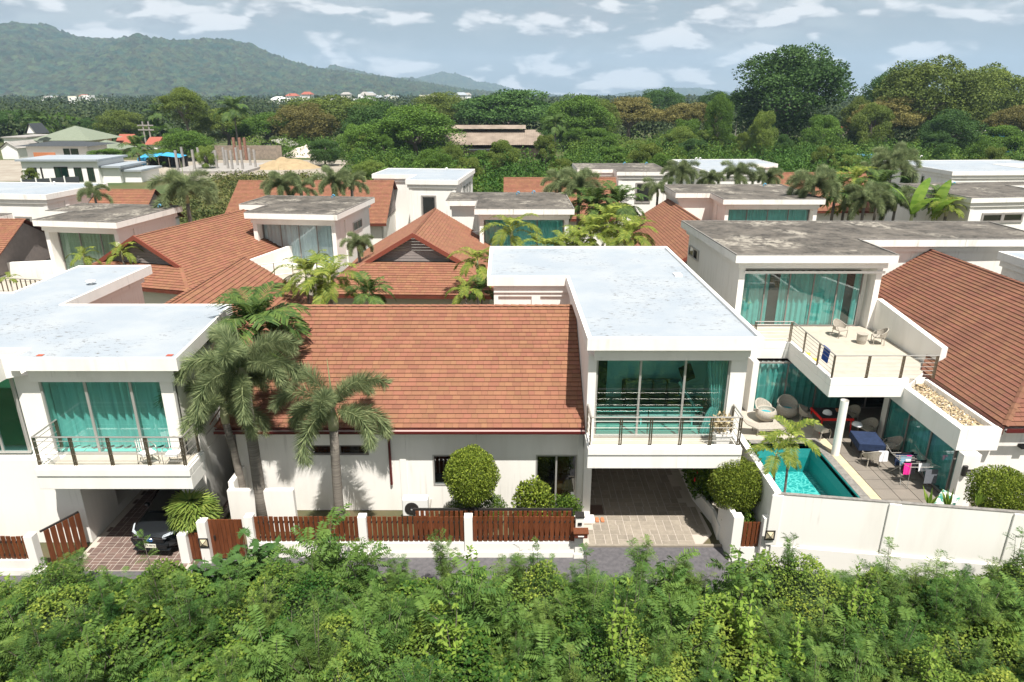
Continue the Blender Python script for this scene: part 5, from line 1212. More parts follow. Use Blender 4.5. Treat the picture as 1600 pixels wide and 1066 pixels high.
# ================================================================== TREES, PALMS AND SHRUBS
def tube_obj(name, pts, r, m, parent, n=8): return P(name, MB().tube(pts, r, n), m, parent, False, smooth=True)
def frond_curve(L, el, droop, n=14):
    """arching leaf stalk in the x-z plane: start elevation el, bending down"""
    p = np.zeros((n+1, 3)); a = el
    for i in range(n):
        p[i+1] = p[i]+np.array([math.cos(a), 0, math.sin(a)])*L/n; a -= droop/n*(.5+i/n)
    return p
def frond_mesh(kind, v):
    r = np.random.default_rng(100+v)
    if kind == 'foxtail':
        el, dr, L = [(1.25, 1.9, 2.3), (.95, 2.5, 2.5), (.6, 2.6, 2.4), (.2, 2.0, 2.3)][v]
        c = frond_curve(L, el, dr); ns, per, lw, ll = 85, 11, .024, .50
    elif kind == 'areca':
        el, dr, L = [(1.2, 1.6, 1.9), (.85, 2.0, 2.0), (.4, 1.9, 1.9), (-.05, 1.2, 1.7)][v]
        c = frond_curve(L, el, dr); ns, per, lw, ll = 30, 2, .06, .48
    else:
        el, dr, L = [(1.25, 1.1, 1.7), (.9, 1.5, 1.9), (.5, 1.8, 1.9), (.1, 1.5, 1.7)][v]
        c = frond_curve(L, el, dr); ns, per, lw, ll = 26, 2, .075, .62
    t = np.linspace(.14 if kind == 'foxtail' else .2, 1, ns)
    seg = np.linspace(0, 1, len(c)); pos = np.stack([np.interp(t, seg, c[:, k]) for k in range(3)], 1)
    tan = np.gradient(pos, axis=0); tan /= np.linalg.norm(tan, axis=1, keepdims=True)
    side = np.tile([[0, 1., 0]], (ns, 1)); up = np.cross(tan, side)
    up *= np.where(up[:, 2:] < 0, -1, 1)*1.0
    Q = []; T = []
    for k in range(per):
        if kind == 'foxtail':
            a = 2*math.pi*k/per+r.uniform(-.3, .3, ns); rad = side*np.cos(a)[:, None]+up*np.sin(a)[:, None]
            D = rad*.95+tan*.55+np.array([0, 0, -.25]); Nn = tan+r.normal(0, .3, (ns, 3))
        else:
            sg = 1 if k else -1; vee = .35 if kind != 'areca' else .45
            D = side*sg*.9+tan*.62+up*vee+r.normal(0, .06, (ns, 3)); D[:, 2] -= .25
            Nn = up-side*sg*.45
        prof = (.55+.6*np.sin(np.clip(t, 0, 1)*math.pi*.85))*r.uniform(.85, 1.1, ns)
        if kind == 'foxtail': prof = (.6+.45*np.sin(t*math.pi*.9))*r.uniform(.8, 1.1, ns)
        L_ = ll*prof
        if kind == 'foxtail': Q.append(leafquads(pos, D, Nn, L_, np.full(ns, lw)))
        else:
            # two part leaflet so it bends
            D = D/np.linalg.norm(D, axis=1, keepdims=True); S = np.cross(D, Nn); S /= np.linalg.norm(S, axis=1, keepdims=True)
            m1 = pos+D*(L_*.5)[:, None]; D2 = D+np.array([0, 0, -.45]); e = m1+D2*(L_*.5)[:, None]
            Q.append(np.stack([pos-S*lw*.15, pos+S*lw*.15, m1+S*lw*.5, m1-S*lw*.5], 1))
            Q.append(np.stack([m1-S*lw*.5, m1+S*lw*.5, e+S*lw*.22, e-S*lw*.22], 1)); T.append(r.random(ns)**1.4)
        T.append(r.random(ns)**1.4)
    # stalk
    rr = np.linspace(.03, .006, len(c)); sdv = np.array([0, 1., 0])
    Q.append(np.stack([c[:-1]-sdv*rr[:-1, None], c[:-1]+sdv*rr[:-1, None], c[1:]+sdv*rr[1:, None], c[1:]-sdv*rr[1:, None]], 1)); T.append(np.full(len(c)-1, 1.3))
    return quads('frond', np.concatenate(Q), np.concatenate(T), {'foxtail': 'leaf_foxtail', 'areca': 'leaf_areca', 'manila': 'leaf_dark_palm', 'areca2': 'leaf_areca'}[kind])
FR = {k: [frond_mesh(k, v) for v in range(4)] for k in ('foxtail', 'areca', 'manila')}
def palm(label, x, y, h, kind='areca', s=1.0, nf=12, lean=0, spear=False, group=None, r=.1, z0=0, name='palm_tree', gr=None):
    rd = random.Random(int(abs(x*31+y*17)*10))
    o = E(name, label, 'palm tree', (x, y, z0), 0, group)
    la = rd.uniform(0, 6.28); lx, ly = lean*math.cos(la), lean*math.sin(la)
    pts = [(lx*t*t, ly*t*t, h*t) for t in (0, .25, .5, .75, 1)]
    if h > .3: tube_obj('trunk', pts, [r*1.35, r*1.05, r, r*.95, r*.9], 'palm_bark', o, 10)
    c = Vector(pts[-1])
    tube_obj('crownshaft', [c-Vector((0, 0, .02)), c+Vector((0, 0, .35*s)), c+Vector((0, 0, .85*s))], [r*1.05, r*1.2, r*.45], 'crownshaft', o, 8)
    for i in range(nf):
        f = i/nf; v = 0 if f < .22 else 1 if f < .5 else 2 if f < .8 else 3
        q = bpy.data.objects.new('frond', FR[kind][v]); COL.objects.link(q); q.parent = o
        q.location = c+Vector((0, 0, .75*s-f*.25*s)); q.rotation_euler = (0, rd.uniform(-.15, .15), i*2.39996+rd.uniform(-.2, .2)); k = s*rd.uniform(.88, 1.1); q.scale = (k, k, k)
    if spear: tube_obj('spear_leaf', [c+Vector((0, 0, .6*s)), c+Vector((.03, 0, 1.6*s)), c+Vector((.0, 0, 2.6*s))], [.035*s, .03*s, .006*s], 'leaf_foxtail', o, 6)
    return o
# foxtail palms at the front
palm('tall foxtail palm with bushy drooping fronds between the left villa and the big brown roof', -9.15, 21.6, 5.7, 'foxtail', 1.0, 12, 0, True, r=.2)
palm('foxtail palm standing tight against the left villa corner', -10.0, 22.2, 4.2, 'foxtail', .95, 9, .25, False, r=.14)
palm('slim foxtail palm with upright spear leaf in front of the white wall', -6.3, 21.55, 4.25, 'foxtail', 1.02, 10, .1, True, r=.17)
palm('broad-leaved palm clump rising above the left foxtail palms', -9.75, 24.8, 6.3, 'manila', 1.0, 22, .1, r=.09)
# courtyard palms
def pp(label, x, y, z, kind, s=1.0, nf=12, Y=None, **k):   # crown sighted at x,y, standing at distance Y
    v = V(x, y, Y); s = s*(.8 if kind == 'foxtail' else .88); h = max(.4, v.z-.7*s); palm(label, v.x, Y, h, kind, s, nf, **k)
pp('yellow-green palm clump left of the brown roof with the gablet', 478, 432, 0, 'areca', 1.0, 14, 35.5, r=.07)
pp('yellow-green palm clump nearest the gablet roof eave', 515, 440, 0, 'areca', 1.15, 16, 34.5, r=.07)
pp('dark green low palm just left of the gablet roof gutter', 577, 458, 0, 'manila', .8, 12, 33, r=.06)
pp('small yellow palm in front of the grey-curtained villa terrace', 494, 405, 0, 'areca', .6, 8, 43, r=.05)
pp('grey-green feather palm beside the grey-curtained villa', 560, 382, 0, 'foxtail', .75, 12, 46, r=.12)
pp('yellow-green palm in front of the centre teal window', 800, 362, 0, 'areca', 1.3, 11, 47, r=.09)
pp('low yellow-green palm left of the centre teal window', 746, 410, 0, 'areca', 1.0, 12, 40, r=.07)
pp('dark small palm at the right end of the gablet roof gutter', 752, 455, 0, 'manila', .6, 10, 34.5, r=.06)
pp('small orange-tinged palm at the gablet roof gutter', 728, 452, 0, 'areca', .7, 8, 34, r=.05)
pp('yellow-green palm tuft behind the middle pale roof, left one', 850, 388, 0, 'areca', .9, 12, 42, r=.07)
pp('yellow-green palm tuft behind the middle pale roof, right one', 880, 384, 0, 'areca', .9, 12, 43, r=.07)
for i, (x, y, s, Yd) in enumerate(((925, 365, 1.2, 46), (950, 350, 1.35, 48), (985, 368, 1.2, 45), (905, 378, 1.0, 44))):
    pp(['bright palm at the left of the clump behind the middle pale roof', 'tallest bright palm of the clump behind the middle pale roof', 'bright palm at the right of the clump behind the middle pale roof', 'lowest bright palm of the clump behind the middle pale roof'][i], x, y, 0, 'areca', s, 16, Yd, r=.08)
pp('dark foxtail palm behind the centre dark roof', 905, 292, 0, 'foxtail', 1.25, 14, 60, r=.16, spear=True)
pp('dark foxtail palm left of the one-windowed small villa', 875, 288, 0, 'foxtail', 1.1, 10, 62, r=.14, spear=True)
pp('dark drooping palm with red seed clusters below the one-windowed villa', 965, 322, 0, 'manila', 1.5, 20, 60, r=.12)
pp('dark bushy palm between the centre roof and the bright palms', 925, 322, 0, 'manila', 1.4, 18, 58, r=.12)
pp('foxtail palm poking over the mottled roof, left one', 438, 290, 0, 'foxtail', 1.1, 12, 60, r=.14, spear=True)
pp('foxtail palm poking over the mottled roof, middle one', 520, 285, 0, 'foxtail', 1.1, 12, 61, r=.14)
pp('foxtail palm poking over the mottled roof, right one', 549, 286, 0, 'foxtail', .95, 9, 62, r=.14)
pp('low foxtail palm behind the mottled roof', 470, 296, 0, 'foxtail', .9, 10, 62, r=.14)
for i, (x, y, s) in enumerate(((1062, 272, 1.0), (1108, 282, .8), (1152, 273, 1.0), (1198, 280, .9))):
    pp('foxtail palm in the row below the clean pale roof, '+['leftmost', 'second from left', 'third from left', 'rightmost'][i]+' of four', x, y, 0, 'foxtail', s*1.15, 12, 70, r=.14, spear=(i == 2))
pp('drooping foxtail palm left of the dark roof with the green-curtained window', 1028, 298, 0, 'foxtail', 1.0, 9, 66, r=.12)
for i, (x, y, s, kd) in enumerate(((1272, 292, 1.3, 'foxtail'), (1306, 300, 1.3, 'manila'), (1335, 285, 1.4, 'areca'), (1352, 312, 1.2, 'foxtail'), (1375, 292, 1.3, 'manila'), (1400, 318, 1.2, 'foxtail'), (1480, 326, 1.0, 'areca'), (1465, 312, 1.1, 'manila'), (1320, 318, 1.1, 'areca'))):
    pp(['grey foxtail palm at the left of the grove behind the stained roof', 'dark broad-leaved palm, second from left in the grove', 'yellowish feathery palm rising in the middle of the grove', 'foxtail palm at the front centre of the grove', 'dark palm in the grove below the large pale roof', 'low foxtail palm just left of the banana leaves', 'yellow palm right of the banana leaves at the dark roof', 'dark palm directly behind the banana leaves', 'low yellow palm at the foot of the grove'][i], x, y, 0, kd, s, 15, 58+i % 3*2, r=.13, spear=(i == 0))
pp('tall foxtail palm in front of the large pale roof at the back right', 1395, 256, 0, 'foxtail', 1.6, 14, 72, r=.17, spear=False)
pp('small foxtail palm left of the large pale roof', 1360, 268, 0, 'foxtail', .9, 10, 74, r=.12)
pp('small palm tuft above the dark stained roof at the left', 147, 302, 0, 'foxtail', .8, 9, 56, r=.1)
pp('foxtail palm with a long spear leaf right of the dark roof at the left', 290, 300, 0, 'foxtail', 1.5, 13, 53, r=.16, spear=True)
pp('small yellow palm tuft in front of the green-curtained window', 130, 402, 0, 'areca', .6, 9, 42, r=.05)
pp('young yellow palm on the terrace edge of the far left villa', 15, 436, 0, 'areca', .35, 7, 37, r=.04)
pp('yellow-green palm beside the green-curtained window', 190, 395, 0, 'areca', .7, 8, 42, r=.05)
palm('yellow-leaved palm beside the pool, left stem', 9.5, 21.3, 2.95, 'areca', .52, 9, .1, r=.045)
palm('yellow-leaved palm beside the pool, right stem', 10.15, 21.8, 3.3, 'areca', .58, 10, .1, r=.045)
# lady palm by the car
def fan_mesh():
    r = np.random.default_rng(5); Q = []; T = []
    for k in range(9):
        a = -1.25+2.5*k/8; d = np.array([[math.cos(a), math.sin(a), -.12]]); p = np.array([[0., 0, 0]]); S = np.array([[-math.sin(a), math.cos(a), 0]])
        m_ = p+d*.22; e = m_+(d+np.array([[0, 0, -.45]]))*.22; w = .028
        Q += [np.stack([p-S*.006, p+S*.006, m_+S*w, m_-S*w], 1), np.stack([m_-S*w, m_+S*w, e+S*.008, e-S*.008], 1)]; t = r.random(); T += [t, t*.8+.2]
    return quads('fan_leaf', np.concatenate(Q), T, 'leaf_fan')
FAN = fan_mesh()
def lady_palm(label, x, y, n, rx, h, s=1.0):
    o = E('lady_palm', label, 'shrub', (x, y, 0)); rd = random.Random(3)
    for k in range(6): tube_obj('stem', [(rd.uniform(-.25, .25), rd.uniform(-.25, .25), 0), (rd.uniform(-.5, .5), rd.uniform(-.4, .4), h*.8)], .03, 'bark', o, 5)
    for i in range(n):
        a = rd.uniform(0, 6.28); e = math.acos(rd.uniform(-.45, 1)); q = bpy.data.objects.new('fan_leaf', FAN); COL.objects.link(q); q.parent = o
        d = Vector((math.sin(e)*math.cos(a), math.sin(e)*math.sin(a), math.cos(e)))
        q.location = Vector((d.x*rx, d.y*rx*.8, h+d.z*rx*.95-.1))*1.0; q.rotation_euler = (rd.uniform(-.5, .5), .25-math.asin(d.z)*.75+rd.uniform(-.3, .3), a+rd.uniform(-.4, .4)); k = s*rd.uniform(.7, 1.45); q.scale = (k, k, k)
lady_palm('bright fan-leaved lady palm clump spilling over the right side of the parked car', -11.1, 20.5, 150, .48, 1.65, .95)
# clipped trees and shrubs
def topiary(label, c, r, n, L=.055, trunk=True, m='leaf_topiary', sq=1, name='topiary_tree', cat='clipped tree', shell=.6):
    o = E(name, label, cat, (c[0], c[1], 0))
    link('crown', bush_mesh('crown', c, r, n, L, m, shell=shell, sq=sq, loc=o.location), None, o)
    if trunk: tube_obj('trunk', [(0, 0, 0), (.04, 0, c[2]-r[2]*.6), (0, 0, c[2])], [.07, .055, .04], 'bark', o)
    return o
topiary('round clipped ball tree in front of the white wall and window', (-1.36, 21.0, 2.68), (.93, .9, 1.05), 30000, .06)
topiary('clipped boxy tree beside the white wall at the right of the carport', (8.0, 21.1, 2.3), (.88, .95, .92), 30000, .06, sq=.88)
topiary('clipped round shrub at the right edge behind the street wall', (16.75, 20.1, 2.5), (.95, 1.0, .85), 22000, .06, sq=.8)
topiary('dark low hedge under the ball tree', (-1.2, 21.6, .95), (1.1, .6, .65), 9000, .06, False, 'leaf_hedge', name='hedge', cat='hedge')
topiary('loose glossy shrub left of the glass door', (.85, 21.5, 1.2), (.75, .6, 1.0), 5000, .1, False, 'leaf_topiary', name='shrub', cat='shrub', shell=.5)
topiary('low flowering border plants below the glass door', (2.0, 21.3, 1.15), (.6, .4, .55), 1800, .09, False, 'leaf_hedge', name='border_plants', cat='shrub', shell=.3)
topiary('dark leafy planter shrub with red blooms at the right of the carport', (7.75, 23.8, 1.2), (.75, 1.3, 1.15), 5200, .15, False, 'leaf_hedge', name='shrub', cat='shrub', shell=.4)
fl = MB()
for k in range(6): 
    p = (7.25+random.uniform(-.2, .2), 22.8+k*.2, 1.2+random.uniform(0, .7)); fl.lathe([(0, 0), (.03, .03), (.02, .16), (0, .2)], 6, p)
top('red_blooms', fl, 'flower_red', 'red flower spikes in the shrub at the right of the carport', 'flowers')
topiary('dark trailing plant under the boxy clipped tree', (8.2, 20.9, .85), (.5, .9, .85), 3600, .12, False, 'leaf_hedge', name='shrub', cat='shrub', shell=.3)
topiary('overgrown dark shrub along the wall beside the pool palms', (9.6, 25.0, .9), (.6, 2.6, .9), 7000, .12, False, 'leaf_hedge', name='shrub', cat='shrub', shell=.3)
for i, (x, z, y) in enumerate(((14.9, 2.65, 19.3), (15.75, 2.9, 19.2), (14.35, 2.7, 19.5), (16.1, 2.6, 19.1))):
    q = E('bromeliad', ['striped upright leaf plant in the pool court near the lounger', 'tall pointed leaf plant by the court window', 'low striped leaves at the left of the lounger', 'orange-tipped plant just left of the right edge shrub'][i], 'plant', (x, y+.6, 0))
    n = 9; a = rng.uniform(0, 6.3, n); D = np.stack([np.cos(a)*.4, np.sin(a)*.4, np.full(n, 1.)], 1)
    me = quads('leaves', leafquads(np.tile([[0, 0, z-.7]], (n, 1)), D, rdir(n), rng.uniform(.5, .9, n), np.full(n, .12)), rng.random(n), 'leaf_heart'); link('leaves', me, None, q); tube_obj('stem', [(0, 0, 0), (0, 0, z-.65)], .04, 'bark', q, 5)
def banana(label, x, y, Yd, n=4, s=1.0):
    v = V(x, y, Yd); o = E('banana_plant', label, 'plant', (v.x, Yd, 0)); h = v.z-1.5*s
    tube_obj('stem', [(0, 0, 0), (0, 0, h)], [.22, .13], 'crownshaft', o, 8)
    for k in range(n):
        a = k*2.1+.6; c = frond_curve(3.0*s, 1.35-.18*k, .9+.2*k, 12); t = np.linspace(0, 1, 13); w = .42*s*np.sin(np.clip(t*.93+.06, 0, 1)*math.pi)**.55
        Q = []
        for sg in (-1, 1):
            e = c+np.stack([0*w, sg*w, -.12*w], 1); Q.append(np.stack([c[:-1], c[1:], e[1:], e[:-1]], 1))
        me = quads('leaf', np.concatenate(Q), rng.random(24), 'leaf_banana'); q = link('leaf', me, None, o); q.location = (0, 0, h); q.rotation_euler = (0, 0, a)
banana('banana plant with two huge upright paddle leaves behind the stained roof, left stem', 1432, 302, 57, 3, 1.15)
banana('banana plant with ribbed paddle leaves, right stem next to the dark roof', 1466, 304, 58, 4, 1.1)
# ================================================================== ROADSIDE THICKET IN FRONT
def hf(x, y):
    e = np.clip((18.25-y+.35*np.sin(x*.9)+.2*np.sin(x*2.3+1))/1.1, 0, 1)
    m = .9+.55*np.sin(x*.55+1.2*np.sin(y*.7)+.4)*np.cos(y*.8+x*.23)+.35*np.sin(x*1.7+y*1.1)+.25*np.sin(x*3.1-y*2.3)
    return np.clip(m+.45, .3, 3)*(.25+.75*e)*(e > 0)+.02
gx = np.linspace(-34, 34, 150); gy = np.linspace(2, 18.5, 60); X_, Y_ = np.meshgrid(gx, gy); Z_ = hf(X_, Y_)*.82-.15
vv = np.stack([X_, Y_, Z_], -1); me = bpy.data.meshes.new('thicket_floor'); idx = np.arange(150*60).reshape(60, 150)
me.from_pydata(vv.reshape(-1, 3).tolist(), [], np.stack([idx[:-1, :-1], idx[:-1, 1:], idx[1:, 1:], idx[1:, :-1]], -1).reshape(-1, 4).tolist())
mat('undergrowth', (.018, .035, .008), .95, (.03, .05, .012), 3)
o = link('roadside_bank', me, 'undergrowth'); o['kind'] = 'structure'
def near(n, a=11, b=18.4, ex=26):
    y = rng.uniform(a, b, n); x = rng.uniform(-1, 1, n)*(y*.86+3.5); return x, y
n = 150000; x, y = near(n, 10.2); z = hf(x, y); keep = z > .1; x, y, z = x[keep], y[keep], z[keep]; n = len(x)
clump = np.sin(x*4.1+2*np.sin(y*2.7))*np.sin(y*3.9+1.7*np.sin(x*2.1))
z = z+clump*.16-rng.random(n)**2*.45
Nn = rdir(n)*.8+np.array([0, -.25, 1.0]); D = rdir(n); D[:, 2] *= .4; D[:, 2] -= .15
L = rng.uniform(.05, .10, n)*(1+.5*(np.sin(x*.8+y*.6) > .3)); k = leafquads(np.stack([x, y, z], 1), D, Nn, L, L*.75)
me = quads('ground_vines', k, np.clip(rng.random(n)**1.6*.8+.25*(np.sin(x*.7-y)+.2), 0, 1), 'leaf_vine')
o = link('ground_vines', me, None, None, kind='stuff'); tag(o, 'dense mat of small-leaved vines and weeds covering the roadside bank', 'vines')
def compound(P0, D, Nn, L, pairs, ll, lw, droop=.25, spread=.9):
    """feather-like leaves: pairs of leaflets along a stalk"""
    D = D/np.linalg.norm(D, axis=1, keepdims=True); S = np.cross(D, Nn); S /= np.linalg.norm(S, axis=1, keepdims=True)+1e-9; U = np.cross(S, D)
    out = []; L = L[:, None]
    for i in range(pairs):
        t = (i+1)/pairs; p = P0+D*L*t+np.array([0, 0, -1.])*L*.35*t*t; f = .6+.5*math.sin(math.pi*min(1, t*.9+.05))
        for sg in (-1, 1):
            d = S*sg*spread+D*.42+np.array([0, 0, -droop])+rng.normal(0, .08, S.shape)
            nl = U+rng.normal(0, .25, S.shape); out.append(leafquads(p, d, nl, ll*f*rng.uniform(.85, 1.15, len(P0)), np.full(len(P0), lw)))
    e = P0+D*L+np.array([0, 0, -1.])*L*.35; w = .006
    out.append(np.stack([P0-S*w, P0+S*w, e+S*w*.5, e-S*w*.5], 1))
    return np.concatenate(out), len(out)
def shrub_mesh(kind, seed, H_=2.2, spread=.9):
    global rng
    keep = rng; rng = np.random.default_rng(seed); Q = []; T = []; stems = MB()
    ns = {'feather': 13, 'pinnate': 11, 'lobed': 12, 'heart': 16}[kind]
    for s_ in range(ns):
        a = rng.uniform(0, 6.28); r = spread*rng.uniform(.15, 1); h = H_*rng.uniform(.55, 1.0)*(1.1-.4*r/spread)
        t = np.linspace(0, 1, 9); c = np.stack([np.cos(a)*r*t**1.5, np.sin(a)*r*t**1.5, h*t-.25*r*t**3], 1)
        stems.tube([tuple(q) for q in c[::2]], [.02, .016, .012, .009, .004], 5)
        m = {'feather': 24, 'pinnate': 11, 'lobed': 9, 'heart': 26}[kind]
        tt = rng.uniform(.3, 1, m)**.8; p = np.stack([np.interp(tt, t, c[:, k]) for k in range(3)], 1)
        an = rng.uniform(0, 6.28, m); D = np.stack([np.cos(an), np.sin(an), rng.uniform(-.1, .75, m)+(tt > .9)*.5], 1); Nn = np.array([[0, 0, 1.]])+rng.normal(0, .2, (m, 3))
        if kind == 'feather': q, k = compound(p, D, Nn, rng.uniform(.22, .38, m), 8, .11, .016, .12)
        elif kind == 'pinnate': q, k = compound(p, D, Nn, rng.uniform(.45, .75, m), 9, .17, .05, .45)
        elif kind == 'lobed':
            st = D/np.linalg.norm(D, axis=1, keepdims=True); b = p+st*.3; q_ = [np.stack([p+[[0, .006, 0]], p-[[0, .006, 0]], b, b], 1)]; Sx = np.cross(st, Nn); Sx /= np.linalg.norm(Sx, axis=1, keepdims=True)
            for j in range(9):
                aj = -2.1+4.2*j/8; d = st*math.cos(aj)+Sx*math.sin(aj)+np.array([0, 0, -.25]); q_.append(leafquads(b, d, Nn, rng.uniform(.2, .3, m), np.full(m, .07)))
                for sg in (-.5, .5): d2 = st*math.cos(aj+sg)+Sx*math.sin(aj+sg)+np.array([0, 0, -.3]); q_.append(leafquads(b+d*.1, d2, Nn, np.full(m, .12), np.full(m, .045)))
            q = np.concatenate(q_); k = len(q_)
        else:
            q = leafquads(p, D+np.array([0, 0, -.5]), Nn, rng.uniform(.11, .2, m), rng.uniform(.08, .12, m)); k = 1
        Q.append(q); T.append(np.tile(np.clip(rng.random(m)**1.3*.85+.2*(tt-.5), 0, 1), k))
    me = quads('foliage', np.concatenate(Q), np.concatenate(T), {'feather': 'leaf_feather', 'pinnate': 'leaf_pinnate', 'lobed': 'leaf_papaya', 'heart': 'leaf_heart'}[kind])
    sm = stems.mesh('stems'); sm.materials.append(MATS['bark']); rng = keep; return me, sm
SH = {k: [shrub_mesh(k, 40+i) for i in range(v)] for k, v in (('feather', 5), ('pinnate', 3), ('lobed', 2), ('heart', 2))}
def shrub(label, x, y, h, kind, w=1.0, cat='shrub', group=None, name='shrub'):
    me, sm = random.choice(SH[kind]); o = E(name, label, cat, (x, y, 0), random.uniform(0, 6.28), group)
    for nme, m_ in (('foliage', me), ('stems', sm)):
        q = link(nme, m_, None, o); q.scale = (w, w, h/1.8)
def sh(label, px_, py_, Yd, kind, w=1.0, **k):
    v = V(px_, py_, Yd); shrub(label, v.x, Yd, v.z, kind, w, **k)
sh('tall leafy shrub with drooping compound leaves in front of the left slat panel', 505, 828, 17.9, 'pinnate', 1.15)
sh('shorter compound-leaved shrub just right of the tall one by the fence', 560, 862, 17.5, 'pinnate', 1.0)
sh('dark lobed-leaf plant with pale glossy patches in front of the wooden gate', 385, 862, 18.1, 'lobed', 1.1)
sh('lower dark lobed-leaf plant at the left of the gate', 320, 880, 17.7, 'lobed', 1.0)
sh('feathery sapling reaching up in front of the middle fence post', 690, 828, 17.9, 'feather', .75)
sh('feathery sapling in front of the left slat panel of the long fence', 618, 868, 17.9, 'feather', .7)
sh('tall feathery shrub standing out over the road below the carport', 1005, 848, 17.6, 'feather', 1.0)
sh('feathery shrub hiding the road edge at the right of the small gate post', 915, 885, 17.4, 'feather', .8)
sh('feathery shrub in front of the open side gate at the left', 110, 868, 18.2, 'feather', .8)
sh('spreading compound-leaved young tree at the bottom centre', 722, 905, 15.4, 'pinnate', 1.4)
sh('thin feathery tip reaching over the tall white street wall', 1375, 880, 17.6, 'feather', .5)
sh('bushy feathery shrub before the white street wall at the right', 1445, 880, 17.2, 'feather', 1.0)
sh('broad-leaved pale green climber plant at the bottom right of centre', 1105, 935, 14.9, 'heart', .9)
sh('pale broad-leaved plant near the bottom, right of the climber', 1250, 985, 14.2, 'heart', .8)
sh('rounded vine-covered bush in front of the fence right of the middle post', 745, 870, 17.3, 'heart', .9)
sh('compound-leaved plant at the bottom left of centre', 470, 985, 14.3, 'pinnate', 1.1)
sh('compound-leaved plant at the bottom right', 1330, 1000, 14.0, 'pinnate', 1.1)
sh('compound-leaved plant low at the bottom centre right', 860, 1000, 13.9, 'pinnate', 1.1)
sh('round-leaved pale plant at the bottom left', 150, 990, 14.2, 'heart', .9)
sh('feathery shrub rising before the right slat panel of the long fence', 800, 862, 17.6, 'feather', .9)
sh('feathery shrub between the middle post sapling and the mailbox post', 860, 880, 17.5, 'feather', .8)
sh('feathery shrub rising in front of the left post of the long fence', 440, 868, 17.7, 'pinnate', .9)
sh('feathery crown rising just right of the carport road', 1075, 882, 17.3, 'feather', .9)
sh('feathery bush reaching the road at the far left', 30, 900, 17.3, 'feather', .9)
k = 0
rs = random.Random(11)
tries = 0; pl_ = []
while len(pl_) < 120 and tries < 4000:
    tries += 1; y = rs.uniform(9.8, 17.5); x = rs.uniform(-1, 1)*(y*.85+2)
    if all((x-a)**2+(y-b)**2 > 1.0**2 for a, b in pl_): pl_.append((x, y))
for x, y in pl_:
    h = float(hf(np.array(x), np.array(y)))+rs.uniform(.6, 1.5)*(1 if y < 16.4 else .55)
    shrub('feathery fine-leaved shrub growing in the dense roadside thicket', x, y, h, 'feather' if rs.random() < .68 else rs.choice(('pinnate', 'pinnate', 'heart')), rs.uniform(.75, 1.15), group='feathery shrubs of the roadside thicket') 
top('inspection_box', MB().box(4.25, 4.55, 18.5, 18.8, 0, .12), 'concrete', 'small grey block at the road edge below the carport', 'concrete block')
# ================================================================== TREES BEHIND THE ESTATE
def crown_mesh(form, seed, n=32000, ls=.042):
    r = np.random.default_rng(seed); nc = {'dome': 64, 'flat': 50, 'tall': 50, 'bush': 40, 'open': 36}[form]
    d = r.normal(size=(nc, 3)); d /= np.linalg.norm(d, axis=1, keepdims=True); d[:, 2] = np.where(d[:, 2] < (-.35 if form == 'flat' else -.85), -d[:, 2], d[:, 2])
    rad = r.uniform(.55, .82, nc)[:, None]; c = d*rad; cr = r.uniform(.17, .34, nc)
    if form == 'flat': c[:, 2] = np.abs(c[:, 2])**1.3*.9; cr *= .95
    if form == 'open': cr *= .8; c *= 1.05
    k = r.integers(0, nc, n); dd = r.normal(size=(n, 3)); dd /= np.linalg.norm(dd, axis=1, keepdims=True); dd[:, 2] = np.where((dd[:, 2] < -.2) & (r.random(n) < .6), -dd[:, 2], dd[:, 2])
    sq = np.array([1, 1, .55 if form == 'flat' else .8])
    p = c[k]+dd*sq*cr[k][:, None]*r.uniform(.75, 1.12, n)[:, None]
    D = dd*.4+r.normal(size=(n, 3))*.7; Nn = dd+r.normal(size=(n, 3))*.5; L = ls*r.uniform(.6, 1.4, n)
    t = np.clip(r.random(n)*.6+r.random(nc)[k]*.4, 0, 1)
    global rng
    m = quads('crown', leafquads(p, D, Nn, L, L*.7), t, 'tree_green'); return m, c
CR = {f: [crown_mesh(f, 60+i+j*7) for i in range(2)] for j, f in enumerate(('dome', 'flat', 'tall', 'bush', 'open'))}
LM = {}
def limbs(form, i):
    if (form, i) not in LM:
        mb = MB(); c = CR[form][i][1]; mb.tube([(0, 0, -1.6), (0.02, .02, -1.0), (0, 0, -.45)], [.075, .05, .045], 7)
        for q in c[::3]: mb.tube([(0, 0, -.6), tuple(q*.45+np.array([0, 0, -.15])), tuple(q*.95)], [.04, .022, .008], 5)
        me = mb.mesh('trunk'); me.materials.append(MATS['bark']); LM[(form, i)] = me
    return LM[(form, i)]
def tree(label, x, ytop, Yd, wpx, form='dome', m='tree_green', zl=.35, group=None, cat='tree'):
    i = random.randrange(2); w = wpx*Yd/1067/2*.95; tp = V(x, ytop, Yd); top_ = tp.z; bot = max(.5, top_*zl) ; hh = (top_-bot)/ (1.75 if form != 'flat' else 1.35)
    zc_ = top_-hh*1.0; o = E('tree', label, cat, (tp.x, Yd, 0), 0, group)
    q = link('crown', CR[form][i][0], None, o); q.location = (0, 0, zc_); q.scale = (w, w*.9, hh); q.rotation_euler = (0, 0, random.uniform(0, 6.28)); q.material_slots[0].link = 'OBJECT'; q.material_slots[0].material = MATS[m]
    t = link('trunk', limbs(form, i), None, o); t.location = (0, 0, zc_); t.scale = (w, w*.9, zc_/1.55 if zc_ > .5 else hh); t.rotation_euler = q.rotation_euler
def px_of(X, Y, Z):
    Z -= H; f = Y*_c-Z*_s; return (797+1067*X/f, 533-1067*(Y*_s+Z*_c)/f)
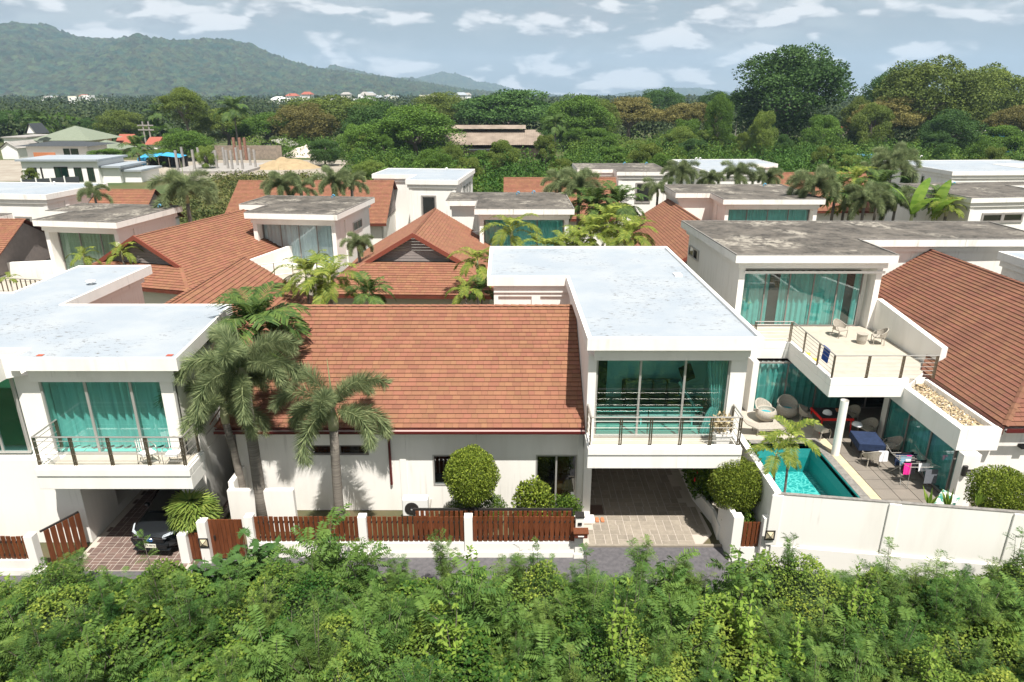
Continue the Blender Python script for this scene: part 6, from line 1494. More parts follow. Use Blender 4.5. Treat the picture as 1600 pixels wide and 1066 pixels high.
T = [
 ('huge dark green domed tree rising highest against the sky at the right', 1247, 70, 215, 215, 'dome', 'tree_dark', .12),
 ('big olive rounded tree right of the highest dark tree', 1468, 86, 205, 185, 'dome', 'tree_olive', .15),
 ('dark leafy tree between the highest tree and the olive one', 1410, 98, 235, 110, 'dome', 'tree_dark', .2),
 ('green rounded tree at the right edge of the tree line', 1560, 98, 225, 150, 'dome', 'tree_olive', .15),
 ('brownish low spreading tree under the olive trees at the right', 1395, 140, 200, 110, 'flat', 'tree_brown', .3),
 ('brown spreading tree at the far right edge', 1590, 150, 190, 90, 'flat', 'tree_brown', .3),
 ('dark umbrella-shaped rain tree with wide flat crown behind the old shed', 795, 129, 250, 185, 'flat', 'tree_dark', .2),
 ('brownish-orange flat rain tree right of centre', 985, 143, 240, 120, 'flat', 'tree_brown', .3),
 ('reddish-brown flat rain tree left of the highest tree', 1085, 148, 235, 110, 'flat', 'tree_brown', .3),
 ('narrow bright green tree column left of the highest tree', 1128, 140, 185, 50, 'tall', 'tree_green', .1),
 ('pale yellow-green round bush tree below the highest tree', 1197, 168, 165, 52, 'bush', 'tree_light', .1),
 ('green clumpy tree with vines right of the rain tree', 905, 147, 215, 110, 'dome', 'tree_green', .15),
 ('dense dark green tree in front of the old shed at its left', 645, 163, 175, 150, 'dome', 'tree_green', .05),
 ('very dark round tree left of the old shed', 590, 158, 190, 125, 'dome', 'tree_dark', .05),
 ('broad green tree left of centre before the far hills', 510, 148, 230, 170, 'dome', 'tree_olive', .2),
 ('brownish round tree just right of the bright spreading tree', 470, 160, 215, 120, 'dome', 'tree_brown', .1),
 ('bright green spreading tree left of centre', 412, 164, 215, 120, 'flat', 'tree_green', .2),
 ('dull green tree between the lone tall tree and the bright spreading one', 350, 168, 215, 100, 'dome', 'tree_olive', .15),
 ('tall open-crowned lone tree standing against the hillside', 283, 136, 205, 82, 'dome', 'tree_olive', .45),
 ('bright green leafy tree at the foot of the lone tall tree', 285, 200, 175, 95, 'dome', 'tree_green', .05),
 ('green thin-crowned tree left of the lone tall tree', 185, 172, 235, 90, 'dome', 'tree_olive', .1),
 ('dark tree mass at the left edge', 15, 172, 250, 85, 'dome', 'tree_dark', .1),
 ('dark green tree behind the green hip roof', 90, 176, 255, 70, 'dome', 'tree_green', .15),
 ('dark tree right of the green hip roof', 135, 184, 245, 60, 'dome', 'tree_dark', .15),
 ('green tree behind the twin-pole power pylon', 235, 185, 240, 60, 'bush', 'tree_green', .1),
 ('olive tree at the back centre, left of the rain tree', 690, 144, 270, 120, 'dome', 'tree_olive', .2),
 ('dark round tree directly left of the rain tree', 570, 150, 260, 100, 'dome', 'tree_green', .2),
 ('green tree behind the right end of the old shed', 872, 165, 215, 60, 'bush', 'tree_green', .1),
 ('dark tree line clump right of centre on the horizon', 1035, 136, 330, 80, 'dome', 'tree_dark', .3),
 ('dark low tree clump on the horizon beside the highest tree', 1120, 142, 330, 60, 'dome', 'tree_dark', .3),
 ('green tree between the rain trees', 940, 150, 225, 60, 'bush', 'tree_light', .1),
 ('leafy mid-green tree in front of the brown rain trees', 1075, 182, 190, 70, 'bush', 'tree_green', .05),
 ('dense green tree at the foot of the olive tree on the right', 1490, 170, 185, 95, 'dome', 'tree_dark', .05),
 ('green bushy tree left of the small red roof', 1290, 175, 190, 70, 'bush', 'tree_green', .05),
 ('yellow-green bushy tree above the small red roof', 1345, 150, 210, 60, 'dome', 'tree_olive', .1),
 ('yellow-green clump of trees between highest tree and olive tree', 1370, 160, 195, 70, 'bush', 'tree_olive', .1),
 ('dark green tree at the right edge foot of the tree line', 1570, 195, 175, 90, 'bush', 'tree_green', .05),
 ('bushy green tree left of the dense one near the old shed', 560, 190, 175, 80, 'bush', 'tree_green', .05),
 ('dark shrub tree on the rubble left of the old shed', 505, 215, 160, 60, 'bush', 'tree_dark', .05),
 ('green bush tree behind the blue tarpaulin hut', 245, 232, 160, 70, 'bush', 'tree_green', .02),
 ('low green tree right of the green hip roof', 165, 232, 158, 70, 'bush', 'tree_green', .02),
 ('small yellow-green bush beside the row of concrete columns', 320, 225, 150, 40, 'bush', 'tree_light', .02),
 ('low dark bush tree by the left edge near the grey shed', 45, 262, 122, 28, 'bush', 'tree_olive', .02),
 ('green bush tree in front of the rain tree foot', 850, 200, 185, 50, 'bush', 'tree_dark', .05),
]
for t in T: tree(*t)
rb_ = random.Random(21); nb = 0
while nb < 46:
    yy = rb_.uniform(118, 205); xx = rb_.uniform(-40, 150)
    if xx < -20-(yy-96)*.24 and yy < 180: continue
    if -26 < xx < 18 and 155 < yy < 200: continue
    q = px_of(xx, yy, rb_.uniform(4.0, 8.0))
    tree('bushy tree scattered in the green belt behind the estate', q[0], q[1], yy, rb_.uniform(28, 75), rb_.choice(('bush', 'dome', 'open')), rb_.choice(('tree_green', 'tree_green', 'tree_dark', 'tree_olive', 'tree_light')), .02, 'bushy trees of the green belt'); nb += 1
def cpalm(label, x, y, Yd, s=2.2): pp(label, x, y, 0, 'manila', s, 16, Yd, r=.2)
cpalm('coconut palm between the lone tall tree and the bright spreading tree', 365, 172, 200, 3.2)
cpalm('coconut palm at the left beside the white far roof', 60, 192, 230, 3.0)
cpalm('coconut palm near the small red roof at the left', 215, 232, 150, 2.2)
cpalm('slender palm at the right end of the old shed', 868, 195, 175, 2.0)
cpalm('pale palm at the foot of the lone tall tree', 245, 178, 240, 2.6)
# continuous masses nobody could count
def mass(name, label, cat, centers, rad, hgt, nper, ls, m):
    n = len(centers); r = rng; k = np.repeat(np.arange(n), nper); N_ = len(k)
    d = r.normal(size=(N_, 3)); d /= np.linalg.norm(d, axis=1, keepdims=True); d[:, 2] = np.abs(d[:, 2])
    ph = np.array(centers)[k]; lump = 1+.22*np.sin(d[:, 0]*5+k)*np.cos(d[:, 1]*6+k*1.7)
    p = np.stack([ph[:, 0]+d[:, 0]*rad[k]*lump, ph[:, 1]+d[:, 1]*rad[k]*lump, d[:, 2]*hgt[k]*lump*r.uniform(.85, 1.05, N_)], 1)
    L = ls[k]*r.uniform(.6, 1.4, N_); D = rdir(N_)+d*.3; Nn = d+rdir(N_)*.6
    t = np.clip(r.random(N_)*.6+r.random(n)[k]*.4, 0, 1)
    me = quads(name, leafquads(p, D, Nn, L, L*.75), t, m); o = link(name, me, None, None, kind='stuff'); tag(o, label, cat)
def pts_in(n, f):
    out = []
    while len(out) < n:
        q = f()
        if q is not None: out.append(q)
    return np.array(out)
def f1():
    y = random.uniform(96, 215); x = random.uniform(-70, 190)
    if x < -20-(y-96)*.24 and y < 180: return None
    if -24 < x < 16 and 158 < y < 200: return None
    return (x, y)
c = pts_in(2100, f1); n = len(c); mass('thicket', 'wide belt of green shrubs behind the estate', 'shrubs', c, rng.uniform(1.3, 3.6, n), rng.uniform(1.4, 5.0, n), 190, np.full(n, .42), 'thicket')
def f2():
    y = random.uniform(66, 132); x = random.uniform(-84, -13)
    if x < -49-(y-98)*.18 and (y > 98 or x < -60): return None
    if x > -20 and y < 90: return None
    return (x, y)
c = pts_in(1250, f2); n = len(c); mass('scrub', 'rough grass and scrub between the left villas and the building site', 'scrub', c, rng.uniform(1.0, 2.0, n), rng.uniform(.7, 2.0, n), 90, np.full(n, .34), 'scrub')
def f3():
    y = 235*(9.5**random.random()); x = random.uniform(-1, 1)*y*.95
    return (x, y)
c = pts_in(3400, f3); n = len(c); hh = np.where(c[:, 1] < 330, rng.uniform(6, 10.5, n), rng.uniform(8, 13, n)); sc_ = np.clip(c[:, 1]/500, .8, 3)
mass('far_wood', 'far-off wooded plain reaching to the hills', 'wood', c, rng.uniform(5, 8, n)*np.clip(sc_, 1, 2.4), hh, 75, 1.5*sc_, 'far_wood')
# ================================================================== HILLS
def hills(name, prof, Yr, depth, seed, nx=520, ny=110, rough=1.0, m='hill_forest'):
    px_ = np.array([p[0] for p in prof], float); py_ = np.array([p[1] for p in prof], float)
    xs = np.linspace(px_[0], px_[-1], nx); top_ = np.array([V(a, np.interp(a, px_, py_), Yr).z for a in xs]); Xr = np.array([V(a, 148, Yr).x for a in xs])
    t = np.linspace(0, 1.5, ny); Z = np.zeros((ny, nx)); 
    X2 = np.repeat(Xr[None], ny, 0); Y2 = np.repeat((Yr-depth*(1-t))[:, None], nx, 1)
    prof_t = np.where(t <= 1, np.sin(np.clip(t, 0, 1)*math.pi/2)**1.35, np.cos((t-1)*math.pi*.9))
    sc = 1/(depth*.35)
    for j in range(ny):
        for i in range(nx):
            v = noise.fractal(Vector((X2[j, i]*sc*1.4, Y2[j, i]*sc*.8, seed)), .9, 2.1, 5)
            rdg = 1-abs(noise.noise(Vector((X2[j, i]*sc*1.1+.4*Y2[j, i]*sc, seed*2.3, Y2[j, i]*sc*.15))))*1.1
            edge = min(1, abs(t[j]-1)*3+.04) if t[j] <= 1.02 else 1
            z = top_[i]*prof_t[j]*(1+edge*(.22*v+.32*(rdg-.78)))
            Z[j, i] = max(z, -1)
    Z += np.random.default_rng(int(seed)).normal(0, 4.0*rough, Z.shape)
    me = bpy.data.meshes.new(name); idx = np.arange(nx*ny).reshape(ny, nx)
    me.vertices.add(nx*ny); me.vertices.foreach_set('co', np.stack([X2, Y2, np.maximum(Z, -.6)], -1).astype(np.float32).ravel())
    f = np.stack([idx[:-1, :-1], idx[:-1, 1:], idx[1:, 1:], idx[1:, :-1]], -1).reshape(-1, 4); me.loops.add(f.size); me.loops.foreach_set('vertex_index', f.ravel().astype(np.int32))
    me.polygons.add(len(f)); me.polygons.foreach_set('loop_start', np.arange(0, f.size, 4, dtype=np.int32)); me.update(calc_edges=True)
    o = link(name, me, m); o['kind'] = 'structure'; return o
mat('hill_forest', (.006, .022, .012), .95, (.034, .044, .018), .02, .9, .05, lo=.38, hi=.62, detail=10)
nt = MATS['hill_forest'].node_tree
for nd in nt.nodes:
    if nd.type == 'BUMP': nd.inputs['Distance'].default_value = 14
    if nd.type == 'TEX_NOISE' and abs(nd.inputs['Scale'].default_value-.012) < .001: nd.inputs['Roughness'].default_value = .75
def hillmat():
    m = MATS['hill_forest']; nt = m.node_tree; L = nt.links.new; p = nt.nodes['Principled BSDF']; old = p.inputs['Base Color'].links[0].from_socket
    g = N(nt, 'ShaderNodeNewGeometry'); v = N(nt, 'ShaderNodeTexVoronoi'); v.inputs['Scale'].default_value = .07; L(g.outputs['Position'], v.inputs['Vector'])
    r = N(nt, 'ShaderNodeMapRange'); L(v.outputs['Color'], r.inputs[0]); r.inputs[3].default_value = .25; r.inputs[4].default_value = 2.4
    hs = N(nt, 'ShaderNodeHueSaturation'); L(old, hs.inputs['Color']); L(r.outputs[0], hs.inputs['Value'])
    sp = N(nt, 'ShaderNodeSeparateColor'); L(v.outputs['Color'], sp.inputs[0]); r2 = N(nt, 'ShaderNodeMapRange'); L(sp.outputs[1], r2.inputs[0]); r2.inputs[3].default_value = .44; r2.inputs[4].default_value = .53; L(r2.outputs[0], hs.inputs['Hue'])
    L(hs.outputs[0], p.inputs['Base Color'])
hillmat()
hills('hills', [(-420, 90), (-200, 62), (-90, 56), (0, 48), (40, 43), (75, 40), (110, 49), (140, 58), (180, 62), (230, 66), (270, 76), (300, 68), (335, 66), (380, 68), (420, 80), (460, 96), (500, 107), (560, 117), (620, 124), (680, 134), (740, 143), (830, 150)], 2900, 1150, 3.0)
hills('far_hills', [(430, 150), (480, 116), (520, 108), (560, 111), (610, 121), (650, 127), (690, 133), (740, 141), (800, 150)], 4300, 900, 8.0, 200, 40)
hills('distant_hills', [(600, 150), (650, 124), (690, 113), (715, 117), (745, 128), (775, 133), (810, 142), (880, 150)], 6200, 900, 5.0, 160, 30)
hills('distant_low_hill', [(950, 150), (1000, 142), (1040, 137), (1090, 138), (1150, 146), (1200, 150)], 6200, 700, 6.0, 80, 16)
# ================================================================== BUILDINGS BEYOND
def far_house(label, x0, x1, yb_, yt, dpt, roof='flat', rm='membrane', wm='plain_white', over=.4, rh=2.2, wins=(), name='house', cat='house', group=None, wmat='glass_teal', z0=0, Yd=None):
    Yd = Yd or G((x0+x1)/2, yb_, z0).y; a, b = V(x0, yb_, Yd), V(x1, yb_, Yd); h = V((x0+x1)/2, yt, Yd).z; o = E(name, label, cat, ((a.x+b.x)/2, Yd, z0), 0, group)
    X0_, X1_ = a.x, b.x; P('wall', MB().box(X0_, X1_, Yd, Yd+dpt, z0, h), wm, o)
    e = over
    if roof == 'flat': P('roof', MB().box(X0_-e, X1_+e, Yd-e, Yd+dpt+e, h+.002, h+.35), rm, o)
    elif roof == 'hip':
        cx_, cy_ = (X0_+X1_)/2, Yd+dpt/2; hw = max(0, ((X1_-X0_)-dpt)/2); A = [(X0_-e, Yd-e, h), (X1_+e, Yd-e, h), (X1_+e, Yd+dpt+e, h), (X0_-e, Yd+dpt+e, h)]; r1, r2 = (cx_-hw, cy_, h+rh), (cx_+hw+.01, cy_, h+rh)
        P('roof', MB().poly([A[0], A[1], r2, r1]).poly([A[1], A[2], r2]).poly([A[2], A[3], r1, r2]).poly([A[3], A[0], r1]).poly(A[::-1]), rm, o)
    elif roof == 'gable':
        cy_ = Yd+dpt/2; A = [(X0_-e, Yd-e, h), (X1_+e, Yd-e, h), (X1_+e, Yd+dpt+e, h), (X0_-e, Yd+dpt+e, h)]; r1, r2 = (X0_-e, cy_, h+rh), (X1_+e, cy_, h+rh)
        P('roof', MB().poly([A[0], A[1], r2, r1]).poly([A[2], A[3], r1, r2]).poly([A[1], A[2], r2]).poly([A[3], A[0], r1]), rm, o)
    elif roof == 'gable_front':
        cx_ = (X0_+X1_)/2; P('roof', MB().poly([(X0_-e, Yd-e, h), (X0_-e, Yd+dpt, h), (cx_, Yd+dpt, h+rh), (cx_, Yd-e, h+rh)]).poly([(X1_+e, Yd-e, h), (cx_, Yd-e, h+rh), (cx_, Yd+dpt, h+rh), (X1_+e, Yd+dpt, h)]), rm, o)
        P('gable_wall', MB().poly([(X0_, Yd, h), (X1_, Yd, h), (cx_, Yd, h+rh*.95)]), wm, o)
    Wd_ = X1_-X0_; Hh = h-z0
    for u0, u1, v0, v1 in wins:
        window(o, (X0_+u0*Wd_, Yd-.05, z0+v0*Hh), (1, 0, 0), (0, -1, 0), (u1-u0)*Wd_, (v1-v0)*Hh, 2, None, wmat, 'dark_metal', fw=.08, depth=.04, back='dark_room')
    return o
far_house('green hip-roofed white house at the left, topmost of the cluster', 72, 140, 243, 219, 12, 'hip', 'green_roof', over=2.2, rh=3.4, wins=((.3, .42, .2, .8), (.55, .7, .2, .8), (.8, .95, .2, .8)))
far_house('lower green hip-roofed annexe right of the topmost green roof', 135, 172, 250, 235, 10, 'hip', 'green_roof', over=1.6, rh=2.2)
far_house('white house with dark thin flat roof and orange panel at the left', 47, 142, 258, 228, 8, 'hip', 'slate', over=1.8, rh=.8, wins=((.60, .70, .45, .85), (.72, .84, .45, .85)))
op = V(58, 247, 137); top('screen_panel', MB().box(op.x, op.x+4.2, 136.2, 136.3, op.z+.2, op.z+1.1), 'terracotta', 'orange louvred panel on the white house with the dark thin roof', 'panel')
far_house('long low white bungalow with four tall green windows and sloped pale roof', 40, 158, 287, 252, 9, 'flat', 'membrane', over=.6, wins=((.08, .19, .08, .72), (.24, .26, .1, .72), (.42, .60, .1, .75), (.68, .78, .1, .72), (.85, .94, .1, .72)))
far_house('white annexe at the right end of the long bungalow', 157, 190, 286, 262, 8, 'flat', 'membrane', over=.7)
far_house('white garage block with pale roof beside the parked pickup', 185, 222, 285, 268, 7, 'flat', 'membrane', over=.5)
far_house('grey metal shed with green ridge at the left edge', 5, 30, 249, 232, 10, 'gable_front', 'concrete', wm='ac_white', rh=1.6)
far_house('white building with small attic gable at the upper left', 10, 46, 237, 216, 14, 'flat', 'concrete')
far_house('tiny white attic gable above the left white building', 43, 57, 214, 209, 5, 'gable_front', 'slate', z0=6, Yd=182, rh=2.5)
far_house('long white warehouse roof among the trees at the left', 72, 104, 197, 190, 16, 'flat', 'membrane')
far_house('small red gabled house right of the green roofs', 182, 202, 237, 228, 8, 'gable', 'house_red', rh=3)
far_house('small brown-red roof beside the leafy tree at the left', 230, 246, 233, 226, 7, 'gable', 'house_red', rh=2)
far_house('grey gabled house half hidden in the rubble behind the columns', 398, 452, 240, 230, 12, 'gable_front', 'concrete', 'cloth_grey', rh=1.8)
far_house('small red rusty tin roof hut under the trees at the right', 1316, 1366, 212, 203, 6, 'gable', 'rust_roof', 'block_wall', rh=2.2)
far_house('low pale roof just behind the large pale villa roof at the right', 1352, 1418, 256, 246, 5, 'flat', 'cloth_cyan')
far_house('blue tarpaulin shelter among the trees at the far right', 1540, 1600, 222, 214, 8, 'flat', 'tarp_blue', 'block_wall')
far_house('shiny dark panelled roof at the right edge', 1568, 1640, 252, 238, 9, 'flat', 'cloth_cyan')
far_house('low white wall building under the trees at the far right', 1480, 1600, 207, 200, 5, 'flat', 'concrete')
# old shed
Ys = 178; a, b = V(700, 215, Ys), V(866, 215, Ys); sd = E('old_shed', 'long old shed with weathered grey-brown corrugated roof and raised ridge', 'shed', ((a.x+b.x)/2, Ys, 0))
P('wall', MB().box(a.x+1, b.x-2, Ys, Ys+16, 0, 2.6), 'block_wall', sd)
z0_, z1_ = V(780, 226, Ys).z, V(780, 203, Ys+8).z
P('roof', MB().poly([(a.x-3, Ys-1.5, z0_), (b.x+.5, Ys-1.5, z0_), (b.x-4, Ys+8, z1_), (a.x-3, Ys+8, z1_)]).poly([(b.x+.5, Ys-1.5, z0_), (b.x+.5, Ys+17, z0_), (b.x-4, Ys+8, z1_)]).poly([(a.x-3, Ys+8, z1_), (b.x-4, Ys+8, z1_), (b.x+.5, Ys+17, z0_), (a.x-3, Ys+17, z0_)]), 'old_roof', sd)
P('ridge_vent', MB().poly([(a.x-3, Ys+5.6, z1_+.35), (b.x-7, Ys+5.6, z1_+.35), (b.x-7, Ys+8, z1_+1.2), (a.x-3, Ys+8, z1_+1.2)]).poly([(a.x-3, Ys+8, z1_+1.2), (b.x-7, Ys+8, z1_+1.2), (b.x-7, Ys+10.4, z1_+.35), (a.x-3, Ys+10.4, z1_+.35)]), 'old_roof', sd)
rb = MB()
for k in range(60):
    x = a.x-2.8+k*(b.x-a.x+1)/60; xx = min(x, b.x-4); rb.obox((x, Ys-1.55, z0_+.03), (.09, 0, 0), (0, 9.4, z1_-z0_), (0, 0, .07)) if x < b.x-4 else None
P('corrugation', rb, 'old_roof', sd, kind='stuff')
p_ = V(745, 224, Ys-4); lt_ = E('lean_to', 'small grey tin lean-to in front of the old shed', 'lean-to', (p_.x, Ys-4, 0)); P('roof', MB().box(p_.x-2.5, p_.x+3.5, Ys-5, Ys-2, 2.5, 2.6), 'slate', lt_); 
for dx in (-2.3, 3.3): P('post', MB().box(p_.x+dx, p_.x+dx+.1, Ys-4.8, Ys-4.7, 0, 2.5), 'bark', lt_)
# building site
mat('brick_red', (.20, .09, .06), .9, (.26, .15, .11), 3)
sx0, sx1 = G(235, 272, 0), G(470, 262, 0)
structure('building_site_ground', MB().poly([(-105, 131, .0), (-34, 131, .0), (-40, 175, .0), (-130, 175, .0)]), 'site_ground')
structure('concrete_slab', MB().box(G(275, 268).x, G(395, 268).x, 144, 162, 0, .5), 'concrete')
cols = [(279, 270), (288, 262), (305, 268), (313, 262), (323, 266), (336, 262), (340, 267), (352, 262), (357, 267), (364, 268), (372, 262), (380, 268), (400, 265), (392, 262)]
for k, (x, y) in enumerate(cols):
    p = G(x, y, 0); o = top('concrete_column', MB().box(p.x-.2, p.x+.2, p.y-.2, p.y+.2, 0, 4.2+.3*random.random()), 'concrete', 'bare upright concrete column of the unfinished building', 'column', group='columns of the unfinished building')
bw = MB(); p, q = G(300, 258), G(412, 258); bw.box(p.x, q.x, 176, 176.4, 0, 3.4); top('block_wall', bw, 'block_wall', 'rough block wall behind the bare concrete columns', 'wall')
for x in (348, 356, 338): 
    p = G(x, 258); top('brick_pier', MB().box(p.x-.25, p.x+.25, 174, 174.6, 0, 5.4), 'brick_red', ['', '', ''][0] or {348: 'red brick pier in front of the block wall, middle one', 356: 'red brick pier in front of the block wall, right one', 338: 'red brick pier in front of the block wall, left one'}[x], 'pier')
def heap(label, x, y, w_, h_, m, cat, seed, Yd=None):
    c_ = G(x, y, 0) if Yd is None else Vector((V(x, y, Yd).x, Yd, 0)); n = 40; mb = MB(); rr = np.random.default_rng(seed)
    for j in range(n):
        for i in range(n):
            u, v = i/(n-1)*2-1, j/(n-1)*2-1; r_ = math.hypot(u, v); z = max(0, 1-r_**1.3)*(1+.35*noise.noise(Vector((u*3, v*3, seed)))+.12*noise.noise(Vector((u*11, v*11, seed))))+rr.uniform(0, .02)
            mb.v.append((c_.x+u*w_, c_.y+v*w_*.7, z*h_-.03))
    for j in range(n-1):
        for i in range(n-1): k = j*n+i; mb.f.append((k, k+1, k+n+1, k+n)); mb.t.append(.5)
    return top(name_ := ('sand_heap' if m == 'sand' else 'rubble_heap'), mb, m, label, cat, loc=tuple(c_))
heap('pale sand heap right of the concrete columns', 448, 262, 7.5, 2.1, 'sand', 'sand heap', 2)
heap('heap of broken masonry in front of the dark tree left of the old shed', 478, 244, 7, 2.6, 'rubble', 'rubble heap', 3)
heap('low rubble strip under the dark tree left of the old shed', 520, 236, 5, 2, 'rubble', 'rubble heap', 4)
heap('small rubble pile before the old shed', 795, 230, 3.5, 1.6, 'rubble', 'rubble heap', 5, 172)
heap('low pile of broken stones before the column slab', 262, 268, 4, .8, 'site_ground', 'rubble heap', 7)
# tarpaulin hut
p = G(247, 262, 0); th_ = E('tarpaulin_hut', 'workers hut with bright blue tarpaulin roof at the building site', 'hut', (p.x, p.y, 0))
P('roof', MB().poly([(p.x-3.2, p.y-2, 2.2), (p.x+1.2, p.y-2, 2.5), (p.x+1.0, p.y+2, 3.2), (p.x-3, p.y+2, 3.0)]).poly([(p.x-3.2, p.y-2.02, 2.2), (p.x-1.2, p.y-2.02, 2.3), (p.x-1.3, p.y-2.3, .8), (p.x-3.2, p.y-2.3, .8)]), 'tarp_blue', th_)
P('roof', MB().poly([(p.x+1.6, p.y-2, 2.8), (p.x+6, p.y-2, 2.3), (p.x+6, p.y+2, 2.5), (p.x+1.6, p.y+2, 3.2)]), 'tarp_blue', th_)
for dx in (-3, -1, 1.2, 3.5, 5.8): P('post', MB().box(p.x+dx, p.x+dx+.14, p.y-1.9, p.y-1.76, 0, 2.35), 'bark', th_)
P('back_wall', MB().box(p.x-3, p.x+6, p.y+1.8, p.y+1.9, 0, 2.2), 'dark_room', th_)
# pickup
def pickup():
    p = G(222, 279, 0); o = E('pickup_truck', 'white double-cab pickup with a blue tank in its bed', 'pickup truck', (p.x, p.y, 0), math.radians(100))
    v = MB(); W_ = .88
    prof = [(0, .45), (0, .95), (.25, 1.05), (1.3, 1.12), (1.9, 1.62), (3.2, 1.66), (3.55, 1.12), (5.2, 1.10), (5.2, .45)]
    k = len(v.v); 
    for s_ in (-1, 1):
        for y, z in prof: v.v.append((s_*W_*(1 if z < 1.3 else .82), y, z))
    n = len(prof); v.f += [tuple(range(n)), tuple(range(2*n-1, n-1, -1))]; v.t += [.5]*2
    for i in range(n): j = (i+1) % n; v.f.append((i, i+n, j+n, j)); v.t.append(.5)
    P('body', v, 'truck_white', o, False, bevel=.05)
    P('windscreen', MB().poly([(-.72, 1.36, 1.16), (.72, 1.36, 1.16), (.66, 1.84, 1.58), (-.66, 1.84, 1.58)]), 'car_glass', o, False).location = (0, -.03, .03)
    for s_ in (-1, 1): P('side_window', MB().poly([(s_*.9, 1.6, 1.15), (s_*.9, 3.35, 1.15), (s_*.76, 3.1, 1.58), (s_*.76, 2.0, 1.58)]), 'car_glass', o, False)
    for s_ in (-1, 1):
        for y in (.95, 4.2): w_ = P('wheel', MB().lathe([(0, -.1), (.33, -.1), (.36, 0), (.33, .1), (0, .1)], 14), 'tyre', o, False); w_.location = (s_*.8, y, .36); w_.rotation_euler = (0, math.pi/2, 0)
    P('grille', MB().box(-.5, .5, -.03, 0, .6, .85), 'black', o, False)
    q = G(230, 272, 0); t_ = E('water_tank', 'blue round plastic tank standing in the bed of the white pickup', 'tank', tuple(o.matrix_basis @ Vector((0, 4.3, 0))))
    P('body', MB().lathe([(0, 1.12), (.7, 1.12), (.72, 1.3), (.7, 2.3), (.45, 2.5), (0, 2.52)], 20), 'tank_blue', t_, False, smooth=True); P('lid', MB().lathe([(.2, 2.5), (.2, 2.6), (0, 2.6)], 12), 'tank_blue', t_, False)
pickup()
# poles
def pole(label, x, yt, yb_, Yd, r=.16, name='utility_pole', m='concrete', **k):
    a = V(x, yt, Yd); return top(name, MB().tube([(a.x, Yd, 0), (a.x, Yd, a.z)], [r, r*.7], 6), m, label, 'pole', loc=(a.x, Yd, 0), **k)
pole('pale pole left of the highest dark tree', 1152, 182, 0, 240); pole('thin pole under the highest dark tree', 1267, 176, 0, 240); pole('pole at the right of the small red tin roof', 1371, 184, 0, 240)
pole('leaning pale trunk-like pole at the far right', 1556, 165, 0, 235, .5, m='palm_bark')
tw = E('power_pylon', 'twin concrete poles with cross bars among the left trees', 'pylon', (V(226, 200, 215).x, 215, 0)); a, b = V(222, 190, 215), V(231, 190, 215)
for q in (a, b): P('pole', MB().tube([(q.x, 215, 0), (q.x, 215, q.z)], .22, 6), 'concrete', tw)
P('crossbar', MB().box(a.x-1.5, b.x+1.5, 214.7, 214.9, V(226, 197, 215).z, V(226, 197, 215).z+.35).box(a.x-1.5, b.x+1.5, 214.7, 214.9, V(226, 204, 215).z, V(226, 204, 215).z+.35), 'concrete', tw)
fw_ = E('dark_screen_fence', 'dark panelled fence with pale posts in front of the long bungalow', 'fence', (V(85, 290, 98).x, 98, 0))
p, q = G(38, 299, 0), G(126, 293, 0)
for k in range(4):
    u = Vector((p.x+(q.x-p.x)*k/4, p.y+(q.y-p.y)*k/4, 0)); w_ = Vector((p.x+(q.x-p.x)*(k+1)/4, p.y+(q.y-p.y)*(k+1)/4, 0))
    P('panel', MB().wallbox(u, w_, 0, .1, 0, 1.9), 'slate', fw_); P('post', MB().box(u.x-.08, u.x+.08, u.y-.2, u.y-.02, 0, 2.1), 'plain_white', fw_)
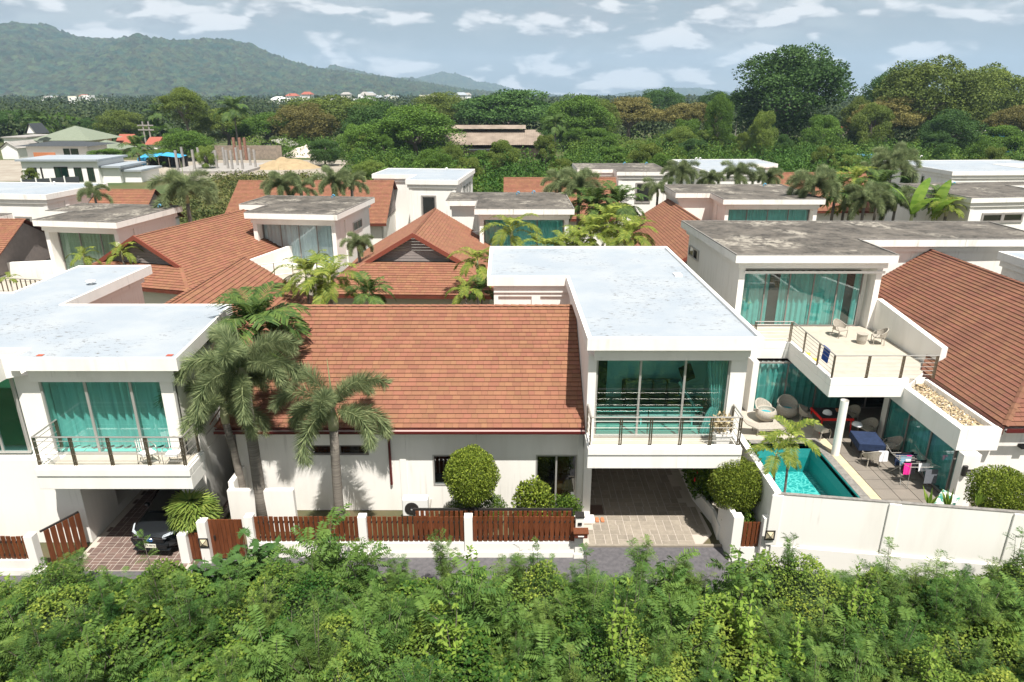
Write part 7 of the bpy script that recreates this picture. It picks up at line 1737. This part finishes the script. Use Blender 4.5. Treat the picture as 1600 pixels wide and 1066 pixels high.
# far town
def dome(): 
    v = V(437, 162, 900); o = E('white_dome', 'white domed building far off below the hills', 'dome', (v.x, 900, 0)); r_ = 14
    P('dome', MB().lathe([(r_*math.cos(a), v.z-2+r_*.75*math.sin(a)) for a in [i*math.pi/16 for i in range(9)]], 20, (v.x, 900, 0)), 'plain_white', o, smooth=True); P('base', MB().box(v.x-16, v.x+16, 890, 915, 0, v.z-2), 'plain_white', o)
dome()
rr_ = random.Random(4)
for k in range(16):
    x = rr_.choice([rr_.uniform(178, 215), rr_.uniform(205, 246), rr_.uniform(180, 250)]); y = 130 if x < 214 and rr_.random() < .6 else 151
    v = V(x, y+rr_.uniform(-2, 2), 2080); o = top('hillside_house', MB().box(v.x-rr_.uniform(5, 9), v.x+rr_.uniform(5, 9), 2075, 2088, v.z-8, v.z+rr_.uniform(4, 7)), 'plain_white', 'tiny white house of the group on the forested hillside', 'house', group='white houses on the hillside')
for k in range(46):
    x = rr_.choice([rr_.uniform(60, 165), rr_.uniform(415, 480), rr_.uniform(560, 625), rr_.uniform(655, 745), rr_.uniform(380, 640)]); Yd = rr_.uniform(800, 1300); v = V(x, rr_.uniform(151, 160), Yd); w_ = rr_.uniform(3.5, 7)
    o = E('far_house', 'tiny pale house of the far-off town below the hills', 'house', (v.x, Yd, 0), 0, 'houses of the far-off town')
    zt_ = max(10.5, min(15.5, v.z+3)); P('wall', MB().box(v.x-w_, v.x+w_, Yd, Yd+12, 0, zt_), rr_.choice(['plain_white', 'cream', 'plain_white']), o)
    if rr_.random() < .5: P('roof', MB().poly([(v.x-w_-1, Yd-1, zt_), (v.x+w_+1, Yd-1, zt_), (v.x+w_*.6, Yd+6, zt_+3), (v.x-w_*.6, Yd+6, zt_+3)]).poly([(v.x+w_+1, Yd-1, zt_), (v.x+w_+1, Yd+13, zt_), (v.x+w_*.6, Yd+6, zt_+3)]), rr_.choice(['house_red', 'concrete', 'concrete', 'membrane']), o)
far_house('cream hotel with two small roof towers far off at the left', 82, 116, 163, 157, 30, 'flat', 'membrane', 'cream', Yd=950)
# ================================================================== HAZE
hz = MB().box(-9100, 9100, -80, 9100, -1.4, 460); me = hz.mesh('haze'); hm = bpy.data.materials.new('haze'); hm.use_nodes = True; nt = hm.node_tree; nt.nodes.clear()
out = N(nt, 'ShaderNodeOutputMaterial'); pv_ = N(nt, 'ShaderNodeVolumePrincipled'); pv_.inputs['Color'].default_value = (.55, .76, 1.0, 1); pv_.inputs['Density'].default_value = .00012; pv_.inputs['Anisotropy'].default_value = 0.0
nt.links.new(pv_.outputs[0], out.inputs['Volume']); me.materials.append(hm); ho = bpy.data.objects.new('haze', me); COL.objects.link(ho); ho['kind'] = 'stuff'; ho['label'] = 'pale blue haze in the air over the whole landscape'; ho['category'] = 'haze'
